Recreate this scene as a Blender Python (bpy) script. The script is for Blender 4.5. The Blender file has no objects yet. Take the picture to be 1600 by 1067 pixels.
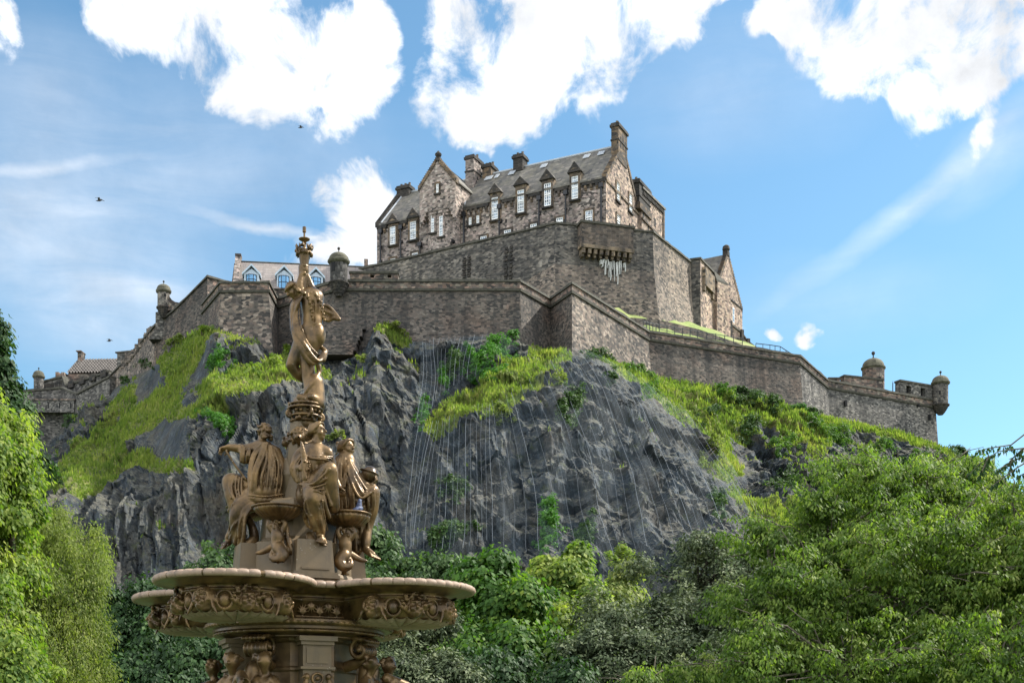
import bpy, math, random
import numpy as np
from mathutils import Vector, Matrix
R = math.radians
random.seed(7)
rng = np.random.default_rng(7)
SC = bpy.context.scene
COL = SC.collection

# ------------------------------------------------------------------ camera
FPX, HOR, CAMZ = 2000.0, 1170.0, 1.6      # focal length and horizon of the photograph (in its 1600 px frame)
cam_d = bpy.data.cameras.new('camera'); cam = bpy.data.objects.new('camera', cam_d); COL.objects.link(cam)
cam.location = (0, 0, CAMZ); cam.rotation_euler = (R(90), 0, 0)
cam_d.sensor_width = 36; cam_d.lens = 36 * FPX / 1600
cam_d.shift_y = (HOR - 533.5) / 1600
cam_d.clip_start = .1; cam_d.clip_end = 5000
SC.camera = cam

# ------------------------------------------------------------------ light
SUN_AZ, SUN_EL = R(68), R(46)            # azimuth from +Y towards +X
sd = Vector((math.sin(SUN_AZ) * math.cos(SUN_EL), math.cos(SUN_AZ) * math.cos(SUN_EL), math.sin(SUN_EL)))
sl = bpy.data.lights.new('sun', 'SUN'); sl.energy = 4.2; sl.angle = R(.5); sl.color = (1, .95, .86)
so = bpy.data.objects.new('sun', sl); COL.objects.link(so); so.rotation_euler = sd.to_track_quat('Z', 'Y').to_euler()
vs = SC.view_settings
SC.display_settings.display_device = 'sRGB'
vs.view_transform = 'Standard'; vs.look = 'None'; vs.gamma = 1; vs.use_curve_mapping = False
vs.exposure = 1.1

def azel(px, py):
    x, y, z = (px - 800) / FPX, 1.0, (HOR - py) / FPX
    return math.atan2(x, y), math.atan2(z, math.hypot(x, y))

def build_world():
    w = bpy.data.worlds.new('World'); SC.world = w; w.use_nodes = True
    nt = w.node_tree; nt.nodes.clear(); L = nt.links.new
    def N(t, **k):
        n = nt.nodes.new(t)
        for a, b in k.items(): setattr(n, a, b)
        return n
    def M(op, a, b=None, c=None, clamp=False):
        n = N('ShaderNodeMath', operation=op, use_clamp=clamp)
        for i, v in enumerate((a, b, c)):
            if v is None: continue
            if isinstance(v, (int, float)): n.inputs[i].default_value = v
            else: L(v, n.inputs[i])
        return n.outputs[0]
    out = N('ShaderNodeOutputWorld'); bg = N('ShaderNodeBackground'); L(bg.outputs[0], out.inputs[0])
    sky = N('ShaderNodeTexSky', sky_type='NISHITA'); sky.sun_disc = False
    sky.sun_elevation = SUN_EL; sky.sun_rotation = SUN_AZ; sky.altitude = 100
    sky.air_density = 1.0; sky.dust_density = .6; sky.ozone_density = 1.6
    tc = N('ShaderNodeTexCoord'); sp = N('ShaderNodeSeparateXYZ'); L(tc.outputs['Generated'], sp.inputs[0])
    az = M('ARCTAN2', sp.outputs[0], sp.outputs[1])
    el = M('ARCSINE', sp.outputs[2])
    cb = N('ShaderNodeCombineXYZ'); L(az, cb.inputs[0]); L(el, cb.inputs[1])
    def noise(scale, detail, rough, src, dist=0):
        n = N('ShaderNodeTexNoise'); n.inputs['Scale'].default_value = scale
        n.inputs['Detail'].default_value = detail; n.inputs['Roughness'].default_value = rough
        n.inputs['Distortion'].default_value = dist; L(src, n.inputs['Vector']); return n
    # warped coordinates
    wn = noise(9, 5, .6, cb.outputs[0])
    ws = N('ShaderNodeVectorMath', operation='SUBTRACT'); L(wn.outputs['Color'], ws.inputs[0]); ws.inputs[1].default_value = (.5, .5, .5)
    wm = N('ShaderNodeVectorMath', operation='SCALE'); L(ws.outputs[0], wm.inputs[0]); wm.inputs['Scale'].default_value = .075
    wa = N('ShaderNodeVectorMath', operation='ADD'); L(cb.outputs[0], wa.inputs[0]); L(wm.outputs[0], wa.inputs[1])
    def blob(src, px, py, rx, ry, rot, wgt):
        a, e = azel(px, py)
        mp = N('ShaderNodeMapping', vector_type='TEXTURE')
        mp.inputs['Location'].default_value = (a, e, 0); mp.inputs['Rotation'].default_value = (0, 0, R(rot))
        k = .93 / FPX
        mp.inputs['Scale'].default_value = (rx * k * .94, ry * k * .94, 1); L(src, mp.inputs[0])
        # flatten z so the sphere gradient reads as an ellipse
        g = N('ShaderNodeTexGradient', gradient_type='SPHERICAL'); L(mp.outputs[0], g.inputs[0])
        return M('MULTIPLY', g.outputs['Fac'], wgt)
    flat = N('ShaderNodeVectorMath', operation='MULTIPLY'); L(wa.outputs[0], flat.inputs[0]); flat.inputs[1].default_value = (1, 1, 0)
    src = flat.outputs[0]
    total = None
    for b in CLOUDS:
        v = blob(src, *b)
        total = v if total is None else M('ADD', total, v)
    # unseen clouds beside and behind the viewer, thickened and brightened to fill shaded fronts
    fbm = noise(16, 9, .62, cb.outputs[0], .4)
    fb = M('SUBTRACT', fbm.outputs[0], .5)
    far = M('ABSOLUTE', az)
    fill_mask = M('MULTIPLY', M('SUBTRACT', far, .5, clamp=True), .9, clamp=True)
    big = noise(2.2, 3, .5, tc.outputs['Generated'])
    fill_cloud = M('MULTIPLY', fill_mask, M('MULTIPLY', M('SUBTRACT', big.outputs[0], .36, clamp=True), 7))
    tot = M('ADD', total, fill_cloud)
    tot = M('MINIMUM', tot, .70)
    dens = M('ADD', tot, M('MULTIPLY', M('MULTIPLY', fb, 3.0), M('MULTIPLY', tot, 5., clamp=True)))
    fac = N('ShaderNodeMapRange', interpolation_type='SMOOTHSTEP'); L(dens, fac.inputs[0])
    fac.inputs[1].default_value = .20; fac.inputs[2].default_value = .72
    # thin high cloud and old vapour trails
    fl2 = N('ShaderNodeVectorMath', operation='MULTIPLY'); L(cb.outputs[0], fl2.inputs[0]); fl2.inputs[1].default_value = (1, 1, 0)
    wis = N('ShaderNodeVectorMath', operation='ADD'); L(fl2.outputs[0], wis.inputs[0])
    wsc = N('ShaderNodeVectorMath', operation='MULTIPLY'); L(ws.outputs[0], wsc.inputs[0]); wsc.inputs[1].default_value = (.03, .03, 0); L(wsc.outputs[0], wis.inputs[1])
    thin = None
    for b in CIRRUS:
        v = blob(wis.outputs[0], *b); thin = v if thin is None else M('ADD', thin, v)
    mpn = N('ShaderNodeMapping'); mpn.inputs['Scale'].default_value = (3, 14, 1); mpn.inputs['Rotation'].default_value = (0, 0, R(-14)); L(cb.outputs[0], mpn.inputs[0])
    cn = noise(2.5, 7, .6, mpn.outputs[0], .6)
    cmul = M('MULTIPLY', thin, M('MULTIPLY', cn.outputs[0], 1.6), clamp=True)
    cmul = M('MULTIPLY', cmul, .7)
    # colours
    tint = N('ShaderNodeMix', data_type='RGBA', blend_type='MULTIPLY'); tint.inputs[0].default_value = 1
    L(sky.outputs[0], tint.inputs[6]); tint.inputs[7].default_value = SKY_TINT
    shade = noise(9, 7, .6, cb.outputs[0])
    sh = N('ShaderNodeMapRange'); L(shade.outputs[0], sh.inputs[0]); sh.inputs[1].default_value = .35; sh.inputs[2].default_value = .7
    sh.inputs[3].default_value = 1.12; sh.inputs[4].default_value = .62
    cc = N('ShaderNodeVectorMath', operation='SCALE'); cc.inputs[0].default_value = CLOUD_COL; L(M('MULTIPLY', sh.outputs[0], M('ADD', M('MULTIPLY', fill_mask, 1.3), 1.)), cc.inputs['Scale'])  # out-of-view clouds are boosted to lift the shaded faces
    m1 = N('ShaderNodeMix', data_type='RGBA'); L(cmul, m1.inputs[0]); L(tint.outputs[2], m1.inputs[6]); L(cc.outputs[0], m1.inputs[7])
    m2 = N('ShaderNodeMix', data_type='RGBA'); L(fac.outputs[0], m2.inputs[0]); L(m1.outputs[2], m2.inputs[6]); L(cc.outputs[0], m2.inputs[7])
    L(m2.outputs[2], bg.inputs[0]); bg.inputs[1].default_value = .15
SKY_TINT = (.44, .592, .59, 1)
CLOUD_COL = (3.75, 3.85, 4.0)
CLOUDS = [ # px, py, rx, ry, tilt, weight
 (200, 0, 170, 90, -10, 1), (340, 30, 210, 120, -15, 1.1), (470, 70, 190, 130, -20, 1.1), (540, 108, 98, 96, 10, .8), (350, 140, 110, 50, -25, .45),
 (545, 10, 90, 60, 0, .7), (760, 110, 150, 150, 0, 1.1), (870, 60, 220, 120, 0, 1.1), (1010, 10, 210, 90, 15, 1.1), (800, 195, 90, 80, 0, .8),
 (700, 165, 110, 80, 0, .85), (940, 120, 130, 100, 10, .8), (715, 40, 90, 90, 0, .8), (1090, -20, 120, 70, 10, .8),
 (1380, 40, 190, 100, 0, 1.1), (1480, 45, 210, 118, 0, 1.2), (1600, 35, 200, 128, 0, 1.2), (1420, 130, 100, 80, -30, .7), (1560, 95, 100, 60, 0, .5), (1290, 10, 140, 60, 0, .9),
 (1190, 30, 60, 50, 0, .5), (575, 310, 95, 85, -10, .95), (600, 360, 60, 80, 0, .7), (545, 398, 130, 45, 0, .75), (1265, 528, 30, 24, 0, .7), (1216, 517, 22, 16, 0, .6),
 (1530, 222, 70, 40, 25, .38), (605, 230, 40, 26, 0, .4), (0, 35, 45, 60, 0, .5), (1170, 505, 30, 24, 0, .3), (1590, 725, 50, 30, 0, .4)]
CIRRUS = [(1420, 315, 320, 30, 31, .5), (1560, 235, 160, 70, 25, .5), (100, 330, 420, 150, 8, .55), (230, 450, 420, 120, -10, .42), (140, 500, 260, 110, 0, .5),
 (440, 357, 190, 12, -7, .8), (70, 262, 200, 14, 12, .5), (250, 200, 420, 150, 0, .28), (1150, 130, 300, 140, 0, .3), (60, 130, 160, 120, 0, .3), (1300, 470, 300, 90, 0, .22), (520, 250, 360, 120, 0, .2)]
build_world()

# ------------------------------------------------------------------ placing: photo pixel + distance (or height) -> point in the world
def ray(px, py): return ((px - 800) / FPX, (HOR - py) / FPX)
def PY(px, py, Y):
    a, b = ray(px, py); return Vector((a * Y, Y, CAMZ + b * Y))
def PZ(px, py, z):
    a, b = ray(px, py); return PY(px, py, (z - CAMZ) / b)

# ------------------------------------------------------------------ objects
def tag(o, label=None, cat=None, group=None, kind=None):
    for k, v in (('label', label), ('category', cat), ('group', group), ('kind', kind)):
        if v: o[k] = v
    return o
def empty(name, loc, label=None, cat=None, group=None):
    o = bpy.data.objects.new(name, None); COL.objects.link(o); o.location = loc; o.empty_display_size = .2
    return tag(o, label, cat, group)
def link(name, me, parent=None, label=None, cat=None, group=None, kind=None):
    o = bpy.data.objects.new(name, me); COL.objects.link(o)
    if parent is not None:
        o.parent = parent
        top = Vector((0, 0, 0)); p = parent
        while p is not None: top += Vector(p.location); p = p.parent
        o.location = -top
    return tag(o, label, cat, group, kind)
def np_mesh(name, verts, faces, mat=None, smooth=False, attrs=None):
    """verts (n,3), faces (m,k) arrays"""
    me = bpy.data.meshes.new(name)
    verts = np.asarray(verts, np.float32); faces = np.asarray(faces, np.int32)
    m, k = faces.shape
    me.vertices.add(len(verts)); me.vertices.foreach_set('co', verts.ravel())
    me.loops.add(m * k); me.loops.foreach_set('vertex_index', faces.ravel())
    me.polygons.add(m); me.polygons.foreach_set('loop_start', np.arange(0, m * k, k, dtype=np.int32))
    me.polygons.foreach_set('loop_total', np.full(m, k, np.int32))
    me.polygons.foreach_set('use_smooth', np.full(m, smooth, bool))
    if attrs:
        for an, av in attrs.items():
            a = me.attributes.new(an, 'FLOAT', 'POINT'); a.data.foreach_set('value', np.asarray(av, np.float32))
    if mat: me.materials.append(mat)
    me.update(calc_edges=True)
    return me

class MB:
    def __init__(s): s.v = []; s.f = []
    def add(s, vs, fs):
        n = len(s.v); s.v += [tuple(v) for v in vs]; s.f += [tuple(i + n for i in f) for f in fs]
    def prism(s, poly, off):
        """poly: list of Vector (planar), extruded by off"""
        n = len(poly); off = Vector(off)
        vs = [Vector(p) for p in poly] + [Vector(p) + off for p in poly]
        s.add(vs, [tuple(range(n - 1, -1, -1)), tuple(range(n, 2 * n))] + [(i, (i + 1) % n, n + (i + 1) % n, n + i) for i in range(n)])
    def hexa(s, p):   # 8 corners: bottom 4 (ccw) then top 4
        s.add(p, [(3, 2, 1, 0), (4, 5, 6, 7), (0, 1, 5, 4), (1, 2, 6, 5), (2, 3, 7, 6), (3, 0, 4, 7)])
    def box(s, fr, s0, s1, t0, t1, z0, z1):
        c = [fr.p(s0, t0, z0), fr.p(s1, t0, z0), fr.p(s1, t1, z0), fr.p(s0, t1, z0), fr.p(s0, t0, z1), fr.p(s1, t0, z1), fr.p(s1, t1, z1), fr.p(s0, t1, z1)]
        s.hexa(c)
    def tube(s, pts, rad, n=6, cap=True):
        pts = [Vector(p) for p in pts]
        if isinstance(rad, (int, float)): rad = [rad] * len(pts)
        base = len(s.v); prev = None
        for i, p in enumerate(pts):
            d = (pts[min(i + 1, len(pts) - 1)] - pts[max(i - 1, 0)]).normalized()
            if prev is None:
                u = d.orthogonal().normalized()
            else:
                u = (prev - d * prev.dot(d)).normalized()
            prev = u; w = d.cross(u)
            for k in range(n):
                a = 2 * math.pi * k / n
                s.v.append(tuple(p + (u * math.cos(a) + w * math.sin(a)) * rad[i]))
        for i in range(len(pts) - 1):
            for k in range(n):
                a = base + i * n + k; b = base + i * n + (k + 1) % n
                s.f.append((a, b, b + n, a + n))
        if cap:
            s.f.append(tuple(base + k for k in range(n - 1, -1, -1))); s.f.append(tuple(base + (len(pts) - 1) * n + k for k in range(n)))
    def lathe(s, c, prof, n=24, mod=None, a0=0, scale=(1, 1)):
        """prof [(r, z)] from bottom to top about c"""
        base = len(s.v)
        for r, z in prof:
            for k in range(n):
                a = a0 + 2 * math.pi * k / n
                rr = r * (mod(a, z) if mod else 1)
                s.v.append((c[0] + math.cos(a) * rr * scale[0], c[1] + math.sin(a) * rr * scale[1], c[2] + z))
        for i in range(len(prof) - 1):
            for k in range(n):
                a = base + i * n + k; b = base + i * n + (k + 1) % n
                s.f.append((a, b, b + n, a + n))
        s.f.append(tuple(base + k for k in range(n - 1, -1, -1))); s.f.append(tuple(base + (len(prof) - 1) * n + k for k in range(n)))
    def build(s, name, mat, parent=None, smooth=False, **kw):
        me = bpy.data.meshes.new(name); me.from_pydata(s.v, [], s.f)
        if smooth: me.polygons.foreach_set('use_smooth', [len(f) <= 4 for f in s.f])
        me.materials.append(mat); me.update()
        return link(name, me, parent, **kw)
class Frame:
    """plan frame: p(s, t, z) = origin + a s + b t"""
    def __init__(s, o, a, b=None):
        s.o = Vector((o[0], o[1])); s.a = Vector((a[0], a[1])).normalized()
        s.b = Vector((b[0], b[1])).normalized() if b is not None else Vector((-s.a.y, s.a.x))
    def p(s, u, t, z):
        q = s.o + s.a * u + s.b * t; return Vector((q.x, q.y, z))
    def hit(s, px, py, t=0):
        """photo pixel onto the vertical plane at depth t -> (s, z)"""
        dx, dz = ray(px, py); o = s.o + s.b * t
        # (dx*Y, Y) = o + a u
        # dx*Y - a.x u = o.x ; Y - a.y u = o.y
        u = (o.x - dx * o.y) / (dx * s.a.y - s.a.x); Y = o.y + s.a.y * u
        return u, CAMZ + dz * Y
# ------------------------------------------------------------------ materials
class NT:
    def __init__(s, name):
        s.m = bpy.data.materials.new(name); s.m.use_nodes = True; s.t = s.m.node_tree
        s.b = s.t.nodes['Principled BSDF']; s.out = s.t.nodes['Material Output']; s.L = s.t.links.new
    def n(s, t, _in=None, **k):
        n = s.t.nodes.new(t)
        for a, b in k.items(): setattr(n, a, b)
        for a, b in (_in or {}).items(): s.set(n.inputs[a], b)
        return n
    def set(s, i, v):
        if isinstance(v, bpy.types.NodeSocket): s.L(v, i)
        else: i.default_value = v
    def math(s, op, a, b=None, c=None, clamp=False):
        n = s.n('ShaderNodeMath', operation=op, use_clamp=clamp)
        for i, v in enumerate((a, b, c)):
            if v is not None: s.set(n.inputs[i], v)
        return n.outputs[0]
    def noise(s, vec, scale, detail=4, rough=.55, dist=0):
        return s.n('ShaderNodeTexNoise', {'Vector': vec, 'Scale': scale, 'Detail': detail, 'Roughness': rough, 'Distortion': dist}).outputs[0]
    def ramp(s, fac, stops, interp='LINEAR'):
        n = s.n('ShaderNodeValToRGB'); s.L(fac, n.inputs[0]); e = n.color_ramp; e.interpolation = interp
        while len(e.elements) > len(stops): e.elements.remove(e.elements[-1])
        while len(e.elements) < len(stops): e.elements.new(.5)
        for el, (p, c) in zip(e.elements, stops): el.position = p; el.color = (*c, 1) if len(c) == 3 else c
        return n.outputs[0]
    def mix(s, f, a, b, mode='MIX'):
        n = s.n('ShaderNodeMix', data_type='RGBA', blend_type=mode)
        s.set(n.inputs[0], f)
        for i, v in ((6, a), (7, b)):
            s.set(n.inputs[i], (*v, 1) if isinstance(v, tuple) and len(v) == 3 else v)
        return n.outputs[2]
    def rng(s, v, a, b, c=0., d=1.):
        n = s.n('ShaderNodeMapRange', {0: v, 1: a, 2: b, 3: c, 4: d}); return n.outputs[0]
    def pos(s): return s.n('ShaderNodeNewGeometry').outputs['Position']
    def bump(s, h, strength=.5, dist=.05):
        n = s.n('ShaderNodeBump', {'Height': h, 'Strength': strength, 'Distance': dist}); s.L(n.outputs[0], s.b.inputs['Normal'])
    def xyz(s, v): return s.n('ShaderNodeSeparateXYZ', {0: v}).outputs
    def comb(s, x=0., y=0., z=0.): return s.n('ShaderNodeCombineXYZ', {0: x, 1: y, 2: z}).outputs[0]

def face_uv(m):
    """metres along the wall and up it, from position and face normal"""
    g = m.n('ShaderNodeNewGeometry')
    cr = m.n('ShaderNodeVectorMath', {0: g.outputs['True Normal'], 1: (0, 0, 1)}, operation='CROSS_PRODUCT')
    nm = m.n('ShaderNodeVectorMath', {0: cr.outputs[0]}, operation='NORMALIZE')
    u = m.n('ShaderNodeVectorMath', {0: g.outputs['Position'], 1: nm.outputs[0]}, operation='DOT_PRODUCT').outputs['Value']
    z = m.xyz(g.outputs['Position'])[2]
    return u, z, g.outputs['Position']

def masonry(name, cols, sw=.55, sh=.32, mortar=(.16, .14, .12), mfac=.55, dark=(.03, .03, .03), dirt=.5, streak=.4, warm=None, bump=.6, rnd=.85, lo=.35, hi=.75, bands=0):
    m = NT(name); u, z, pos = face_uv(m)
    wob = m.noise(pos, .9, 3)
    uu = m.math('ADD', m.math('DIVIDE', u, sw), m.math('MULTIPLY', wob, .5))
    vv = m.math('ADD', m.math('DIVIDE', z, sh), m.math('MULTIPLY', wob, .45))
    # stagger alternate courses
    vec = m.comb(uu, vv, 0.)
    v1 = m.n('ShaderNodeTexVoronoi', {'Vector': vec, 'Scale': 1., 'Randomness': rnd}, voronoi_dimensions='2D', feature='F1')
    v2 = m.n('ShaderNodeTexVoronoi', {'Vector': vec, 'Scale': 1., 'Randomness': rnd}, voronoi_dimensions='2D', feature='DISTANCE_TO_EDGE')
    rv = m.xyz(v1.outputs['Color'])
    k = len(cols)
    col = m.ramp(rv[0], [(i / k, c) for i, c in enumerate(cols)], 'CONSTANT')
    var = m.rng(rv[1], 0, 1, .66, 1.34)
    col = m.mix(1., col, m.comb(var, var, var), 'MULTIPLY')
    fine = m.noise(pos, 9, 5, .65)
    fv = m.rng(fine, .3, .7, .75, 1.2)
    col = m.mix(1., col, m.comb(fv, fv, fv), 'MULTIPLY')
    edge = m.rng(v2.outputs[0], .03, .14, mfac * 1.3, 0)
    col = m.mix(edge, col, mortar)
    # scattered black (soot) stones, clustered
    cl = m.noise(pos, .22, 4, .6)
    sel = m.math('GREATER_THAN', m.math('ADD', m.math('MULTIPLY', rv[2], .6), m.math('MULTIPLY', cl, .6)), .80)
    col = m.mix(m.math('MULTIPLY', sel, .8), col, dark)
    # weathering: broad damp patches and rain streaks
    d1 = m.rng(m.noise(pos, .12, 6, .65), lo, hi, 0, dirt)
    col = m.mix(d1, col, dark)
    st = m.noise(m.comb(m.math('MULTIPLY', u, .7), m.math('MULTIPLY', z, .07), 0.), 1., 5, .6)
    col = m.mix(m.rng(st, .48, .68, 0, min(1., streak * 1.6)), col, dark)
    if bands:
        bn = m.noise(m.comb(m.math('MULTIPLY', u, .08), m.math('MULTIPLY', z, 1.1), 0.), 1., 3, .5)
        col = m.mix(m.rng(bn, .55, .68, 0, bands), col, dark)
    col = m.mix(1., col, (.86, .86, .86), 'MULTIPLY')
    gr = m.rng(m.noise(pos, .07, 5, .6), .5, .66, 0, .45); col = m.mix(gr, col, m.mix(1., col, (1.55, 1.5, 1.4), 'MULTIPLY'))
    if warm:
        wn = m.rng(m.noise(pos, .3, 4), .5, .7, 0, .6); col = m.mix(wn, col, m.mix(1., col, warm, 'MULTIPLY'))
    m.L(col, m.b.inputs['Base Color']); m.b.inputs['Roughness'].default_value = .9; m.b.inputs['Specular IOR Level'].default_value = .25
    h = m.math('ADD', m.math('MINIMUM', v2.outputs[0], .14), m.math('MULTIPLY', fine, .12))
    h = m.math('ADD', h, m.math('MULTIPLY', rv[1], .15))
    m.bump(h, bump, .25)
    return m.m

def simple(name, col, rough=.6, metal=0., var=.25, scale=6., bump=.0, spec=.4):
    m = NT(name); n = m.noise(m.pos(), scale, 5)
    v = m.rng(n, .3, .7, 1 - var, 1 + var)
    m.L(m.mix(1., (*col, 1), m.comb(v, v, v), 'MULTIPLY'), m.b.inputs['Base Color'])
    m.b.inputs['Roughness'].default_value = rough; m.b.inputs['Metallic'].default_value = metal; m.b.inputs['Specular IOR Level'].default_value = spec
    if bump: m.bump(n, bump, .05)
    return m.m

def slates(name, cols, rw=.35, rh=.28, lich=None):
    m = NT(name); u, z, pos = face_uv(m)
    row = m.math('FLOOR', m.math('DIVIDE', z, rh))
    uu = m.math('ADD', m.math('DIVIDE', u, rw), m.math('MULTIPLY', row, .5))
    cell = m.n('ShaderNodeTexWhiteNoise', {'Vector': m.comb(m.math('FLOOR', uu), row, 0.)}, noise_dimensions='2D').outputs[0]
    col = m.ramp(cell, [(i / (len(cols) - 1), c) for i, c in enumerate(cols)])
    fz = m.math('FRACT', m.math('DIVIDE', z, rh)); fu = m.math('FRACT', uu)
    ed = m.math('MAXIMUM', m.rng(fz, .0, .22, .6, 0), m.rng(fu, .0, .1, .4, 0))
    col = m.mix(ed, col, (.02, .02, .02))
    col = m.mix(m.rng(m.noise(pos, .6, 8, .75), .45, .68, 0, .6), col, lich or (.15, .135, .09))
    st = m.noise(m.comb(m.math('MULTIPLY', u, 1.5), m.math('MULTIPLY', z, .12), 0.), 1., 5, .6)
    col = m.mix(m.rng(st, .52, .75, 0, .5), col, (.03, .03, .03))
    m.L(col, m.b.inputs['Base Color']); m.b.inputs['Roughness'].default_value = .75
    m.bump(fz, .4, .05)
    return m.m

def leaf_mat(name, stops, trans=.35, rough=.62, tcol=None, spec=.22):
    m = NT(name)
    a = m.n('ShaderNodeAttribute', attribute_name='tint').outputs['Fac']
    patch = m.noise(m.pos(), .55, 3)
    f = m.math('ADD', m.math('MULTIPLY', a, .7), m.math('MULTIPLY', m.rng(patch, .3, .7), .3))
    col = m.ramp(f, stops)
    m.L(col, m.b.inputs['Base Color']); m.b.inputs['Roughness'].default_value = rough; m.b.inputs['Specular IOR Level'].default_value = spec
    tr = m.n('ShaderNodeBsdfTranslucent', {'Color': m.mix(1., col, tcol or (1.6, 1.9, .7), 'MULTIPLY')})
    mx = m.n('ShaderNodeMixShader', {0: trans}); m.L(m.b.outputs[0], mx.inputs[1]); m.L(tr.outputs[0], mx.inputs[2])
    m.L(mx.outputs[0], m.out.inputs[0])
    return m.m

def bronze_mat(name, base, hi, metal=.35, rough=.42, pink=False):
    m = NT(name); pos = m.pos()
    n = m.noise(pos, 5, 6, .6)
    col = m.mix(m.rng(n, .35, .7), base, hi)
    sp = m.n('ShaderNodeTexVoronoi', {'Vector': pos, 'Scale': 26.}).outputs['Distance']
    spk = m.math('MULTIPLY', m.math('LESS_THAN', sp, .10), m.math('GREATER_THAN', m.noise(pos, 3, 2), .58))
    col = m.mix(m.math('MULTIPLY', spk, .7), col, (.55, .52, .46))
    st = m.noise(m.n('ShaderNodeMapping', {'Vector': pos, 'Scale': (9, 9, 1.2)}).outputs[0], 1., 5, .6)
    col = m.mix(m.rng(st, .52, .72, 0, .55), col, (.035, .028, .02))
    m.L(col, m.b.inputs['Base Color']); m.b.inputs['Metallic'].default_value = metal
    m.L(m.rng(n, .3, .7, rough - .08, rough + .14), m.b.inputs['Roughness'])
    m.bump(m.noise(pos, 60, 4), .12, .01)
    return m.m

M = {}
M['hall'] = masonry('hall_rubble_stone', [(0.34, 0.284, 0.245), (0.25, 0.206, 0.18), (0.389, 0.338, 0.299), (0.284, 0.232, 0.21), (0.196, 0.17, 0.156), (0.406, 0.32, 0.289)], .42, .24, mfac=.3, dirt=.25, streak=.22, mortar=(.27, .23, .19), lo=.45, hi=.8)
M['hall_warm'] = masonry('sunlit_rubble_stone', [(0.374, 0.278, 0.211), (0.265, 0.197, 0.159), (0.42, 0.323, 0.246), (0.308, 0.221, 0.183), (0.19, 0.151, 0.132), (0.443, 0.346, 0.269)], .42, .24, mfac=.3, dirt=.25, streak=.2, mortar=(.30, .24, .19), lo=.45, hi=.8)  # warm copy of the hall stone: sunlight on right faces put into the colours
M['dressed'] = masonry('dressed_soot_stone', [(.20, .14, .085), (.13, .10, .07), (.10, .08, .065), (.23, .16, .10)], .9, .4, mfac=.2, dirt=.75, streak=.5)
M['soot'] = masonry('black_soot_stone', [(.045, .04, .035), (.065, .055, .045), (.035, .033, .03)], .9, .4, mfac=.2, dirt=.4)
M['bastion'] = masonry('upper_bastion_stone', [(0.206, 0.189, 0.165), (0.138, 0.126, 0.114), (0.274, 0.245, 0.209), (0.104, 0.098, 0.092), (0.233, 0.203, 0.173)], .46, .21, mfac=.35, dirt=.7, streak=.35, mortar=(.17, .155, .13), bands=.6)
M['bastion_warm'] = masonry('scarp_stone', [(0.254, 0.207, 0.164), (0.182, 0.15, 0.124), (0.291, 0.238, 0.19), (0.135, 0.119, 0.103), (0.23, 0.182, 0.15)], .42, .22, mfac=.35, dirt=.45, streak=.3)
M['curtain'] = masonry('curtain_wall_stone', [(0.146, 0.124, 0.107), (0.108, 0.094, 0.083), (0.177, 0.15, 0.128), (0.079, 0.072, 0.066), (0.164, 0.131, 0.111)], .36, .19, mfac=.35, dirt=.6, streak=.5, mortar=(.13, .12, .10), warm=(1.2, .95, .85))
M['curtain_warm'] = masonry('sunny_curtain_stone', [(0.249, 0.201, 0.162), (0.144, 0.125, 0.106), (0.321, 0.264, 0.216), (0.109, 0.094, 0.085), (0.213, 0.164, 0.136)], .48, .27, mfac=.35, dirt=.5, streak=.3)  # lighter, warmer curtain stone: sun on the salient's right face put into the colours
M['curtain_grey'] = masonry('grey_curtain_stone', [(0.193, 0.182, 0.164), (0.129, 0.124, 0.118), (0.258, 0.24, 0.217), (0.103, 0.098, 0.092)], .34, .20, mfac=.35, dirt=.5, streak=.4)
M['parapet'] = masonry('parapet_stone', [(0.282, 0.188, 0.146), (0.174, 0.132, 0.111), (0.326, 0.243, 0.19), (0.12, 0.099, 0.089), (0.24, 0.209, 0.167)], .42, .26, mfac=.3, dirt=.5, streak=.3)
M['coping'] = simple('mossy_coping', (.055, .052, .04), .9, var=.5, scale=2.5)
M['slate'] = slates('roof_slate', [(.045, .042, .04), (.12, .11, .095), (.07, .064, .058), (.19, .17, .14)], .5, .34)
M['slate_pink'] = slates('pale_slate', [(.20, .165, .15), (.26, .22, .20), (.17, .15, .145), (.23, .19, .17)], .8, .5, lich=(.20, .18, .15))
M['pantile'] = simple('brown_pantile', (.085, .075, .068), .8, var=.4, scale=1.5)
M['lead'] = simple('lead_flashing', (.36, .38, .40), .5, .3, var=.2)
M['white'] = simple('white_window_paint', (.82, .82, .80), .5, var=.05)
M['pipe'] = simple('black_downpipe', (.012, .013, .016), .4, var=.2)
M['dormer_blue'] = simple('pale_blue_render', (.42, .50, .58), .6, var=.12, scale=1)
M['iron'] = simple('dark_iron', (.03, .035, .04), .5, .5)
M['lime'] = simple('white_lime_streak', (.44, .44, .42), .9, var=.2)
M['bark'] = simple('bark', (.045, .036, .026), .9, var=.4, scale=8, bump=.6)
M['twig'] = simple('twig_bark', (.10, .085, .06), .9, var=.4, scale=8)
def glass_mat():
    m = NT('window_glass'); m.b.inputs['Base Color'].default_value = (.05, .075, .10, 1); m.b.inputs['Roughness'].default_value = .08
    m.b.inputs['Specular IOR Level'].default_value = 1.; m.b.inputs['Metallic'].default_value = .35
    n = m.noise(m.pos(), 1.5, 2); m.L(m.mix(m.rng(n, .4, .6), (.03, .045, .06), (.22, .30, .38)), m.b.inputs['Base Color'])  # patchy reflections put into the pane colour
    return m.m
M['glass'] = glass_mat()
M['void'] = simple('unlit_interior', (.008, .008, .009), .9)
M['bronze'] = bronze_mat('painted_cast_iron', (.048, .028, .011), (.215, .13, .052), metal=.5, rough=.35)
M['bronze_dark'] = bronze_mat('painted_cast_iron_worn', (.06, .037, .017), (.17, .108, .048), metal=.45, rough=.36)
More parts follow.
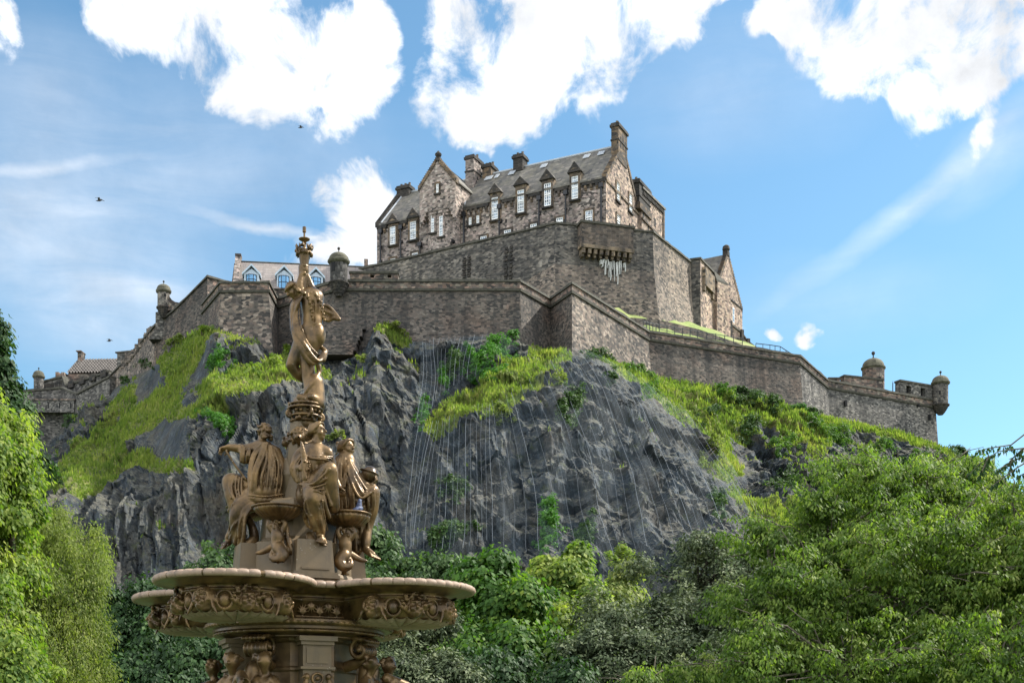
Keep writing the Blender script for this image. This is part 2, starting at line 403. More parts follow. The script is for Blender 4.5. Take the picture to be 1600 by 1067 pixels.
M['rim'] = bronze_mat('pink_stone_paint', (.21, .145, .10), (.30, .21, .15), metal=.0, rough=.6)
M['pedestal'] = bronze_mat('olive_cast_iron', (.10, .07, .035), (.15, .105, .055), metal=.15, rough=.5)
M['blue_glass'] = simple('sky_blue_glass', (.10, .28, .48), .12, .3, var=.15, spec=1)
M['dressed_pale'] = masonry('pale_dressed_stone', [(.24, .18, .12), (.18, .14, .10), (.28, .21, .14)], .8, .4, mfac=.2, dirt=.35, streak=.5)
M['bastion_box'] = masonry('box_stone', [(.15, .115, .09), (.10, .08, .065), (.18, .14, .11), (.12, .10, .085)], .55, .3, mfac=.3, dirt=.4, streak=.3)
M['soot_wall'] = masonry('turret_soot_stone', [(.12, .115, .105), (.07, .065, .06), (.16, .15, .14), (.05, .048, .045)], .6, .4, mfac=.3, dirt=.7, streak=.7)
_m = NT('terrace_grass'); _n = _m.noise(_m.pos(), 2.2, 7, .7); _g = _m.noise(_m.pos(), .12, 4, .5)
_m.L(_m.mix(_m.rng(_g, .5, .65, 0, .6), _m.ramp(_n, [(.3, (.08, .125, .02)), (.55, (.15, .20, .035)), (.7, (.25, .26, .09))]), (.27, .24, .11)), _m.b.inputs['Base Color']); _m.b.inputs['Roughness'].default_value = .9
M['terrace_grass'] = _m.m
M['rim_shade'] = bronze_mat('pinkish_soffit_paint', (.20, .14, .10), (.27, .20, .15), metal=.0, rough=.6)
# ------------------------------------------------------------------ noise in numpy
def _hash(ix, iy, iz, seed=0):
    h = (ix.astype(np.int64) * 374761393 + iy.astype(np.int64) * 668265263 + iz.astype(np.int64) * 2147483647 + seed * 974634777) & 0xffffffff
    h = ((h ^ (h >> 13)) * 1274126177) & 0xffffffff
    h = ((h ^ (h >> 16)) * 2246822519) & 0xffffffff
    return ((h ^ (h >> 15)) & 0xffffff) / float(0xffffff)
def vnoise(p, seed=0):
    i = np.floor(p); f = p - i; i = i.astype(np.int64); f = f * f * f * (f * (f * 6 - 15) + 10)
    r = 0
    for dx in (0, 1):
        for dy in (0, 1):
            for dz in (0, 1):
                w = (f[:, 0] if dx else 1 - f[:, 0]) * (f[:, 1] if dy else 1 - f[:, 1]) * (f[:, 2] if dz else 1 - f[:, 2])
                r = r + w * _hash(i[:, 0] + dx, i[:, 1] + dy, i[:, 2] + dz, seed)
    return r * 2 - 1
def fbm(p, oct=4, seed=0, ridged=False, gain=.5):
    r = 0; a = 1.; t = 0
    for k in range(oct):
        n = vnoise(p * 2 ** k + k * 17.3, seed + k)
        if ridged: n = 1 - 2 * np.abs(n)
        r = r + a * n; t += a; a *= gain
    return r / t
def worley(p, seed=0):
    i = np.floor(p).astype(np.int64); best = np.full(len(p), 9.); val = np.zeros(len(p)); off = np.zeros(p.shape); sec = np.full(len(p), 9.)
    for dx in (-1, 0, 1):
        for dy in (-1, 0, 1):
            for dz in (-1, 0, 1):
                c = i + np.array([dx, dy, dz])
                q = np.stack([c[:, k] + _hash(c[:, 0], c[:, 1], c[:, 2], seed + 11 + k) for k in range(3)], 1)
                d = ((q - p) ** 2).sum(1); v = _hash(c[:, 0], c[:, 1], c[:, 2], seed + 5)
                m = d < best
                sec = np.where(m, best, np.minimum(sec, d)); val = np.where(m, v, val); off = np.where(m[:, None], p - q, off); best = np.where(m, d, best)
    tl = (_hash((val * 1e6), (val * 7e5), (val * 3e5), 3) - .5) * off[:, 0] + (_hash((val * 2e6), (val * 9e5), (val * 5e5), 9) - .5) * off[:, 2]
    return val, np.sqrt(sec) - np.sqrt(best), tl
def inpoly(x, y, poly):
    r = np.zeros(x.shape, bool); n = len(poly)
    for i in range(n):
        x1, y1 = poly[i]; x2, y2 = poly[(i + 1) % n]
        if y1 == y2: continue
        c = ((y1 > y) != (y2 > y)) & (x < (x2 - x1) * (y - y1) / (y2 - y1) + x1); r ^= c
    return r
def blur(a, r, axis):
    if r < 1: return a
    k = np.exp(-.5 * (np.arange(-2 * r, 2 * r + 1) / r) ** 2); k /= k.sum()
    pad = [(0, 0)] * a.ndim; pad[axis] = (2 * r, 2 * r)
    b = np.pad(a, pad, 'edge'); out = 0; n = a.shape[axis]
    for i, w in enumerate(k):
        sl = [slice(None)] * a.ndim; sl[axis] = slice(i, i + n); out = out + w * b[tuple(sl)]
    return out

# ------------------------------------------------------------------ the castle rock
YB = 143.0                      # distance of the long curtain wall
ZC = PY(0, 441, YB).z           # height of its coping
COLS = {   # column -> [(photo row, distance) from the foot of the wall downwards]
 -200: [(800, 205), (860, 150), (1100, 98)],
 0: [(745, 192), (800, 150), (1100, 100)],
 60: [(700, 188), (745, 160), (800, 122), (1100, 100)],
 120: [(645, 186), (690, 165), (745, 142), (775, 118), (1100, 100)],
 180: [(600, 180), (690, 155), (750, 130), (800, 112), (1100, 100)],
 240: [(562, 166), (640, 148), (740, 128), (790, 112), (920, 106), (1100, 98)],
 300: [(520, 152), (600, 142), (660, 122), (760, 112), (940, 104), (1100, 97)],
 340: [(518, 142), (585, 136), (645, 122), (760, 111), (940, 103), (1100, 97)],
 400: [(530, 142), (590, 136), (625, 122), (760, 110), (940, 103), (1100, 97)],
 430: [(552, 146), (600, 136), (625, 122), (760, 110), (940, 103), (1100, 97)],
 480: [(552, 145), (605, 132), (640, 122), (760, 112), (900, 104), (1100, 97)],
 540: [(562, 142), (590, 137), (640, 126), (760, 115), (900, 105), (1100, 97)],
 572: [(545, 142), (580, 136), (640, 127), (760, 115), (900, 105), (1100, 97)],
 590: [(508, 142), (560, 136), (640, 127), (760, 116), (900, 105), (1100, 97)],
 600: [(508, 142), (560, 136), (640, 127), (760, 116), (900, 105), (1100, 97)],
 640: [(530, 142), (580, 136), (640, 126), (760, 115), (900, 105), (1100, 97)],
 680: [(540, 142), (640, 130), (680, 121), (780, 113), (900, 105), (1100, 97)],
 740: [(528, 142), (610, 131), (650, 120), (780, 112), (900, 104), (1100, 97)],
 800: [(528, 142), (585, 132), (615, 119), (780, 111), (900, 103), (1100, 96)],
 850: [(548, 146), (580, 133), (600, 122), (780, 111), (880, 102), (1100, 95)],
 890: [(550, 140), (570, 132), (640, 121), (780, 111), (880, 102), (1100, 95)],
 940: [(560, 144), (600, 131), (680, 120), (790, 111), (880, 102), (1100, 95)],
 1000: [(582, 155), (620, 138), (700, 122), (800, 112), (880, 103), (1100, 95)],
 1060: [(600, 162), (650, 145), (720, 126), (800, 114), (880, 104), (1100, 95)],
 1120: [(610, 165), (670, 150), (740, 130), (810, 116), (880, 105), (1100, 95)],
 1170: [(618, 167), (690, 154), (770, 134), (840, 116), (900, 105), (1100, 95)],
 1240: [(640, 169), (710, 157), (800, 135), (1100, 97)],
 1300: [(655, 173), (720, 162), (810, 138), (1100, 98)],
 1400: [(675, 180), (735, 170), (830, 142), (1100, 98)],
 1480: [(700, 185), (750, 172), (850, 142), (1100, 98)],
 1560: [(746, 186), (800, 172), (1100, 98)],
 1620: [(792, 187), (850, 168), (1100, 98)],
 1750: [(860, 190), (920, 160), (1100, 98)],
 2000: [(960, 190), (1000, 150), (1100, 98)]}
NC, NR = 1000, 400
cx = np.linspace(-200, 2000, NC); keys = sorted(COLS)
tt = np.linspace(0, 1, NR)
PYg = np.zeros((NC, NR)); Yg = np.zeros((NC, NR))
kp = []
for k in keys:
    c = COLS[k]; top = c[0][0]
    py = top + (1100 - top) * tt ** 1.0
    kp.append((py, np.interp(py, [q[0] for q in c], [q[1] for q in c])))
kt = np.array([k[0] for k in kp]); ky = np.array([k[1] for k in kp])
for j in range(NR):
    PYg[:, j] = np.interp(cx, keys, kt[:, j]); Yg[:, j] = np.interp(cx, keys, ky[:, j])
Yg = blur(blur(Yg, 5, 0), 3, 1)
PXg = np.repeat(cx[:, None], NR, 1)
X = (PXg - 800) / FPX * Yg; Z = CAMZ + (HOR - PYg) / FPX * Yg
P = np.stack([X, Yg, Z], -1)
def grid_normals(P):
    du = np.gradient(P, axis=0); dv = np.gradient(P, axis=1)
    n = np.cross(du, dv); n /= np.linalg.norm(n, axis=-1, keepdims=True) + 1e-9
    n[n[..., 1] > 0] *= -1
    return n
Nn = grid_normals(P); flat = P.reshape(-1, 3)
netmask = inpoly(PXg, PYg, [(655, 545), (790, 528), (830, 560), (880, 552), (905, 552), (960, 580), (1060, 665), (1130, 740), (1172, 840), (1180, 1000), (600, 1000), (615, 800), (635, 700)]).astype(float)
netmask = blur(blur(netmask, 6, 0), 6, 1)
wq = flat + 1.5 * np.stack([fbm(flat * .12, 3, 40), fbm(flat * .12, 3, 50), fbm(flat * .12, 3, 60)], 1)
tilt = wq[:, 2] * .22
q1 = np.stack([(wq[:, 0] + tilt) * .30, wq[:, 1] * .2, wq[:, 2] * .032], 1)
d = 2.1 * fbm(q1, 5, 1, ridged=True)
cv, ce, cl = worley(np.stack([(wq[:, 0] + tilt) / 5.5, wq[:, 1] / 7, wq[:, 2] / 15], 1), 3)
cv2, ce2, cl2 = worley(np.stack([(wq[:, 0] + tilt) / 1.8, wq[:, 1] / 3.5, wq[:, 2] / 6.5], 1), 8)
d += 1.5 * (cv - .5) + 2.6 * cl + .5 * (cv2 - .5) + 1.6 * cl2 - .35 * np.exp(-ce * 14) - .12 * np.exp(-ce2 * 9)
zz = (wq[:, 2] - .25 * wq[:, 0]) / 4.6; saw = zz - np.floor(zz)
cv3, ce3, cl3 = worley(np.stack([(wq[:, 0] + tilt) / .75, wq[:, 1] / 2, wq[:, 2] / 2.4], 1), 21)
d += .28 * (cv3 - .5) + .8 * cl3 - .12 * np.exp(-ce3 * 9)
d += .8 * (np.where(saw < .78, .5 - saw / .78, (saw - .78) / .22 - .5))
d += .2 * fbm(flat * .8, 4, 21, ridged=True)
slab = blur(blur(inpoly(PXg, PYg, [(90, 770), (205, 745), (225, 672), (330, 664), (425, 610), (560, 575), (650, 560), (640, 1100), (60, 1100)]).astype(float), 7, 0), 6, 1).ravel()
lean = wq[:, 2] * .30
qs = np.stack([(wq[:, 0] + lean) * .34, wq[:, 1] * .05, wq[:, 2] * .012], 1)
sv, se, sl3 = worley(np.stack([(wq[:, 0] + lean) / 1.9, wq[:, 1] / 9, wq[:, 2] / 17], 1), 31)
ds = 2.6 * fbm(qs, 5, 61, ridged=True) + 1.3 * (sv - .5) + 1.6 * sl3 - .3 * np.exp(-se * 12) + .25 * (cv3 - .5) + .5 * cl3
d = d * (1 - .85 * slab) + ds * .85 * slab
d = d.reshape(NC, NR)
_su = np.linalg.norm(np.gradient(P, axis=0), axis=-1); _w = np.clip((_su - .22) / .3, 0, 1); _w = blur(blur(_w, 4, 0), 4, 1)
d = d * (1 - _w) + blur(blur(d, 5, 0), 5, 1) * _w
edge = np.clip((PYg - PYg[:, :1]) / 22, .12, 1)
amp = edge * (1 - .30 * netmask)
amp = amp * np.where((PXg > 1250), .6, 1.) * np.where(PXg < 640, .85, 1.)
su = np.linalg.norm(np.gradient(P, axis=0), axis=-1); amp = amp * np.clip(.35 / su, .3, 1)
Pd = P + (Nn * .55 + np.array([0, -.75, .1])) * (d * amp)[..., None]
# grass: where the photo has it, broken up by rock
GR = [[(350, 490), (300, 512), (240, 575), (190, 635), (130, 700), (90, 745), (330, 745), (205, 705), (260, 655), (335, 640), (310, 600), (335, 560), (335, 530)],
      [(300, 612), (380, 572), (480, 556), (530, 600), (420, 612), (330, 655), (255, 665)],
      [(880, 548), (820, 556), (740, 606), (680, 652), (660, 695), (700, 682), (760, 652), (812, 624), (856, 594), (890, 565)],
      [(900, 540), (1000, 565), (1060, 590), (1130, 595), (1200, 612), (1250, 630), (1320, 650), (1400, 665), (1480, 695), (1440, 704), (1330, 690), (1290, 705), (1270, 740), (1200, 735), (1180, 760), (1215, 830), (1170, 830), (1130, 735), (1060, 660), (960, 580)],
      [(1480, 690), (1640, 780), (1700, 1000), (1180, 1000), (1200, 880), (1180, 790), (1300, 770), (1400, 735)],
      [(575, 505), (640, 520), (640, 545), (590, 520)], [(770, 590), (835, 560), (850, 575), (790, 612)],
      [(60, 745), (180, 735), (200, 760), (120, 775), (60, 770)]]
gm = np.zeros((NC, NR))
for g in GR: gm = np.maximum(gm, inpoly(PXg, PYg, g).astype(float))
gm = blur(blur(gm, 4, 0), 3, 1)
Nd = grid_normals(Pd)
gn = fbm(flat * .30, 4, 70).reshape(NC, NR); gn2 = fbm(flat * .9, 3, 80).reshape(NC, NR)
crag = np.zeros((NC, NR))
for g in ([(1180, 675), (1215, 690), (1290, 740), (1290, 790), (1200, 800), (1160, 740)], [(1300, 655), (1400, 690), (1480, 705), (1480, 725), (1380, 735), (1300, 705)],
          [(350, 520), (405, 520), (410, 580), (330, 600), (300, 640), (280, 620), (330, 560)], [(210, 585), (250, 560), (262, 600), (220, 640)], [(200, 700), (300, 650), (330, 650), (240, 705)], [(1130, 690), (1165, 700), (1200, 790), (1165, 800)]):
    crag = np.maximum(crag, inpoly(PXg, PYg, g).astype(float))
crag = blur(blur(crag, 3, 0), 2, 1)
slope = np.clip((Nd[..., 2] - .52) * 4, -1, 1)
grass = np.clip((gm * 1.0 - crag * .75 - .42 + gn * .5 + gn2 * .2 + slope * .22) * 4, 0, 1)
ledge = np.clip((Nd[..., 2] - .86 + gn * .45) * 4, 0, 1) * (1 - .8 * netmask) * .9 * (PXg < 1400)
cliff = blur(blur(inpoly(PXg, PYg, [(90, 760), (215, 720), (230, 665), (330, 662), (430, 625), (560, 612), (650, 560), (640, 1000), (60, 1000)]).astype(float), 4, 0), 3, 1)
ledge *= 1 - .72 * cliff
grass = np.maximum(grass, ledge)
Pf = Pd + Nn * (.18 * fbm(flat * 2.2, 2, 90).reshape(NC, NR) * grass)[..., None]
V = Pf.reshape(-1, 3)
idx = np.arange(NC * NR).reshape(NC, NR)
F = np.stack([idx[:-1, :-1], idx[:-1, 1:], idx[1:, 1:], idx[1:, :-1]], -1).reshape(-1, 4)
# plateau behind the wall foot, and a skirt down to the garden ground
extra = []; base = len(V)
top0 = Pf[:, 0]; rowA = top0 + [0, 14, .5]; rowB = top0 * [1, 0, 1] + [0, 330, 0]; rowC = rowB * [1, 1, 0] + [0, 40, -2]
bot = Pf[:, -1]; rowD = bot * [1, 1, 0] + [0, -14, -1.5]
V = np.concatenate([V, rowA, rowB, rowC, rowD])
ia, ib, ic, idd = (base + k * NC + np.arange(NC) for k in range(4))
def strip(a, b): return np.stack([a[:-1], b[:-1], b[1:], a[1:]], -1)
F = np.concatenate([F, strip(ia, idx[:, 0]), strip(ib, ia), strip(ic, ib), strip(idx[:, -1], idd)])
z4 = np.zeros(4 * NC); zt = np.concatenate([np.ones(NC), np.ones(NC), z4[:NC], np.ones(NC)])
def rock_mat():
    m = NT('castle_rock_face'); pos = m.pos()
    g = m.n('ShaderNodeAttribute', attribute_name='grass').outputs['Fac']
    x, y, z = m.xyz(pos)
    st = m.comb(m.math('ADD', m.math('MULTIPLY', x, 1.0), m.math('MULTIPLY', z, .24)), y, m.math('MULTIPLY', z, .22))
    n1 = m.noise(st, .55, 8, .68, .5); n2 = m.noise(pos, .16, 5, .6); n3 = m.noise(pos, 2.2, 6, .7)
    c = m.ramp(n1, [(.28, (.012, .016, .021)), (.42, (.034, .047, .061)), (.55, (.064, .084, .104)), (.7, (.16, .185, .195))])
    c = m.mix(m.rng(n2, .47, .66, 0, .6), c, (.12, .10, .068))
    pale = m.rng(m.noise(m.comb(m.math('MULTIPLY', x, .5), m.math('MULTIPLY', y, .5), m.math('MULTIPLY', z, .1)), 1., 6, .65), .60, .72, 0, .7)
    c = m.mix(pale, c, (.23, .23, .21))
    nz = m.xyz(m.n('ShaderNodeNewGeometry').outputs['Normal'])[2]
    c = m.mix(m.math('MULTIPLY', m.rng(nz, .42, .82), m.rng(n3, .35, .6, .25, .8)), c, (.20, .185, .13))
    fs = m.noise(m.comb(m.math('ADD', m.math('MULTIPLY', x, 2.6), m.math('MULTIPLY', z, .5)), m.math('MULTIPLY', y, .8), m.math('MULTIPLY', z, .16)), 1., 7, .7)
    fv = m.rng(fs, .32, .68, .55, 1.6); c = m.mix(1., c, m.comb(fv, fv, fv), 'MULTIPLY')
    rust = m.rng(m.noise(pos, .35, 6, .7), .56, .66, 0, .5); c = m.mix(rust, c, (.15, .115, .075))
    v = m.rng(n3, .3, .7, .30, .78); c = m.mix(1., c, m.comb(v, v, v), 'MULTIPLY')
    moss = m.rng(m.noise(pos, .8, 5, .7), .56, .66, 0, .65); c = m.mix(moss, c, (.055, .065, .022))
    gn = m.noise(pos, 1.3, 6, .7); gl = m.noise(pos, .13, 4, .6)
    gc = m.ramp(gn, [(.3, (.025, .045, .010)), (.5, (.12, .155, .03)), (.7, (.25, .265, .065))])
    gc = m.mix(m.rng(gl, .48, .68, 0, .7), gc, (.17, .145, .055))
    f = m.rng(m.math('ADD', g, m.math('MULTIPLY', m.math('SUBTRACT', gn, .5), .9)), .35, .6)
    m.L(m.mix(f, c, gc), m.b.inputs['Base Color']); m.b.inputs['Roughness'].default_value = .85; m.b.inputs['Specular IOR Level'].default_value = .3
    h = m.math('ADD', m.math('ADD', n1, m.math('MULTIPLY', fs, .9)), m.math('MULTIPLY', n3, .5)); m.bump(h, .8, .7)
    return m.m
M['rock'] = rock_mat()
me = np_mesh('castle_rock', V, F, M['rock'], False, {'grass': np.concatenate([grass.ravel(), zt])})
link('castle_rock_hill', me, kind='structure')
# far ground
gme = NT('garden_lawn'); gme.L(gme.ramp(gme.noise(gme.pos(), .6, 6), [(.3, (.03, .055, .012)), (.7, (.08, .12, .03))]), gme.b.inputs['Base Color']); M['lawn'] = gme.m
mb = MB(); mb.add([(-1500, -200, 0), (1500, -200, 0), (1500, 3000, 0), (-1500, 3000, 0)], [(0, 1, 2, 3)]); mb.build('garden_ground', M['lawn'], kind='structure')

def surf(px, py, off=0.):
    """point on the rock at the photo column and row, lifted off it by off metres"""
    i = np.clip((px - cx[0]) / (cx[1] - cx[0]), 0, NC - 1.001); i0 = int(i); t0, t1 = PYg[i0, 0], PYg[i0, -1]
    j = np.clip((py - t0) / (t1 - t0) * (NR - 1), 0, NR - 1.001); j0 = int(j); fi, fj = i - i0, j - j0
    g = lambda A: (A[i0, j0] * (1 - fi) + A[i0 + 1, j0] * fi) * (1 - fj) + (A[i0, j0 + 1] * (1 - fi) + A[i0 + 1, j0 + 1] * fi) * fj
    return Vector(g(Pf)) + Vector(g(Nn)) * off

# ------------------------------------------------------------------ grass tufts on the ledges and slopes
def tufts():
    w = (grass > .3 + .5 * rng.random(grass.shape)) & (PYg < 900) & (PXg > -20) & (PXg < 1620)
    ii = np.argwhere(w); n = 90000
    sel = ii[rng.integers(0, len(ii), n)]
    p = Pf[sel[:, 0], sel[:, 1]] + rng.normal(0, .12, (n, 3)); sc = P[sel[:, 0], sel[:, 1], 1] / 150
    tall = .5 + 1.0 * np.clip(fbm(p * .25, 2, 33) + .5, 0, 1)
    vs = []; fs = []; tint = []
    nb = 3
    for k in range(nb):
        a = rng.uniform(0, 6.283, n); lean = rng.uniform(.05, .5, n); h = rng.uniform(.12, .48, n) * tall * sc; wd = rng.uniform(.05, .12, n) * sc
        dx, dy = np.cos(a), np.sin(a)
        b0 = p + np.stack([-dy * wd, dx * wd, np.full(n, -.08)], 1); b1 = p + np.stack([dy * wd, -dx * wd, np.full(n, -.08)], 1)
        tp = p + np.stack([dx * lean * h, dy * lean * h - .1 * h, h], 1)
        vs.append(np.stack([b0, b1, tp], 1)); tint.append(np.repeat(np.clip(.5 + .45 * fbm(p * .3, 3, 44) + rng.normal(0, .16, n), 0, 1)[:, None], 3, 1))
    v = np.concatenate(vs).reshape(-1, 3); f = np.arange(len(v)).reshape(-1, 3)
    mt = leaf_mat('slope_grass', [(.12, (.05, .09, .014)), (.38, (.12, .175, .035)), (.65, (.22, .26, .055)), (.88, (.34, .31, .12)), (1, (.38, .30, .17))], .45, .7)
    link('slope_grass', np_mesh('slope_grass', v, f, mt, False, {'tint': np.concatenate(tint).ravel()}), kind='stuff', label='long yellow green grass growing on the castle rock ledges', cat='grass')
tufts()
# ------------------------------------------------------------------ walls as polylines
def wall(name, label, pts, mat, base, th=1.2, batter=.06, cop=True, string=None, cat='wall', parapet=None, copt=.28, group=None, face_mats=None, pre=None, post=None):
    """pts: [(Vector on the outer face at coping level)]; base: list of foot heights. string: drop from the coping to the string course."""
    root = empty(name, (pts[0].x, pts[0].y, base[0]), label, cat, group)
    n = len(pts); nor = []
    for i in range(n):
        ds = []
        if i > 0 or pre: ds.append((pts[i] - (pts[i - 1] if i else pre)).to_2d().normalized())
        if i < n - 1 or post: ds.append(((pts[i + 1] if i < n - 1 else post) - pts[i]).to_2d().normalized())
        ns = [Vector((d.y, -d.x)) for d in ds]
        m = ns[0] if len(ns) == 1 else (ns[0] + ns[1]).normalized()
        k = 1 / max(.5, m.dot(ns[0])); nor.append(m * k)
    def P3(i, off, z): return Vector((pts[i].x + nor[i].x * off, pts[i].y + nor[i].y * off, z))
    sd_ = string or 0
    def body(i0, i1, m, nm):
        b = MB()
        for i in range(i0, i1):
            zt = [pts[i].z - sd_, pts[i + 1].z - sd_]; zb = [base[i], base[i + 1]]
            o = [P3(i, 0, zt[0]), P3(i + 1, 0, zt[1]), P3(i + 1, batter * (zt[1] - zb[1]), zb[1]), P3(i, batter * (zt[0] - zb[0]), zb[0])]
            q = [P3(i, -th, zt[0]), P3(i + 1, -th, zt[1]), P3(i + 1, -th, zb[1]), P3(i, -th, zb[0])]
            b.add(o + q, [(3, 2, 1, 0), (4, 5, 6, 7), (0, 1, 5, 4)] + ([(0, 4, 7, 3)] if i == i0 else []) + ([(1, 2, 6, 5)] if i == i1 - 1 else []))
        b.build(nm, m, root)
    if face_mats:
        for (a, c, m) in face_mats: body(a, c, m, 'wall_face')
    else: body(0, n - 1, mat, 'wall_face')
    if string:
        b = MB(); c = MB()
        for i in range(n - 1):
            z0, z1 = pts[i].z, pts[i + 1].z
            o = [P3(i, .03, z0), P3(i + 1, .03, z1), P3(i + 1, .03, z1 - sd_), P3(i, .03, z0 - sd_), P3(i, -.5, z0), P3(i + 1, -.5, z1), P3(i + 1, -.5, z1 - sd_), P3(i, -.5, z0 - sd_)]
            b.add(o, [(3, 2, 1, 0), (4, 5, 6, 7), (0, 1, 5, 4), (0, 4, 7, 3), (1, 2, 6, 5)])
            o = [P3(i, .24, z0 - sd_ + .1), P3(i + 1, .24, z1 - sd_ + .1), P3(i + 1, .20, z1 - sd_ - .16), P3(i, .20, z0 - sd_ - .16), P3(i, -.1, z0 - sd_ + .16), P3(i + 1, -.1, z1 - sd_ + .16), P3(i + 1, -.1, z1 - sd_ - .2), P3(i, -.1, z0 - sd_ - .2)]
            c.add(o, [(3, 2, 1, 0), (4, 5, 6, 7), (0, 1, 5, 4), (0, 4, 7, 3), (1, 2, 6, 5), (3, 7, 6, 2)])
        b.build('parapet', parapet or M['parapet'], root); c.build('string_course', M['coping'], root)
    if cop:
        c = MB(); secs = []
        for i in range(n - 1):
            A = [P3(i, .2, pts[i].z), P3(i, .16, pts[i].z + copt), P3(i, -th * .8, pts[i].z + copt * 1.2), P3(i, -th * .8, pts[i].z)]
            B = [P3(i + 1, .2, pts[i + 1].z), P3(i + 1, .16, pts[i + 1].z + copt), P3(i + 1, -th * .8, pts[i + 1].z + copt * 1.2), P3(i + 1, -th * .8, pts[i + 1].z)]
            k = max(1, int((pts[i + 1] - pts[i]).length / 1.1))
            for j in range(k + (i == n - 2)):
                jz = random.uniform(-.07, .09) if 0 < j < k else 0
                secs.append([a_.lerp(b_, j / k) + Vector((0, 0, jz if q in (1, 2) else 0)) for q, (a_, b_) in enumerate(zip(A, B))])
        c.add([p for q in secs for p in q], [(i * 4 + j, i * 4 + (j + 1) % 4, i * 4 + 4 + (j + 1) % 4, i * 4 + 4 + j) for i in range(len(secs) - 1) for j in range(4)] + [(0, 3, 2, 1), tuple(len(secs) * 4 - 4 + q for q in range(4))])
        c.build('coping', M['coping'], root)
    return root
def zfoot(px, drop=4):
    return float(np.interp(px, cx, Pf[:, 0, 2])) - drop
def pxof(v): return 800 + FPX * v.x / v.y
def foots(pts, drop=5): return [zfoot(pxof(p), drop) for p in pts]

# --- lower curtain walls
W1 = [PZ(316, 478, ZC), PZ(344.5, 443.6, ZC), PZ(419.5, 443, ZC), PZ(433, 469, ZC), PZ(523, 442, ZC)]
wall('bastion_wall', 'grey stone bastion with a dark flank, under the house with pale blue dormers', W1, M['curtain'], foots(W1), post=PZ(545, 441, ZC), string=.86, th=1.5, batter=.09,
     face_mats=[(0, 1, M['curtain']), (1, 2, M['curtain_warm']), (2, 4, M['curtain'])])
W2 = [PZ(523, 442, ZC), PZ(545, 441, ZC), PZ(812, 441, ZC), PZ(860, 469, ZC), PZ(894, 445, ZC)]
wall('curtain_wall', 'long dark curtain wall between the domed sentry turret and the salient corner', W2, M['curtain'], foots(W2), string=.86, th=1.5, batter=.09, pre=PZ(433, 469, ZC), post=PZ(1013.5, 520, ZC))
pC = PZ(1013.5, 520, ZC)
W3 = [PZ(894, 445, ZC), pC, PZ(1250, 557.6, ZC), PY(1293, 595.6, 176), PY(1462, 627, 185)]
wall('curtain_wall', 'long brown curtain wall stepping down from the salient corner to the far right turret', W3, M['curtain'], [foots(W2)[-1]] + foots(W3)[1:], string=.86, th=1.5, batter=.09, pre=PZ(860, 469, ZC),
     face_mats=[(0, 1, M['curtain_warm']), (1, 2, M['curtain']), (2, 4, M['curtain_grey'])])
# pyramid of merlons with embrasures beside the main turret
def merlons(name, label, a, b, z0, z1, openings, th=1.0, mat=None):
    """wall piece between plan points a, b with rectangular embrasures [(u0, u1)] as fractions"""
    root = empty(name, (a.x, a.y, z0), label, 'parapet')
    fr = Frame((a.x, a.y), (b - a).to_2d()); L = (b - a).to_2d().length; mb = MB(); cp = MB(); vd = MB()
    us = [0] + [q for o in openings for q in o] + [1]
    h = z1 - z0
    for i in range(0, len(us), 2): mb.box(fr, us[i] * L, us[i + 1] * L, 0, th, z0, z1)
    for o in openings:
        mb.box(fr, o[0] * L + .002, o[1] * L - .002, .003, th - .003, z0, z0 + h * .25); mb.box(fr, o[0] * L + .002, o[1] * L - .002, .003, th - .003, z1 - h * .2, z1 - .003)
        vd = MB(); vd.box(fr, o[0] * L + .004, o[1] * L - .004, th * .6, th * .7, z0 + h * .25, z1 - h * .2); vd.build('embrasure_shadow', M['void'], root)
    cp.box(fr, -.1, L + .1, -.15, th + .1, z1 + .002, z1 + .25)
    mb.build('wall_face', mat or M['parapet'], root); cp.build('coping', M['coping'], root)
    return root
a, b = PY(547, 441, YB - .15), PY(622, 441, YB - .15)
merlons('gun_parapet', 'reddish stone parapet with two gun embrasures beside the domed turret', a, b, ZC + .3, PY(0, 428.5, YB).z, [(.42, .50), (.78, .86)])
a, b = W3[3].lerp(W3[4], .66), W3[3].lerp(W3[4], .985)
merlons('gun_parapet', 'grey parapet with two embrasures next to the far right turret', a, b, a.z - .2, a.z + 1.9, [(.18, .32), (.6, .74)], mat=M['curtain_grey'])
a, b = PY(1319, 605, 181), PY(1380, 609, 183)
merlons('battery_wall', 'low stone wall in front of the squat domed turret on the skyline', a, b, PY(0, 612, 182).z, PY(0, 591.5, 182).z, [], mat=M['parapet'])
a, b = PY(1295, 600, 181), PY(1312.5, 600, 181)
merlons('battery_wall', 'short stone merlon on the skyline left of the squat domed turret', a, b, PY(0, 606, 181).z, PY(0, 592.5, 181).z, [], mat=M['parapet'])

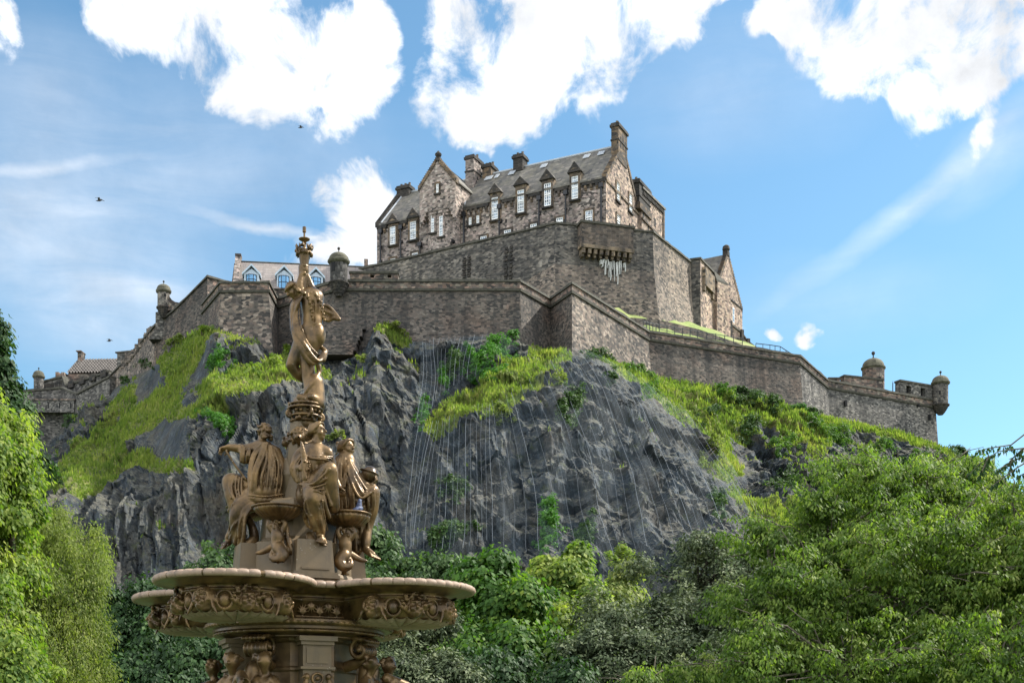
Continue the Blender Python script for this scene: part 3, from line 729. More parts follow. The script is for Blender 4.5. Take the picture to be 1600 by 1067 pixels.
# --- domed turrets
def turret(label, c, rb, zb, zt, corbel, hd, slots, mat, over=1.28, fin=True, group='domed sentry turrets', ribs=True):
    """c plan centre; body radius rb from zb to zt; corbel depth below; hd dome height"""
    root = empty('sentry_turret', (c.x, c.y, zb), label, 'turret', group)
    b = MB(); b.lathe((c.x, c.y, 0), [(rb * .99, zb), (rb, zb + .1), (rb, zt)], 20); b.build('turret_wall', mat, root)
    if corbel:
        s = MB(); pr = []
        for i in range(5):
            f0 = i / 5; r0 = rb * (.35 + .75 * f0 ** .8); z0 = zb - corbel * (1 - f0)
            pr += [(r0, z0), (r0 + rb * .10, z0 + corbel * .11), (r0 + rb * .10, z0 + corbel * .19)]
        pr += [(rb * 1.18, zb - .05), (rb * 1.2, zb + .12), (rb * 1.02, zb + .2)]
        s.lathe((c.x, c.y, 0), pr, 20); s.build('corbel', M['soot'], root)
    d = MB(); R0 = rb * over
    pr = [(rb * 1.01, zt - .15), (R0 * .93, zt - .05), (R0, zt + .08), (R0, zt + .22), (R0 * .9, zt + .3)]
    for k in range(1, 8):
        a_ = k / 8 * math.pi / 2; pr.append((R0 * .9 * math.cos(a_), zt + .3 + hd * math.sin(a_)))
    pr.append((.06, zt + .3 + hd)); d.lathe((c.x, c.y, 0), pr, 20, mod=lambda a, z: 1 + (.012 * math.cos(a * 8) if ribs else 0)); d.build('dome', M['dome'], root, smooth=False)
    f = MB(); z = zt + .28 + hd; k = rb * .42
    f.lathe((c.x, c.y, 0), [(.22 * k, z), (.12 * k, z + .5 * k), (.12 * k, z + .7 * k), (.32 * k, z + .85 * k), (.42 * k, z + 1.15 * k), (.3 * k, z + 1.45 * k), (.05 * k, z + 1.55 * k)], 10); f.build('finial', M['soot'], root, smooth=True)
    for (ang, z0, z1, w) in slots:
        v = MB(); fr = Frame((c.x + math.sin(ang) * rb, c.y - math.cos(ang) * rb), (math.cos(ang), math.sin(ang)))
        v.box(fr, -w / 2, w / 2, -.012, .2, z0, z1); v.build('window_slot', M['void'], root)
    return root
M['dome'] = simple('lichen_dome', (.085, .08, .055), .9, var=.5, scale=1.5)
def mpp(Y): return Y / FPX
Y0 = 142.2; k = mpp(Y0); c = PY(529.3, 445, Y0)
z = lambda y, Y=Y0: PY(0, y, Y).z
turret('domed sentry turret behind the torch of the fountain, with one square opening', c, 13.6 * k, z(444), z(411), 1.4, 12 * k, [(-.55, z(428), z(414), .5), (.75, z(441), z(437), .25)], M['soot_wall'] if 'soot_wall' in M else M['bastion'])
pR = PY(1470, 635, 184.6); k = mpp(184.6)
zz_ = lambda y: PY(0, y, 184.6).z
turret('domed corner turret at the far right end of the curtain wall', PY(1469.5, 635, 184.6), 11.6 * k, zz_(634), zz_(600), 1.3, 10 * k, [(-.4, zz_(619), zz_(613), .25)], M['bastion'], over=1.26)
zz_ = lambda y: PY(0, y, 188).z; k = mpp(188)
turret('squat domed turret rising behind the parapet on the right skyline', PY(1364.5, 600, 188), 17 * k, zz_(616), zz_(577), 0, 14 * k, [(.35, zz_(600), zz_(593), .4)], M['parapet'], over=1.12)
zz_ = lambda y: PY(0, y, 160).z; k = mpp(160)
turret('small domed turret on the left skyline beside a curved wing wall', PY(255.7, 480, 160), 9.4 * k, zz_(482), zz_(457), 1.2, 9 * k, [(.5, zz_(466), zz_(462), .3)], M['bastion'])
zz_ = lambda y: PY(0, y, 186).z; k = mpp(186)
turret('smallest domed turret at the far left battery, beside the leaves', PY(60.5, 600, 186), 7.4 * k, zz_(613), zz_(590), 0, 8 * k, [], M['curtain_grey'], over=1.3)

# --- upper left wall running down the ridge
W4 = [PY(150, 610, 182), PY(186, 575, 176), PY(206, 554, 172), PY(243, 510, 162), PY(274, 485, 158.5), PY(324, 434, 154), PY(362, 444, 157)]
wall('ridge_wall', 'ragged stone wall descending the left ridge from the bastion', W4, M['curtain'], [p.z - 12 for p in W4[:-2]] + [W4[-2].z - 9, W4[-1].z - 9], th=1.2, batter=.05,
     face_mats=[(0, 3, M['curtain_warm']), (3, 5, M['curtain']), (5, 6, M['parapet'])])
# jagged stones where the wall is broken
b = MB()
for i in range(26):
    t = i / 25; p = PY(186 + 60 * t, 575 - 67 * t, 176 - 14 * t); s = random.uniform(.25, .6)
    fr = Frame((p.x, p.y), (1, -.2)); b.box(fr, -s, s, .1, .9, p.z - .6, p.z + random.uniform(.15, .75))
b.build('rubble_edge', M['curtain_warm'], [o for o in bpy.data.objects if o.name.startswith('ridge_wall') and o.parent is None][0])
# wing wall beside the small turret
fr = Frame(PY(262, 470, 159.6).to_2d(), (1, -.05)); b = MB(); zz_ = lambda y: PY(0, y, 159.6).z
poly = [(0, 484), (0, 462), (4, 465), (7, 469), (12, 472), (22, 474), (22, 488)]
b.prism([fr.p(u * mpp(159.6), 0, zz_(v)) for u, v in poly], (0, .8, 0))
o = b.build('wing_wall', M['parapet'], label='curved wing wall joining the small left skyline turret', cat='wall')
b = MB(); W = [(243, 488), (243, 514), (232, 530), (300, 530), (285, 482), (262, 483)]
b.prism([PY(u, v, 160.4) for u, v in W], (0, 3, 0)); b.build('turret_buttress', M['curtain_grey'], label='battered stone wall carrying the small left skyline turret', cat='wall')
# flank piece right of that ridge wall
fr = None
# --- far left battery
z6 = lambda y, Y=184: PY(0, y, Y).z
W5 = [PY(22, 615.5, 190), PY(30, 614, 184), PY(96, 607, 184), PY(120, 617, 180), PY(172, 590, 176)]
wall('battery_wall', 'grey battery wall with arrow slots above the left trees', W5, M['curtain_grey'], [p.z - 16 for p in W5], th=1.2, batter=.05)
root = empty('battery_gallery', PY(80, 625, 183.4), 'stone gallery with four narrow slots on the far left battery', 'gallery')
g = MB(); g.hexa([PY(45, 644, 183.4), PY(116, 644, 180.), PY(116, 644, 183), PY(45, 644, 186), PY(45, 625, 183.4), PY(116, 625, 180.), PY(116, 625, 183), PY(45, 625, 186)]); g.build('wall_face', M['curtain_grey'], root)
g = MB(); g.hexa([PY(44, 625, 183.2), PY(117, 625, 179.8), PY(117, 625, 183), PY(44, 625, 186), PY(44, 623, 183.2), PY(117, 623, 179.8), PY(117, 623, 183), PY(44, 623, 186)]); g.build('ledge', M['parapet'], root)
for px_ in (58.5, 76.4, 93.4, 110.5):
    t = (px_ - 45) / 71; Yq = 183.4 - 3.4 * t - .02; g = MB(); g.hexa([PY(px_ - 1.3, 638, Yq), PY(px_ + 1.3, 638, Yq), PY(px_ + 1.3, 638, Yq + .5), PY(px_ - 1.3, 638, Yq + .5), PY(px_ - 1.3, 629, Yq), PY(px_ + 1.3, 629, Yq), PY(px_ + 1.3, 629, Yq + .5), PY(px_ - 1.3, 629, Yq + .5)]); g.build('slot', M['void'], root)
W6 = [PY(68, 597, 188), PY(98, 590, 187), PY(103, 604, 186), PY(171, 582, 180)]
wall('battery_wall', 'upper crenellated wall of the left battery below the tiled roof', W6, M['curtain_grey'], [p.z - 6 for p in W6], th=1.0, batter=.02)
root = [o for o in bpy.data.objects if o.name.startswith('battery_wall') and o.parent is None][-1]
b = MB()
for i in range(5):
    t = .08 + i * .2; p = W6[0].lerp(W6[1], t); fr = Frame(p.to_2d(), (W6[1] - W6[0]).to_2d()); b.box(fr, -.3, .3, -.03, .03, p.z - 1.2, p.z - .4)
for i in range(4):
    t = .15 + i * .25; p = W6[2].lerp(W6[3], t); fr = Frame(p.to_2d(), (W6[3] - W6[2]).to_2d()); b.box(fr, -.6, .6, -.35, 1., p.z - .5, p.z + .5)
b.build('embrasure', M['soot'], root)
b = MB(); fr = Frame(PY(86.5, 590, 189).to_2d(), (1, -.05)); k = mpp(189)
b.box(fr, 0, 14 * k, 0, 1.5, z6(592, 189), z6(584, 189)); b.box(fr, 0, 5 * k, 0, 1.5, z6(584, 189), z6(581, 189)); b.box(fr, 9 * k, 14 * k, 0, 1.5, z6(584, 189), z6(581.5, 189))
b.build('merlon_block', M['parapet'], label='small notched stone block left of the tiled roof', cat='block')
b = MB(); fr = Frame(PY(183, 551, 178).to_2d(), (1, -.3)); k = mpp(178)
b.box(fr, 0, 30 * k, 0, 6, z6(585, 178), z6(552, 178)); b.box(fr, -.2, 30 * k, -.2, 6.2, z6(552, 178), z6(550, 178)); b.build('stone_outwork', M['curtain_grey'], label='flat topped stone block where the ridge wall meets the tiled roof', cat='wall')
# retaining wall low on the left
W7 = [surf(40, 748) + Vector((0, -1, 1)), surf(105, 752) + Vector((0, -1.5, 1)), surf(128, 764) + Vector((0, -1, .5))]
W7 = [PY(30, 747, 148), PY(98, 748, 144), PY(126, 765, 147)]
wall('retaining_wall', 'low stone retaining wall beside the left trees below the battery', W7, M['curtain_grey'], [p.z - 7 for p in W7], th=1.0, copt=.15)

# --- tiled house on the left skyline
def hip(a, b): return a.lerp(b, .5)
root = empty('tiled_house', PY(140, 590, 190), 'low house with a wavy brown tiled roof and one chimney on the left skyline', 'house')
k = mpp(190); fr = Frame(PY(105.5, 584, 190).to_2d(), (1, -.06)); zr, ze, zb = z6(564, 190) , z6(585, 190), z6(600, 190)
L_ = 80 * k; D_ = 9
b = MB(); b.prism([fr.p(0, 0, zb), fr.p(0, D_, zb), fr.p(0, D_, ze), fr.p(0, D_ / 2, z6(562, 190 + D_ / 2)), fr.p(0, 0, ze)], fr.a.to_3d() * L_); b.build('wall', M['parapet'], root)
zr = z6(563.5, 190 + D_ / 2)
nx, ny = 90, 8; vs = []; fs = []
for i in range(nx + 1):
    for j in range(ny + 1):
        for s_ in (0, 1):
            pass
rv = []; rf = []
for j in range(ny * 2):
    fj = (j // 2 + (j % 2)) / ny
    for i in range(nx + 1):
        u = L_ * i / nx; hh = .13 * math.cos(2 * math.pi * i / nx * 17) + (.12 if j % 2 == 0 else -.02)
        rv.append(fr.p(u, D_ / 2 * fj - .25, ze + (zr - ze) * fj + hh + .12))
for j in range(ny * 2 - 1):
    for i in range(nx): a_ = j * (nx + 1) + i; rf.append((a_, a_ + 1, a_ + nx + 2, a_ + nx + 1))
b = MB(); b.add(rv, rf); b.add([fr.p(0, D_ / 2, zr + .1), fr.p(L_, D_ / 2, zr + .1), fr.p(L_, D_ + .3, ze), fr.p(0, D_ + .3, ze)], [(0, 1, 2, 3)]); b.build('tiled_roof', M['pantile'], root)
b = MB(); b.box(fr, .1, 7 * k, D_ / 2 - 1, D_ / 2 + .5, ze, z6(551, 194)); b.box(fr, -.1, 7.6 * k, D_ / 2 - 1.2, D_ / 2 + .7, z6(551, 194), z6(549.6, 194)); b.build('chimney', M['parapet'], root)

# --- house with pale blue dormers
root = empty('dormer_house', PY(470, 440, 176), 'long house with a pale slate roof and three blue gabled dormers', 'house')
A_, B_ = PY(366, 408.5, 180), PZ(590, 418.5, PY(366, 408.5, 180).z)
fr = Frame(A_.to_2d(), (B_ - A_).to_2d()); L_ = (B_ - A_).to_2d().length; zr = A_.z; hw = 4.6
fr.o -= fr.b * hw    # front eave line is at t=0, ridge at t=hw
ze = fr.hit(380, 447)[1]; zb = ze - 4
b = MB(); b.prism([fr.p(0, .3, zb), fr.p(0, 2 * hw - .3, zb), fr.p(0, 2 * hw - .3, ze), fr.p(0, hw, zr - .25), fr.p(0, .3, ze)], fr.a.to_3d() * L_); b.build('wall', M['parapet'], root)
b = MB()
for s_, t0 in ((1, 0), (-1, 2 * hw)):
    b.add([fr.p(.2, t0, ze - .15), fr.p(L_, t0, ze - .15), fr.p(L_, hw, zr), fr.p(.2, hw, zr)], [(0, 1, 2, 3)])
b.build('roof', M['slate_pink'], root)
b = MB(); b.tube([fr.p(.2, hw, zr + .02), fr.p(L_, hw, zr + .02)], .12); b.build('ridge', M['coping'], root)
u0 = fr.hit(363.5, 420)[0]; u1 = fr.hit(371, 420)[0]; zt_ = fr.hit(366, 401, hw)[1]
b = MB(); b.prism([fr.p(u0, -.3, zb), fr.p(u0, 2 * hw, zb), fr.p(u0, 2 * hw, ze), fr.p(u0, hw + .6, zt_ - .1), fr.p(u0, hw - .6, zt_ - .1), fr.p(u0, -.3, ze - .2)], fr.a.to_3d() * .75); b.build('gable_wall', M['hall'], root)
b = MB(); b.box(fr, u0 - .05, u0 + .8, hw - .7, hw + .7, zt_ - .1, zt_ + .2); b.build('chimney', M['parapet'], root); b = MB(); b.box(fr, fr.hit(569, 415, hw)[0], fr.hit(575, 415, hw)[0], hw - .5, hw + .5, zr - .5, zr + 1.); b.build('chimney', M['parapet'], root)
for (xa, ya, x0, x1, yb, w0, w1, wy0, wy1) in ((393, 416, 377.4, 406.5, 442, 384.5, 400.5, 429, 443), (444, 418, 430, 458.5, 443, 435, 451.5, 431, 450), (493.7, 421, 480, 507.5, 444, 485.5, 501, 433.5, 446)):
    t = .35; ua, za = fr.hit(xa, ya, t); u0, z0_ = fr.hit(x0, yb, t); u1 = fr.hit(x1, yb, t)[0]; zs = za - (u1 - u0) * .42
    du = fr.a.to_3d(); dv = fr.b.to_3d()
    d = MB(); hw_ = (u1 - u0) / 2 * .8
    d.prism([fr.p(ua - hw_, t, z0_ - 1), fr.p(ua + hw_, t, z0_ - 1), fr.p(ua + hw_, t, zs), fr.p(ua, t, za - .35), fr.p(ua - hw_, t, zs)], dv * 4); dm = d.build('dormer', M['dormer_blue'], root)
    r_ = MB()
    for s_ in (-1, 1):
        e = fr.p(ua + s_ * (u1 - u0) / 2, t - .3, zs - .25); tp = fr.p(ua, t - .3, za)
        r_.hexa([e, tp, tp + dv * 4, e + dv * 4, e + Vector((0, 0, .28)), tp + Vector((0, 0, .28)), tp + dv * 4 + Vector((0, 0, .28)), e + dv * 4 + Vector((0, 0, .28))])
    r_.build('dormer_roof', M['dormer_blue'], dm)
    wa, wz0 = fr.hit(w0, wy1, t - .3); wb, wz1 = fr.hit(w1, wy0, t - .3)
    # three sided bay of glass
    g = MB(); pts = [fr.p(wa, t - .02, 0), fr.p(wa + (wb - wa) * .28, t - .32, 0), fr.p(wa + (wb - wa) * .72, t - .32, 0), fr.p(wb, t - .02, 0)]
    ww = MB()
    for i in range(3):
        p, q = pts[i], pts[i + 1]; g.add([(p.x, p.y, wz0), (q.x, q.y, wz0), (q.x, q.y, wz1), (p.x, p.y, wz1)], [(0, 1, 2, 3)])
    for p in pts: ww.tube([Vector((p.x, p.y, wz0)), Vector((p.x, p.y, wz1))], .05)
    for zq in (wz0, (wz0 + wz1) / 2, wz1): ww.tube([Vector((p.x, p.y, zq)) for p in pts], .05)
    w_ = ww.build('window', M['iron'], dm); g.build('pane', M['blue_glass'], w_)

# --- upper bastion
YU = 166.; ZU = PY(0, 350.5, YU).z
U = [PZ(540, 427, ZU), PZ(868, 350.5, ZU), PZ(906, 353.5, ZU), PZ(1020, 364, ZU), PZ(1079, 411, ZU)]
zq = ZC - 4
Ub = [zq] * 5
ub = wall('upper_bastion', 'tall grey bastion directly under the great hall', U, M['bastion'], Ub, th=1.6, batter=.045, face_mats=[(0, 1, M['bastion']), (1, 3, M['bastion']), (3, 4, M['bastion_warm'])])  # right face gets the warmer stone, its grazing sunlight put into the colour
# second, steeper scarp on the lower half
def scarp():
    b = MB(); drop = 5.2; n = len(U); nor = []
    for i in range(n):
        ds = [(U[j + 1] - U[j]).to_2d().normalized() for j in (i - 1, i) if 0 <= j < n - 1]; ns = [Vector((d.y, -d.x)) for d in ds]
        m = ns[0] if len(ns) == 1 else (ns[0] + ns[1]).normalized(); nor.append((m / max(.5, m.dot(ns[0]))))
    for i in range(n - 1):
        def q(j, off, z): return Vector((U[j].x + nor[j].x * off, U[j].y + nor[j].y * off, z))
        z0 = ZU - drop
        o = [q(i, .24, z0), q(i + 1, .24, z0), q(i + 1, 2.2, zq), q(i, 2.2, zq)]
        if i in (0,): o[0] = q(0, .1, z0 - 6); o[3] = q(0, 1, zq)
        b.add(o, [(3, 2, 1, 0)])
    return b
scarp().build('scarp', M['bastion_warm'], ub)
# machicolated box
p0, p1 = PZ(905, 350, ZU), PZ(985, 360, ZU)
fr = Frame(p0.to_2d(), (p1 - p0).to_2d()); L_ = (p1 - p0).to_2d().length; k = mpp(YU)
fr.o -= fr.b * 1.0
mb_root = empty('machicolation_box', (p0.x, p0.y, ZU - 4), 'projecting stone box on corbels above white streaks', 'box machicolation')
zt_ = fr.hit(945, 352)[1]; zb_ = fr.hit(945, 386)[1]
b = MB(); b.box(fr, 0, L_, 0, 2.0, zb_, zt_); b.build('wall_face', M['bastion_box'], mb_root)
b = MB(); b.box(fr, -.2, L_ + .2, -.18, 2.0, zt_, zt_ + .3); b.build('coping', M['coping'], mb_root)
b = MB(); b.box(fr, -.12, L_ + .12, -.1, 1.2, zb_ - .35, zb_ + .1)
b.build('corbel_ledge', M['dressed_pale'], mb_root)
for i in range(9):
    b = MB(); u = .1 + i * (L_ - .6) / 8; b.box(fr, u, u + .42, .05, 1.3, zb_ - 1.0, zb_ - .35); b.box(fr, u + .05, u + .37, .4, 1.3, zb_ - 1.35, zb_ - 1.0); b.build('corbel', M['dressed_pale'], mb_root)
# patch of paler stone and the lime streaks under the box
b = MB(); ln = (fr.b * -1)
for i in range(15):
    u = fr.hit(938 + i * 2.7, 400, 1)[0] + random.uniform(-.1, .1); w = random.uniform(.05, .13); l = random.uniform(1., 2.9) * (1.1 if 2 < i < 13 else .5)
    z0 = zb_ - 1.1 - random.uniform(0, .5); t = .72; 
    n_ = 5; top = []
    for j in range(n_):
        f0 = j / (n_ - 1); ww_ = w * (1 - .6 * f0) * random.uniform(.6, 1.3); off = random.uniform(-.05, .05)
        top.append((u + off - ww_, u + off + ww_, z0 - l * f0))
    for j in range(n_ - 1):
        a0, a1, za = top[j]; b0, b1, zb2 = top[j + 1]
        tt0 = t - .06 * (ZU - za) * .0; b.hexa([fr.p(b0, t, zb2), fr.p(b1, t, zb2), fr.p(b1, t + .5, zb2), fr.p(b0, t + .5, zb2), fr.p(a0, t, za), fr.p(a1, t, za), fr.p(a1, t + .5, za), fr.p(a0, t + .5, za)])
b.build('lime_streaks', M['lime'], ub)
# toothed vertical chases in the left face
fr = Frame(U[0].to_2d(), (U[1] - U[0]).to_2d())
for (px_, y0, y1) in ((796, 386, 441), (730.5, 402, 436)):
    b = MB(); u, za = fr.hit(px_, y0); _, zb2 = fr.hit(px_, y1); n_ = 9
    for i in range(n_):
        zz = za + (zb2 - za) * i / n_; h = (za - zb2) / n_
        off = .05 * (ZU - zz) + .05
        for s_ in (-1, 1):
            w = .55 + .2 * (i % 2); b.box(fr, u + s_ * .38 - w / 2 + .1, u + s_ * .38 + w / 2 - .1, -off - .14, .2, zz - h * .62, zz)
    b.build('stone_tusks', M['soot'], ub)
# tower block right of the bastion
T = [PZ(1078, 407.5, ZU + .4), PZ(1094, 405.5, ZU + .4), PZ(1114.5, 427, ZU + .4), PZ(1121, 440, ZU - 1)]
wall('tower_block', 'narrow sunlit stone tower between the bastion and the right gabled house', T, M['bastion_warm'], [zq] * 4, th=3, batter=.015, face_mats=[(0, 1, M['bastion']), (1, 3, M['hall_warm'])], cat='tower')
tw = [o for o in bpy.data.objects if o.name.startswith('tower_block') and o.parent is None][0]
fr = Frame(T[1].to_2d(), (T[2] - T[1]).to_2d()); b = MB()
u0, za = fr.hit(1097, 432); u1, zb2 = fr.hit(1112, 458)
b.box(fr, u0, u1, -.5, 0, za - 1.2, za + 1.3); b.box(fr, u0, u0 + .5, -.4, 0, za - 2, za - 1.2); b.box(fr, u1 - .5, u1, -.4, 0, za - 2, za - 1.2); b.build('bretasche', M['dressed_pale'], tw)

# --- right gabled house
root = empty('gabled_house', PY(1140, 500, 192), 'brown stone house with a tall crow-stepped gable at the right end of the citadel', 'house')
Yg0 = 190; G0 = PY(1119, 451, Yg0); G1 = PZ(1160, 485, G0.z); fr = Frame(G0.to_2d(), (G1 - G0).to_2d()); W_ = (G1 - G0).to_2d().length
za = fr.hit(1137.5, 400)[1]; ze = G0.z; zb2 = zq - 4; ua = fr.hit(1137.5, 400)[0]
dv = fr.b.to_3d()
b = MB(); b.prism([fr.p(0, 0, zb2), fr.p(W_, 0, zb2), fr.p(W_, 0, ze), fr.p(ua, 0, za), fr.p(0, 0, ze)], dv * 14); b.build('wall', M['hall_warm'], root)
b = MB()
for (e, s_) in ((0, -1), (W_, 1)):
    b.hexa([fr.p(e + s_ * .4, .6, ze - .3), fr.p(ua, .6, za - .02), fr.p(ua, 14.3, za - .02), fr.p(e + s_ * .4, 14.3, ze - .3), fr.p(e + s_ * .4, .6, ze + .05), fr.p(ua, .6, za + .3), fr.p(ua, 14.3, za + .3), fr.p(e + s_ * .4, 14.3, ze + .05)][:8])
b.build('roof', M['slate'], root)
def crowsteps(fr, e0, apex, ze, za, t0, t1, n, mb_):
    for i in range(n):
        f0 = i / n; f1 = (i + 1) / n
        u0 = e0 + (apex - e0) * f0; u1 = e0 + (apex - e0) * f1
        lo, hi = min(u0, u1), max(u0, u1)
        mb_.box(fr, lo, hi, t0, t1, ze + (za - ze) * f0 - .3, ze + (za - ze) * f1 + .22)
b = MB(); crowsteps(fr, 0, ua - .3, ze, za, -.05, .58, 18, b); crowsteps(fr, W_, ua + .3, ze, za, -.052, .582, 18, b); b.build('crow_steps', M['dressed'], root)
b = MB(); k = .5; b.box(fr, ua - .45, ua + .45, -.1, .7, za, za + .7); b.lathe(tuple(fr.p(ua, .3, za + .7)), [(.4, 0), (.6, .3), (.5, .8), (.2, 1.)], 10); b.build('finial', M['soot'], root)
for (x0, x1, y0, y1) in ((1131.5, 1134.5, 470, 494), (1144.5, 1147, 480, 505)):
    u0, z1_ = fr.hit(x0, y0); u1, z0_ = fr.hit(x1, y1); b = MB(); b.box(fr, u0, u1, -.06, .1, z0_, z1_); w = b.build('window', M['white'], root)
    b = MB(); b.box(fr, u0 + .12, u1 - .12, -.08, -.065, z0_ + .15, (z0_ + z1_) / 2 - .05); b.box(fr, u0 + .12, u1 - .12, -.08, -.065, (z0_ + z1_) / 2 + .05, z1_ - .15); b.build('pane', M['glass'], w)
b = MB(); u0, z1_ = fr.hit(1138.5, 440); b.box(fr, u0, u0 + .4, -.03, .2, z1_ - 1.2, z1_); b.box(fr, .1, W_ - .1, -.12, .1, fr.hit(1140, 468)[1], fr.hit(1140, 466)[1]); b.build('slit_window', M['void'], root)
b = MB(); b.tube([fr.p(-.3, -.5, ze + .2), fr.p(-.3, -.5, zb2 + 4)], .22, 6); b.build('downpipe', M['pipe'], root)
b = MB(); b.box(fr, -.9, .5, -.7, .2, ze - 2.2, ze - .2); b.build('skew_corbel', M['soot'], root)
# stair wall stepping down to the right
S = [PY(1112, 480, 186), PY(1122, 492, 187), PY(1140, 507, 188.5), PY(1158, 521, 190), PY(1168, 535, 190.5), PY(1181, 545, 191)]
wall('stair_wall', 'stone stair wall with dark piers below the right gabled house', S, M['hall_warm'], [p.z - 7 for p in S], th=1, batter=.0)
sw = [o for o in bpy.data.objects if o.name.startswith('stair_wall') and o.parent is None][0]
for i in (1, 2, 3, 4):
    p = S[i]; fr2 = Frame(p.to_2d(), (S[i] - S[i - 1]).to_2d()); b = MB(); b.box(fr2, -.25, .25, -.35, .6, p.z - 4.4, p.z + .5); b.build('pier', M['soot'], sw)

# --- grassy terrace with its railing, between the right curtain wall and the bastion
def terrace():
    n = 60; V = []; F = []; tint = []
    f0 = [PY(960, 520, 158), PY(985, 520, 160.5), PY(1013, 521, 162.5), PY(1080, 535, 166), PY(1180, 551, 170.5)]
    mid = [PY(960, 490, 163), PY(985, 503, 164), PY(1030, 508, 166), PY(1090, 523, 170), PY(1180, 546, 175)]
    bk = [PY(960, 480, 166), PY(985, 488, 168), PY(1030, 491, 171), PY(1100, 510, 180), PY(1180, 541, 186)]
    rows = []
    for i in range(n + 1):
        t = i / n * 4; k = min(3, int(t)); f = t - k
        a_, m_, b_ = (r[k].lerp(r[k + 1], f) for r in (f0, mid, bk))
        row = []
        for j in range(25):
            s_ = j / 24; q = a_.lerp(m_, s_ * 2) if s_ < .5 else m_.lerp(b_, s_ * 2 - 1)
            q.z += .12 * math.sin(i * .7 + j) * (0 if j == 0 else 1); row.append(q)
        rows.append(row)
    for r in rows: V += r
    for i in range(n):
        for j in range(24): a_ = i * 25 + j; F.append((a_, a_ + 25, a_ + 26, a_ + 1))
    b = MB(); b.add(V, F); o = b.build('terrace_slope', M['terrace_grass'], smooth=True); o['kind'] = 'structure'
    w = [Vector(p) for p in (mid[1] + Vector((0, -.6, .35)), mid[2] + Vector((0, -.6, .5)), mid[3] + Vector((0, -.6, .55)), mid[4] + Vector((0, -.6, -.2)))]
    rt = wall('terrace_wall', 'low dark retaining wall across the grass terrace', w, M['curtain'], [p.z - 1.3 for p in w], th=.5, batter=0, cop=False)
    # railing
    rl = [PY(1005, 519, 161.5), PY(1030, 524, 163.4), PY(1090, 534, 166.5), PY(1160, 545, 169.8)]
    rr = empty('railing', rl[0], 'black iron railing along the grass terrace above the curtain wall', 'railing'); hh = 1.35
    pts = []; 
    for i in range(16):
        t = i / 15 * 3; k = min(2, int(t)); pts.append(rl[k].lerp(rl[k + 1], t - k))
    b = MB(); b.tube([p + Vector((0, 0, hh)) for p in pts], .05, 4); b.tube([p + Vector((0, 0, hh * .55)) for p in pts], .035, 4); b.build('rail', M['iron'], rr)
    for p in pts: b = MB(); b.tube([p - Vector((0, 0, .6)), p + Vector((0, 0, hh + .1))], .06, 4); b.build('post', M['iron'], rr)
    rl = [(1181, 536.5), (1203, 539), (1219, 541.5), (1237, 553)]; rr = empty('railing', PY(1181, 545, 173), 'pale blue-grey handrail on the skyline at the foot of the stairs', 'railing')
    pts = [PY(a_, b_, 173) for a_, b_ in rl]
    b = MB(); b.tube(pts, .06, 4); b.tube([p - Vector((0, 0, .65)) for p in pts], .04, 4); b.build('rail', M['iron'], rr)
    for i in range(7):
        t = i / 6 * 3; k = min(2, int(t)); p = pts[k].lerp(pts[k + 1], t - k); b = MB(); b.tube([p, p - Vector((0, 0, 1.7))], .05, 4); b.build('post', M['iron'], rr)
terrace()
b = MB(); p = PY(1395, 598, 184); b.tube([p, p - Vector((0, 0, 1.6))], .07, 5); b.tube([p + Vector((0, 0, .0)), p + Vector((0, 0, .25))], .03, 5); b.build('flag_post', M['iron'], label='thin iron post standing on the curtain wall left of the far turret', cat='post')
# slot and stones in the long wall
fr = Frame(W3[3].to_2d(), (W3[4] - W3[3]).to_2d()); root = [o for o in bpy.data.objects if o.name.startswith('curtain_wall') and o.parent is None][-1]
for (x, y, w, h) in ((1317, 627, .35, .75), (1449, 648, .3, .8), (1432, 632, .25, .3)):
    u, zc = fr.hit(x, y); b = MB(); off = .07 * (W3[4].z - zc) + .25; b.box(fr, u, u + w, -off - .1, 0, zc - h, zc); b.build('slit_window', M['void'], root)
# ribbed steps in the wall under the main turret
fr = Frame(W2[1].to_2d(), (W2[2] - W2[1]).to_2d()); b = MB()
root = [o for o in bpy.data.objects if o.name == 'curtain_wall'][0]
for i in range(8):
    y = 512 + i * 6.8; u0, zc = fr.hit(503 - i * .8, y); u1 = fr.hit(572 - i * 2 + random.uniform(-2, 2), y)[0]
    b.box(fr, u0, u1, -1.2 - i * .28, -.1, zc - .56, zc)
b.build('buttress_steps', M['curtain'], root)
# ------------------------------------------------------------------ the great hall range
YN = 176.; N0 = PY(947, 277, YN); FAR = PZ(589, 353, N0.z)
HF = Frame(N0.to_2d(), (FAR - N0).to_2d(), None)
if HF.b.y < 0: HF.b = -HF.b
HL = (FAR - N0).to_2d().length; ZE = N0.z; HW = 12.6; HA = 6.3
ZR = HF.hit(957, 233, HA)[1]; ZBASE = ZU - 4
hall = empty('great_hall', HF.p(0, 0, ZBASE), 'long crow-stepped stone hall with tall white sash windows, topmost on the rock', 'castle hall')
GF = Frame(N0.to_2d(), HF.b); GF.b = HF.a    # right gable plane: s runs back along the gable, t into the building
up = Vector((0, 0, 1)); av = HF.a.to_3d(); bv = HF.b.to_3d()
b = MB(); b.prism([HF.p(0, 0, ZBASE), HF.p(0, HW, ZBASE), HF.p(0, HW, ZE), HF.p(0, HA, ZR - .2), HF.p(0, 0, ZE)], av * HL); o = b.build('wall', M['hall'], hall)
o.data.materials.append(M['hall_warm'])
o.data.polygons[0].material_index = 1
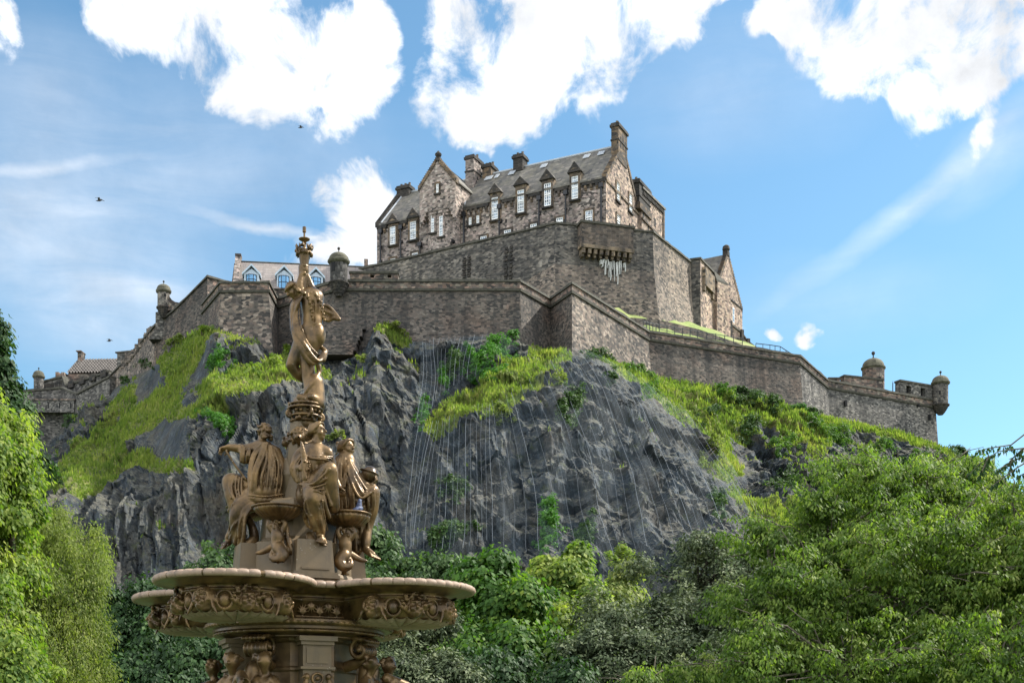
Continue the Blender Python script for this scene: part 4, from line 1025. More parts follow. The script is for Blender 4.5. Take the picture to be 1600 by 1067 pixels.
# roof
b = MB()
for (t0, s_) in ((-.35, 1), (HW + .35, -1)):
    lo = HF.p(.5, t0, ZE - .2); hi = HF.p(.5, HA, ZR)
    b.hexa([lo, lo + av * (HL - 1), hi + av * (HL - 1), hi, lo + up * .25, lo + av * (HL - 1) + up * .25, hi + av * (HL - 1) + up * .25, hi + up * .25])
b.build('roof', M['slate'], hall)
b = MB(); b.tube([HF.p(.6, HA, ZR + .28), HF.p(HL - .6, HA, ZR + .28)], .16, 6); b.build('ridge', M['lead'], hall)
# raised skews (crow steps) on both ends
b = MB()
crowsteps(GF, -.15, HA - .6, ZE, ZR - .4, -.12, .62, 30, b); crowsteps(GF, HW + .15, HA + .6, ZE, ZR - .4, -.12, .62, 30, b)
b.build('crow_steps', M['dressed'], hall)
b = MB(); GL = Frame(HF.p(HL, 0, 0).to_2d(), HF.b); GL.b = HF.a * -1
crowsteps(GL, -.3, HA - .3, ZE, ZR, -.14, .6, 30, b); b.build('crow_steps', M['soot'], hall)
# eaves corbel table
b = MB(); c = MB()
def corbels(s0, s1):
    n = max(1, int((s1 - s0) / .72))
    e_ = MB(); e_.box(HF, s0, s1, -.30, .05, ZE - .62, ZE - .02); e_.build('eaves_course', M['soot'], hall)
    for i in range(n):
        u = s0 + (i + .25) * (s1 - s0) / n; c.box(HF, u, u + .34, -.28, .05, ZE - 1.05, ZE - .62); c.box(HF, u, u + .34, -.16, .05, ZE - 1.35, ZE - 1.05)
DORM = [(887, 909.5, 269.7, 896.5, 252, 893.6, 903.7, 276, 311), (843.5, 867, 281, 854, 263.5, 850.7, 861.4, 287, 322), (802.5, 825, 289.5, 813, 275, 809, 819.4, 297.5, 332), (763, 784.5, 302, 773, 286, 768.7, 778.6, 309, 343),
        (635.8, 656, 341, 644, 324.4, 641, 650.5, 346.7, 374), (604, 624.5, 350, 613.6, 332.4, 609.7, 618.5, 354.7, 382)]
def sash(fr, x0, x1, y0, y1, cols, rows, parent, name='window', arch=False, sill=True, t=0, surround=None, frame_w=.10):
    u0, z1 = fr.hit(x0, y0, t); u1, z0 = fr.hit(x1, y1, t)
    um = (x0 + x1) / 2; zc0 = fr.hit(um, y1, t)[1]; zc1 = fr.hit(um, y0, t)[1]; z0, z1 = zc0, zc1
    if u0 > u1: u0, u1 = u1, u0
    w = MB(); fw = frame_w; T0, T1 = t - .10, t + .02
    w.box(fr, u0, u0 + fw, T0, T1, z0, z1); w.box(fr, u1 - fw, u1, T0, T1, z0, z1); w.box(fr, u0 + fw, u1 - fw, T0 + .002, T1, z0, z0 + fw * 1.3); w.box(fr, u0 + fw, u1 - fw, T0 + .002, T1, z1 - fw, z1)
    mid = (z0 + z1) / 2; w.box(fr, u0 + fw, u1 - fw, T0 - .03, T1, mid - .07, mid + .07)
    for i in range(1, cols): u = u0 + (u1 - u0) * i / cols; w.box(fr, u - .035, u + .035, T0 + .03, T1, z0 + fw, z1 - fw)
    for j in range(1, rows):
        if j * 2 == rows: continue
        z_ = z0 + (z1 - z0) * j / rows; w.box(fr, u0 + fw, u1 - fw, T0 + .028, T1, z_ - .035, z_ + .035)
    wo = w.build(name, M['white'], parent)
    g = MB(); g.box(fr, u0 + fw * .8, u1 - fw * .8, T0 + .06, T0 + .075, z0 + fw, z1 - fw * .9); g.build('pane', M['glass'], wo)
    s = MB(); sw = .26
    s.box(fr, u0 - sw, u0 - .003, t - .16, t + .05, z0 - .1, z1 + .25); s.box(fr, u1 + .003, u1 + sw, t - .16, t + .05, z0 - .1, z1 + .25); s.box(fr, u0 - sw + .002, u1 + sw - .002, t - .161, t + .05, z1 + .003, z1 + .28)
    s.build('surround', surround or M['dressed'], wo)
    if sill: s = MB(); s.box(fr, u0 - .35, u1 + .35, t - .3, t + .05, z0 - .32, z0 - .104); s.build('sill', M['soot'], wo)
    return u0, u1, z0, z1
ends = []
for (x0, x1, yb, xa, ya, w0, w1, wy0, wy1) in DORM:
    t = -.22; u0 = HF.hit(x1, yb, t)[0]; u1 = HF.hit(x0, yb, t)[0]; ua, za = HF.hit(xa, ya, t - .3); zb = HF.hit((x0 + x1) / 2, yb, t)[1]
    zsill = HF.hit((w0 + w1) / 2, wy1, t)[1]; ins = (u1 - u0) * .12; ends.append((u0, u1)); uc = (u0 + u1) / 2; ua = uc
    d = MB(); d.box(HF, u0 + ins, u1 - ins, t, .3, zsill - .4, zb); d.box(HF, u0 + ins + .003, u1 - ins - .003, .3, 4.2, ZE - .1, zb); dm = d.build('dormer', M['dressed_pale'], hall)
    p = MB(); p.prism([HF.p(u0, t - .3, zb), HF.p(u1, t - .3, zb), HF.p(ua, t - .3, za)], bv * .8); p.build('pediment', M['soot'], dm)
    p = MB(); p.prism([HF.p(u0 + .55, t - .315, zb + .35), HF.p(u1 - .55, t - .315, zb + .35), HF.p(ua, t - .315, za - .85)], bv * .01); p.build('pediment_panel', M['dressed_pale'], dm)
    r_ = MB()
    for s_, e in ((-1, u0), (1, u1)):
        lo = HF.p(e - s_ * .25, t + .5, zb + .05); hi = HF.p(ua, t + .5, za - .25); r_.hexa([lo, hi, hi + bv * 4.6, lo + bv * 4.6, lo + up * .2, hi + up * .2, hi + bv * 4.6 + up * .2, lo + bv * 4.6 + up * .2])
    r_.build('dormer_roof', M['slate'], dm)
    p = MB(); p.box(HF, u0 - .45, u0 - .1, 1.0, 2.6, zb - 1.7, zb - 1.55); 
    p.tube([HF.p(u0 + .1, .2, ZE + .3), HF.p(u0 + .1, 2.6, ZE + .3 + 2.4 * (ZR - ZE) / HA)], .12, 4); p.build('flashing', M['lead'], dm)
    sash(HF, w0, w1, wy0, wy1, 3, 7, dm, t=t)
ends.sort()
edges = [.1] + [q for e in ends[:4] for q in e]
TWu0 = HF.hit(722.5, 320)[0]; TWu1 = HF.hit(656, 320, -2.3)[0]
segs = [(.1, ends[0][0]), (ends[0][1], ends[1][0]), (ends[1][1], ends[2][0]), (ends[2][1], ends[3][0]), (ends[3][1], TWu0 - .2), (TWu1 + .2, ends[4][0]), (ends[4][1], ends[5][0]), (ends[5][1], HL - .1)]
for s0, s1 in segs:
    if s1 - s0 > .4: corbels(s0, s1)
c.build('eaves_corbels', M['dressed'], hall)
# --- gabled front tower
t0 = -2.4; u0 = HF.hit(712, 300, t0)[0]; u1 = HF.hit(655.5, 300, t0)[0]; uc = HF.hit(685, 260, t0)[0]
za = HF.hit(685, 251, t0)[1]; ze = HF.hit(684, 289, t0)[1]; zc = HF.hit(690, 322, t0)[1]; uc = (u0 + u1) / 2
tw = MB(); tw.prism([HF.p(u0, t0, zc), HF.p(u1, t0, zc), HF.p(u1, t0, ze), HF.p(uc, t0, za), HF.p(u0, t0, ze)], bv * (HA - t0)); tower = tw.build('gable_tower', M['hall'], hall)
lo = MB(); n = 20; uw = (u1 - u0) / 2
def rsec(inset, z, n=9):
    r = 1.9; p = []
    a0, a1, tt0 = u0 + inset, u1 - inset, t0 + inset * .8
    p.append(HF.p(a0, .4, z))
    for i in range(n): q = math.pi / 2 * i / (n - 1); p.append(HF.p(a0 + r - r * math.cos(q), tt0 + r - r * math.sin(q), z))
    for i in range(n): q = math.pi / 2 * i / (n - 1); p.append(HF.p(a1 - r + r * math.sin(q), tt0 + r - r * math.cos(q), z))
    p.append(HF.p(a1, .4, z)); return p
secs = [rsec(.45, ZBASE), rsec(.45, zc - 1.3), rsec(.30, zc - 1.3), rsec(.30, zc - .9), rsec(.15, zc - .9), rsec(.15, zc - .45), rsec(.02, zc - .45), rsec(.02, zc + .02)]
vs = [p for s in secs for p in s]; m_ = len(secs[0]); fs = []
for i in range(len(secs) - 1):
    for j in range(m_ - 1): a_ = i * m_ + j; fs.append((a_ + 1, a_, a_ + m_, a_ + m_ + 1))
lo.add(vs, fs); lo.build('rounded_tower_wall', M['hall'], tower)
for s_ in (0, 1):   # squinch corbels at the corners
    q = MB()
    for k_ in range(5):
        a_ = u0 if s_ == 0 else u1; sg = 1 if s_ == 0 else -1; w = 1.3 * (1 - k_ / 5); lo_, hi_ = sorted((a_ + sg * .02, a_ + sg * w)); q.box(HF, lo_, hi_, t0 + .02, t0 + w, zc - .5 * (k_ + 1), zc - .5 * k_ + .003)
    q.build('corner_corbel', M['hall'], tower)
r_ = MB()
for e, sg in ((u0, -1), (u1, 1)):
    lo_ = HF.p(e + sg * .25, t0 + .5, ze - .15); hi_ = HF.p(uc, t0 + .5, za + .05); r_.hexa([lo_, hi_, hi_ + bv * (HA - t0), lo_ + bv * (HA - t0), lo_ + up * .22, hi_ + up * .22, hi_ + bv * (HA - t0) + up * .22, lo_ + bv * (HA - t0) + up * .22])
r_.build('roof', M['slate'], tower)
q = MB(); crowsteps(HF, u0 - .2, uc - .3, ze, za, t0 - .14, t0 + .6, 14, q); crowsteps(HF, u1 + .2, uc + .3, ze, za, t0 - .142, t0 + .602, 14, q); q.build('crow_steps', M['dressed'], tower)
q = MB(); q.box(HF, uc - .35, uc + .35, t0 - .1, t0 + .6, za, za + .5); q.lathe(tuple(HF.p(uc, t0 + .25, za + .5)), [(.2, 0), (.45, .3), (.5, .55), (.25, .8), (.1, 1.)], 10); q.build('finial', M['soot'], tower)
sash(HF, 686.7, 692.4, 329.7, 369, 2, 9, tower, t=t0 + .36, surround=M['hall']); sash(HF, 673.8, 679, 332.4, 363, 2, 8, tower, t=t0 + .36, surround=M['hall']); sash(HF, 682, 686, 288, 301.5, 2, 4, tower, t=t0, surround=M['dressed'])
q = MB(); q.box(HF, HF.hit(706, 374, t0)[0], HF.hit(703, 374, t0)[0], t0 + .33, t0 + 1, HF.hit(704, 377, t0)[1], HF.hit(704, 373, t0)[1]); q.build('vent_hole', M['void'], tower)
# small and lower windows
for w in ((733, 737.5, 340, 351.7), (745, 749.5, 337, 349)): sash(HF, *w, 2, 4, hall)
for w in ((610, 618.5, 404.5, 416), (644, 653.5, 395.4, 407), (751, 761, 369.5, 382), (788, 799, 359.6, 372), (829, 839.3, 350.3, 362), (869.5, 880.3, 340.5, 352.5), (915, 926.3, 329.3, 350), (672, 677, 391, 399)): sash(HF, *w, 3, 3, hall, sill=False)
q = MB()
for x in (781 + .5, 788.5): q.box(HF, HF.hit(x + 3.5, 346)[0], HF.hit(x + 1, 346)[0], -.02, .2, HF.hit(x, 349)[1], HF.hit(x, 343)[1])
q.build('vent_hole', M['void'], hall)
for i, x in enumerate((596, 627.6, 657.5, 726.2, 781.4, 843.5, 885, 940.4)):
    u, z1 = HF.hit(x, 330); q = MB(); ztop = ZE - (1.4 if i != 2 else 4.5); q.tube([HF.p(u, -.3, ztop), HF.p(u, -.3, ZBASE)], .15 if i in (0, 3, 7) else .12, 6); q.box(HF, u - .3, u + .3, -.5, -.05, ztop, ztop + .6)
    for k_ in range(5): q.box(HF, u - .2, u + .2, -.4, -.05, ztop - 2 - k_ * 2.2, ztop - 1.85 - k_ * 2.2)
    q.build('downpipe', M['pipe'], hall)
# --- right gable
for w in ((962.7, 967, 287, 314, 2, 7), (982.2, 986.6, 304.7, 331, 2, 7), (963, 968, 337, 352, 2, 4), (984, 987.2, 355, 366, 2, 3)): sash(GF, w[0], w[1], w[2], w[3], w[4], w[5], hall, surround=M['dressed_pale'])
q = MB(); a0, z1 = GF.hit(965.6, 258); a1, z0 = GF.hit(968.3, 266); q.box(GF, a0, a1, -.015, .2, z0, z1); a0, z1 = GF.hit(979, 276); a1, z0 = GF.hit(982, 285); q.box(GF, a0, a1, -.015, .2, z0, z1); q.build('slit_window', M['void'], hall)
q = MB(); z1 = GF.hit(948, 280)[1]; z2 = GF.hit(1005, 331)[1]
q.box(GF, .05, HW - .05, -.16, .05, z1 - .4, z1 - .1); q.build('string_course', M['dressed_pale'], hall)
# chimney stack on the gable apex
def chimney(fr, u0, u1, t0, t1, z0, z1, parent, flues=2, mat=None):
    q = MB(); q.box(fr, u0, u1, t0, t1, z0, z1); ch = q.build('chimney', mat or M['dressed'], parent)
    q = MB(); q.box(fr, u0 - .18, u1 + .18, t0 - .18, t1 + .18, z1, z1 + .35); q.box(fr, u0 - .05, u1 + .05, t0 - .05, t1 + .05, z1 + .35, z1 + .6); q.build('chimney_cap', M['soot'], ch); q = MB(); q.box(fr, u0 - .1, u1 + .1, t0 - .1, t1 + .1, z1 - 1.9, z1 - 1.7); q.build('chimney_band', M['soot'], ch)
    for i in range(flues):
        q = MB(); u = u0 + (u1 - u0) * (i + .5) / flues; q.lathe(tuple(fr.p(u, (t0 + t1) / 2, z1 + .6)), [(.2, 0), (.17, .5), (.21, .55)], 8); q.build('chimney_pot', M['dressed_pale'], ch)
    return ch
zt = GF.hit(966, 198)[1]
ch = chimney(GF, HA - 1.9, HA + 1.5, -.1, 1.0, ZR - 2.6, zt, hall)
q = MB()
for i in range(3):
    u = HA - 1.3 + i * .95; q.box(GF, u, u + .5, -.13, -.08, zt - 2.6, zt - 1.2)
q.build('blind_arcade', M['void'], ch)
# ridge chimneys
for (x0, x1, yt, yb) in ((739, 752, 259, 296), (757, 770.5, 265, 292), (803.5, 822, 250.5, 275)):
    ua = HF.hit(x1, yb, HA)[0]; ub_ = HF.hit(x0, yb, HA)[0]; zt = HF.hit((x0 + x1) / 2, yt, HA)[1]
    ss = .9 if x1 - x0 < 16 else 0
    if yt == 259: chimney(HF, ua, ub_, HA - 1.5 - .9, HA + .7, ZR - 3.2, zt, hall, 3, M['hall'])
    elif yt == 265: chimney(HF, ua, ub_, HA - .7, HA + 1.5, ZR - 2, zt, hall, 3, M['dressed'])
    else: chimney(HF, ua + .2, ub_ - .2, HA - .8, HA + .9, ZR - 2, zt, hall, 2, M['soot'])
zt = HF.hit(632, 299, HA)[1]; ua = HF.hit(643, 318, HA)[0]; ub_ = HF.hit(622.5, 318, HA)[0]
chimney(HF, ua, min(ub_, HL - .1), HA - .8, HA + .9, ZR - 2.4, zt, hall, 3, M['soot'])
# skylights
sl_ = (ZR - ZE) / (HA + .35)
for (x, y, w) in ((773, 0, 2), (808, 0, 1.6), (858, 0, 1.6), (925, 0, 1.6), (948, 0, 1.6), (783, 1, 1)):
    t = HA - 1.1; zc_ = ZR - 1.1 * sl_; u = HF.hit(x - 3, 300, t)[0]; q = MB()
    lo_ = HF.p(u, t - .5, zc_ - .5 * sl_ + .42); hi_ = HF.p(u, t + .2, zc_ + .2 * sl_ + .42)
    q.hexa([lo_, lo_ + av * w * .6, hi_ + av * w * .6, hi_, lo_ + up * .12, lo_ + av * w * .6 + up * .12, hi_ + av * w * .6 + up * .12, hi_ + up * .12]); q.build('skylight', M['lead'], hall)
# valley lead lines beside the tower
q = MB(); q.tube([HF.p(u0 - .3, -.2, ZE + .25), HF.p(u0 - .3 + 1.2, 2.6, ZE + .3 + 2.8 * sl_)], .14, 4); q.tube([HF.p(HL - .9, -.2, ZE + .2), HF.p(HL - .9, HA, ZR + .25)], .14, 4); q.build('flashing', M['lead'], hall)
# --- rear wing behind the right gable
t1 = HW + .02; w2 = GF.hit(1037, 340, -.5)[0]; zw = GF.hit(1018, 312, -.5)[1]; zw2 = GF.hit(1037, 328, -.5)[1]
wing = MB(); wing.prism([GF.p(t1, -.5, ZBASE), GF.p(w2, -.5, ZBASE), GF.p(w2, -.5, zw2), GF.p(t1, -.5, zw)], av * 9); wg = wing.build('rear_wing', M['hall_warm'], hall)
q = MB(); q.hexa([GF.p(t1, -.75, zw), GF.p(w2 + .4, -.75, zw2), GF.p(w2 + .4, 8.6, zw2 + 2.5), GF.p(t1, 8.6, zw + 2.5), GF.p(t1, -.75, zw + .3), GF.p(w2 + .4, -.75, zw2 + .3), GF.p(w2 + .4, 8.6, zw2 + 2.8), GF.p(t1, 8.6, zw + 2.8)]); q.build('roof', M['slate'], wg)
q = MB()
for i in range(16): u = t1 + .3 + i * (w2 - t1 - .5) / 16; z_ = zw + (zw2 - zw) * i / 16; q.box(GF, u, u + .28, -.72, -.45, z_ - .8, z_ - .3)
q.build('eaves_corbels', M['soot'], wg)
q = MB(); z_ = zw2 - 5; q.box(GF, t1, w2 + .02, -.7, -.45, z_, z_ + .3); q.box(GF, w2 - .5, w2 + .12, -.65, 1, zw2 - 9, zw2 - .2); q.build('string_course', M['dressed'], wg)
for (x0, x1, y0, y1) in ((1022, 1024.5, 340, 356), (1004, 1006, 332, 341), (1012, 1014, 352, 360)):
    a0, z1 = GF.hit(x0, y0, -.5); a1, z0 = GF.hit(x1, y1, -.5); q = MB(); q.box(GF, a0, a1, -.53, -.3, z0, z1); q.build('slit_window', M['void'], wg)
a0, z1 = GF.hit(998.5, 285, -.5); a1 = GF.hit(1015.5, 285, -.5)[0]
chimney(GF, a0, a1, -.55, 1.0, zw - 3, z1, hall, 3, M['soot'])
q = MB(); q.box(GF, a0 - .2, a1 + .2, -.75, 1.1, zw - 3.3, zw - 2.4); q.build('chimney_base', M['dressed'], wg)
# ------------------------------------------------------------------ rockfall netting with its cables
def net_mat():
    m = NT('wire_netting'); pos = m.pos(); x, y, z = m.xyz(pos)
    w = m.noise(m.comb(m.math('ADD', m.math('MULTIPLY', x, 1.3), m.math('MULTIPLY', z, .35)), 0., m.math('MULTIPLY', z, .06)), 1., 5, .6, .4)
    a = m.rng(w, .40, .72, .035, .11)
    m.b.inputs['Base Color'].default_value = (.10, .14, .175, 1); m.b.inputs['Roughness'].default_value = .6; m.b.inputs['Metallic'].default_value = .2
    # woven wire: fine diamond grid
    g1 = m.math('SINE', m.math('MULTIPLY', m.math('ADD', x, z), 22.)); g2 = m.math('SINE', m.math('MULTIPLY', m.math('SUBTRACT', x, z), 22.))
    gg = m.rng(m.math('MAXIMUM', g1, g2), -.2, .9, .55, 1.3)
    tr = m.n('ShaderNodeBsdfTransparent'); mx = m.n('ShaderNodeMixShader', {0: m.math('MULTIPLY', a, gg)}); m.L(tr.outputs[0], mx.inputs[1]); m.L(m.b.outputs[0], mx.inputs[2]); m.L(mx.outputs[0], m.out.inputs[0])
    return m.m
M['net'] = net_mat()
M['cable'] = simple('galvanised_cable', (.17, .19, .21), .5, .2, var=.2)
Ps = np.stack([blur(blur(Pf[..., k], 11, 0), 11, 1) for k in range(3)], -1); Ns = grid_normals(Ps)
lift = (.55 + .45 * np.sin(PXg * .09 + .8 * np.sin(PYg * .01)) * np.clip((PYg - 560) / 250, 0, 1))[..., None]
Pn = Ps + Ns * (.35 + lift)
Pc = np.stack([blur(blur(Pn[..., k], 14, 0), 16, 1) for k in range(3)], -1) + Ns * .35
def nsurf(px, py):
    i = np.clip((px - cx[0]) / (cx[1] - cx[0]), 0, NC - 1.001); i0 = int(i); t0_, t1_ = PYg[i0, 0], PYg[i0, -1]; j = int(np.clip((py - t0_) / (t1_ - t0_) * (NR - 1), 0, NR - 2))
    fi = i - i0; return Vector(Pc[i0, j] * (1 - fi) + Pc[i0 + 1, j] * fi)
NETS = [('grey wire rockfall net draped over the big central crag', [(610, 960), (600, 900), (618, 800), (635, 715), (652, 690), (690, 680), (760, 650), (812, 622), (856, 592), (882, 553), (905, 553), (960, 582), (1010, 620), (1060, 668), (1110, 708), (1140, 750), (1168, 815), (1180, 860), (1150, 900), (1000, 960)],
         [(745, 655, 738, 880), (770, 650, 772, 870), (712, 672, 700, 885), (660, 690, 640, 880), (803, 630, 850, 890), (828, 615, 900, 900), (858, 590, 948, 890), (880, 560, 975, 880), (893, 555, 1010, 880), (915, 560, 1050, 885), (935, 572, 1072, 870), (960, 590, 1095, 870), (985, 605, 1120, 868), (1005, 622, 1142, 850), (1045, 655, 1158, 840), (1085, 690, 1170, 835), (690, 682, 660, 880), (785, 640, 812, 890)]),
        ('smaller grey wire net over the shaded rock below the curtain wall', [(652, 690), (648, 620), (655, 548), (720, 540), (790, 526), (812, 560), (770, 590), (700, 640), (672, 668)],
         [(662, 550, 656, 680), (690, 545, 684, 655), (722, 542, 715, 625), (755, 535, 752, 605)])]
for lab, poly, cabs in NETS:
    msk = inpoly(PXg, PYg, poly); root = empty('rockfall_net', Pn[int((poly[0][0] + 200) / 2200 * NC), 200].tolist(), lab, 'netting')
    fm = msk[:-1, :-1] & msk[1:, :-1] & msk[:-1, 1:] & msk[1:, 1:]
    ii = np.argwhere(fm)[:, 0], np.argwhere(fm)[:, 1]
    q = np.stack([idx[ii[0], ii[1]], idx[ii[0], ii[1] + 1], idx[ii[0] + 1, ii[1] + 1], idx[ii[0] + 1, ii[1]]], 1)
    un, inv = np.unique(q, return_inverse=True)
    link('mesh_sheet', np_mesh('mesh_sheet', Pn.reshape(-1, 3)[un], inv.reshape(q.shape), M['net'], True), root)
    cabs = sorted(cabs); cabs = cabs + [tuple((a + b) / 2 + random.uniform(-4, 4) for a, b in zip(c, e)) for c, e in zip(cabs[:-1], cabs[1:])]
    cabs = sorted(cabs); cabs = cabs + [tuple((a + b) / 2 + random.uniform(-3, 3) for a, b in zip(c, e)) for c, e in zip(cabs[:-1], cabs[1:])][:8]
    for ci, (x0, y0, x1, y1) in enumerate(cabs):
        pts = []; n = 22; sag = random.uniform(-.06, .06)
        for i in range(n + 1):
            t = i / n; bow = math.sin(t * math.pi) * (x1 - x0) * .10
            x = x0 + (x1 - x0) * t + bow; y = y0 + (y1 - y0) * t
            pts.append(nsurf(x, y) + Vector((0, -.12, 0)))
        b = MB(); b.tube(pts, (.008 if ci % 4 else .014), 4); b.build('cable', M['cable'], root)
# ------------------------------------------------------------------ sculpture: smooth-union distance field -> surface nets
class SDF:
    def __init__(s, lo, hi, h):
        s.h = h; s.lo = np.array(lo, float); s.n = np.ceil((np.array(hi) - s.lo) / h).astype(int) + 1
        s.d = np.full(s.n, 1., np.float32)
    def _win(s, lo, hi, k):
        m = k + 3 * s.h
        a = np.clip(np.floor((np.array(lo) - m - s.lo) / s.h).astype(int), 0, s.n); b = np.clip(np.ceil((np.array(hi) + m - s.lo) / s.h).astype(int) + 1, 0, s.n)
        if (b - a).min() <= 0: return None, None
        g = np.stack(np.meshgrid(*[s.lo[i] + s.h * np.arange(a[i], b[i]) for i in range(3)], indexing='ij'), -1)
        return tuple(slice(a[i], b[i]) for i in range(3)), g
    def _put(s, w, d, k, op):
        o = s.d[w]
        if op == 'sub':
            d = -d; hh = np.clip(.5 - .5 * (o - d) / k, 0, 1); s.d[w] = o * (1 - hh) + d * hh + k * hh * (1 - hh)
        else:
            hh = np.clip(.5 + .5 * (o - d) / k, 0, 1); s.d[w] = o * (1 - hh) + d * hh - k * hh * (1 - hh)
    def cap(s, a, b, r0, r1=None, k=.01, op='add'):
        a = np.array(a, float); b = np.array(b, float); r1 = r0 if r1 is None else r1; R_ = max(r0, r1)
        w, g = s._win(np.minimum(a, b) - R_, np.maximum(a, b) + R_, k)
        if w is None: return
        ba = b - a; L2 = max(1e-9, ba @ ba); t = np.clip(((g - a) @ ba) / L2, 0, 1)
        d = np.linalg.norm(g - a - t[..., None] * ba, axis=-1) - (r0 + (r1 - r0) * t); s._put(w, d, k, op)
    def ell(s, c, r, k=.01, op='add', rot=None):
        c = np.array(c, float); r = np.array(r, float) if np.ndim(r) else np.full(3, float(r)); R_ = r.max()
        w, g = s._win(c - R_, c + R_, k)
        if w is None: return
        q = g - c
        if rot is not None: q = q @ np.array(rot)
        k0 = np.linalg.norm(q / r, axis=-1); k1 = np.linalg.norm(q / r ** 2, axis=-1) + 1e-9; s._put(w, k0 * (k0 - 1) / k1, k, op)
    def stroke(s, pts, rad, k=.012, sub=4, op='add'):
        p = [np.array(q, float) for q in pts]; n = len(p)
        if not np.ndim(rad): rad = [rad] * n
        if n == 2: s.cap(p[0], p[1], rad[0], rad[1], k, op); return
        out = []; rr = []
        for i in range(n - 1):
            p0, p1, p2, p3 = p[max(i - 1, 0)], p[i], p[i + 1], p[min(i + 2, n - 1)]
            for j in range(sub):
                t = j / sub; out.append(.5 * (2 * p1 + (p2 - p0) * t + (2 * p0 - 5 * p1 + 4 * p2 - p3) * t * t + (3 * p1 - p0 - 3 * p2 + p3) * t ** 3)); rr.append(rad[i] + (rad[i + 1] - rad[i]) * t)
        out.append(p[-1]); rr.append(rad[-1])
        for i in range(len(out) - 1): s.cap(out[i], out[i + 1], rr[i], rr[i + 1], k, op)
    def mesh(s):
        d = s.d; n = d.shape; neg = d < 0
        acc = {}; cells = []; cid = np.full((n[0] - 1, n[1] - 1, n[2] - 1), -1, np.int64)
        cn = np.zeros(cid.shape, np.int8)
        for i in (0, 1):
            for j in (0, 1):
                for k in (0, 1): cn += neg[i:n[0] - 1 + i, j:n[1] - 1 + j, k:n[2] - 1 + k]
        act = np.argwhere((cn > 0) & (cn < 8)); cid[tuple(act.T)] = np.arange(len(act))
        ps = np.zeros((len(act), 3)); ct = np.zeros(len(act)); faces = []
        for ax in range(3):
            sl0 = [slice(None)] * 3; sl1 = [slice(None)] * 3; sl0[ax] = slice(0, -1); sl1[ax] = slice(1, None)
            a, b = d[tuple(sl0)], d[tuple(sl1)]; e = np.argwhere((a < 0) != (b < 0))
            o1, o2 = [(1, 2), (2, 0), (0, 1)][ax]
            m = (e[:, o1] > 0) & (e[:, o2] > 0) & (e[:, o1] < n[o1] - 1) & (e[:, o2] < n[o2] - 1); e = e[m]
            va = a[tuple(e.T)]; vb = b[tuple(e.T)]; t = va / (va - vb); pt = e.astype(float); pt[:, ax] += t
            q = []
            for (u, v) in ((0, 0), (1, 0), (1, 1), (0, 1)):
                c = e.copy(); c[:, o1] -= u; c[:, o2] -= v; id_ = cid[tuple(c.T)]; np.add.at(ps, id_, pt); np.add.at(ct, id_, 1); q.append(id_)
            q = np.stack(q, 1); fl = vb < 0; q[fl] = q[fl][:, ::-1]; faces.append(q)
        ct[ct == 0] = 1
        return s.lo + ps / ct[:, None] * s.h, np.concatenate(faces)[:, ::-1]
def sdf_obj(s, name, mat, parent, **kw):
    v, f = s.mesh(); return link(name, np_mesh(name, v, f, mat, True), parent, **kw)

FY = 16.0
FX = PY(468, 900, FY).x
FK = FY / FPX                              # metres per photo pixel at the fountain
def FP(px, py, d=0.): return np.array(PY(px, py, FY + d))
def FS(pts): return [FP(*p) for p in pts]
def newsdf(x0, x1, y0, y1, d0, d1, h=.0105):
    a = FP(x0, y1, 0); b = FP(x1, y0, 0); m = .04
    return SDF((a[0] - m, FY + d0, a[2] - m), (b[0] + m, FY + d1, b[2] + m), h)

fountain = empty('fountain', (FX, FY, 0), 'ornate bronze coloured cast iron fountain with seated statues and a torch bearing figure on top', 'fountain')
Z0 = lambda y, d=0.: PY(0, y, FY + d).z
# ---- lobed basin
LA = [R(-22 + 90 * i) for i in range(4)]            # lobe directions, from -Y towards +X
LR, LO = .90, 1.39
def pol(ang, r): return np.array([FX + math.sin(ang) * r, FY - math.cos(ang) * r])
def lobe_outline(scale_off, rc, n=220):
    """radius function of the quatrefoil at offset scale_off (inwards positive)"""
    out = []
    for i in range(n):
        a = 2 * math.pi * i / n; best = rc
        for la in LA:
            dlt = (a - la + math.pi) % (2 * math.pi) - math.pi
            r = LR - scale_off; disc = r * r - (LO * math.sin(dlt)) ** 2
            if disc > 0 and abs(dlt) < 1.2: best = max(best, LO * math.cos(dlt) + math.sqrt(disc))
        out.append((a, best))
    # fine smoothing of the notch
    rr = np.array([o[1] for o in out])
    return [(o[0], r) for o, r in zip(out, rr)]
ZRIM = CAMZ + (HOR - 889) / FPX * (FY - 1.2 - .9)
def ring_surface(levels, name, mat, parent, n=440, mod=None, smooth=True):
    vs = []; fs = []
    for (off, rc, z) in levels:
        for k, (a, r) in enumerate(lobe_outline(off, rc, n)):
            if mod: r += mod(a, z, k)
            p = pol(a, r); vs.append((p[0], p[1], z))
    for i in range(len(levels) - 1):
        for j in range(n): a_ = i * n + j; b_ = i * n + (j + 1) % n; fs.append((a_, b_, b_ + n, a_ + n))
    b = MB(); b.add(vs, fs); return b.build(name, mat, parent, smooth=smooth)
RC = 1.22
def bead(a, z, k): return 0.
basin = ring_surface([(.20, RC - .17, ZRIM - .13), (.12, RC - .1, ZRIM - .095), (.04, RC - .03, ZRIM - .078), (.005, RC + .01, ZRIM - .072), (-.014, RC + .03, ZRIM - .055), (-.018, RC + .034, ZRIM - .036), (-.010, RC + .03, ZRIM - .016), (.02, RC, ZRIM - .003), (.08, RC - .05, ZRIM), (.17, RC - .12, ZRIM - .02), (.24, RC - .2, ZRIM - .12)], 'basin_rim', M['bronze'], fountain, mod=bead)
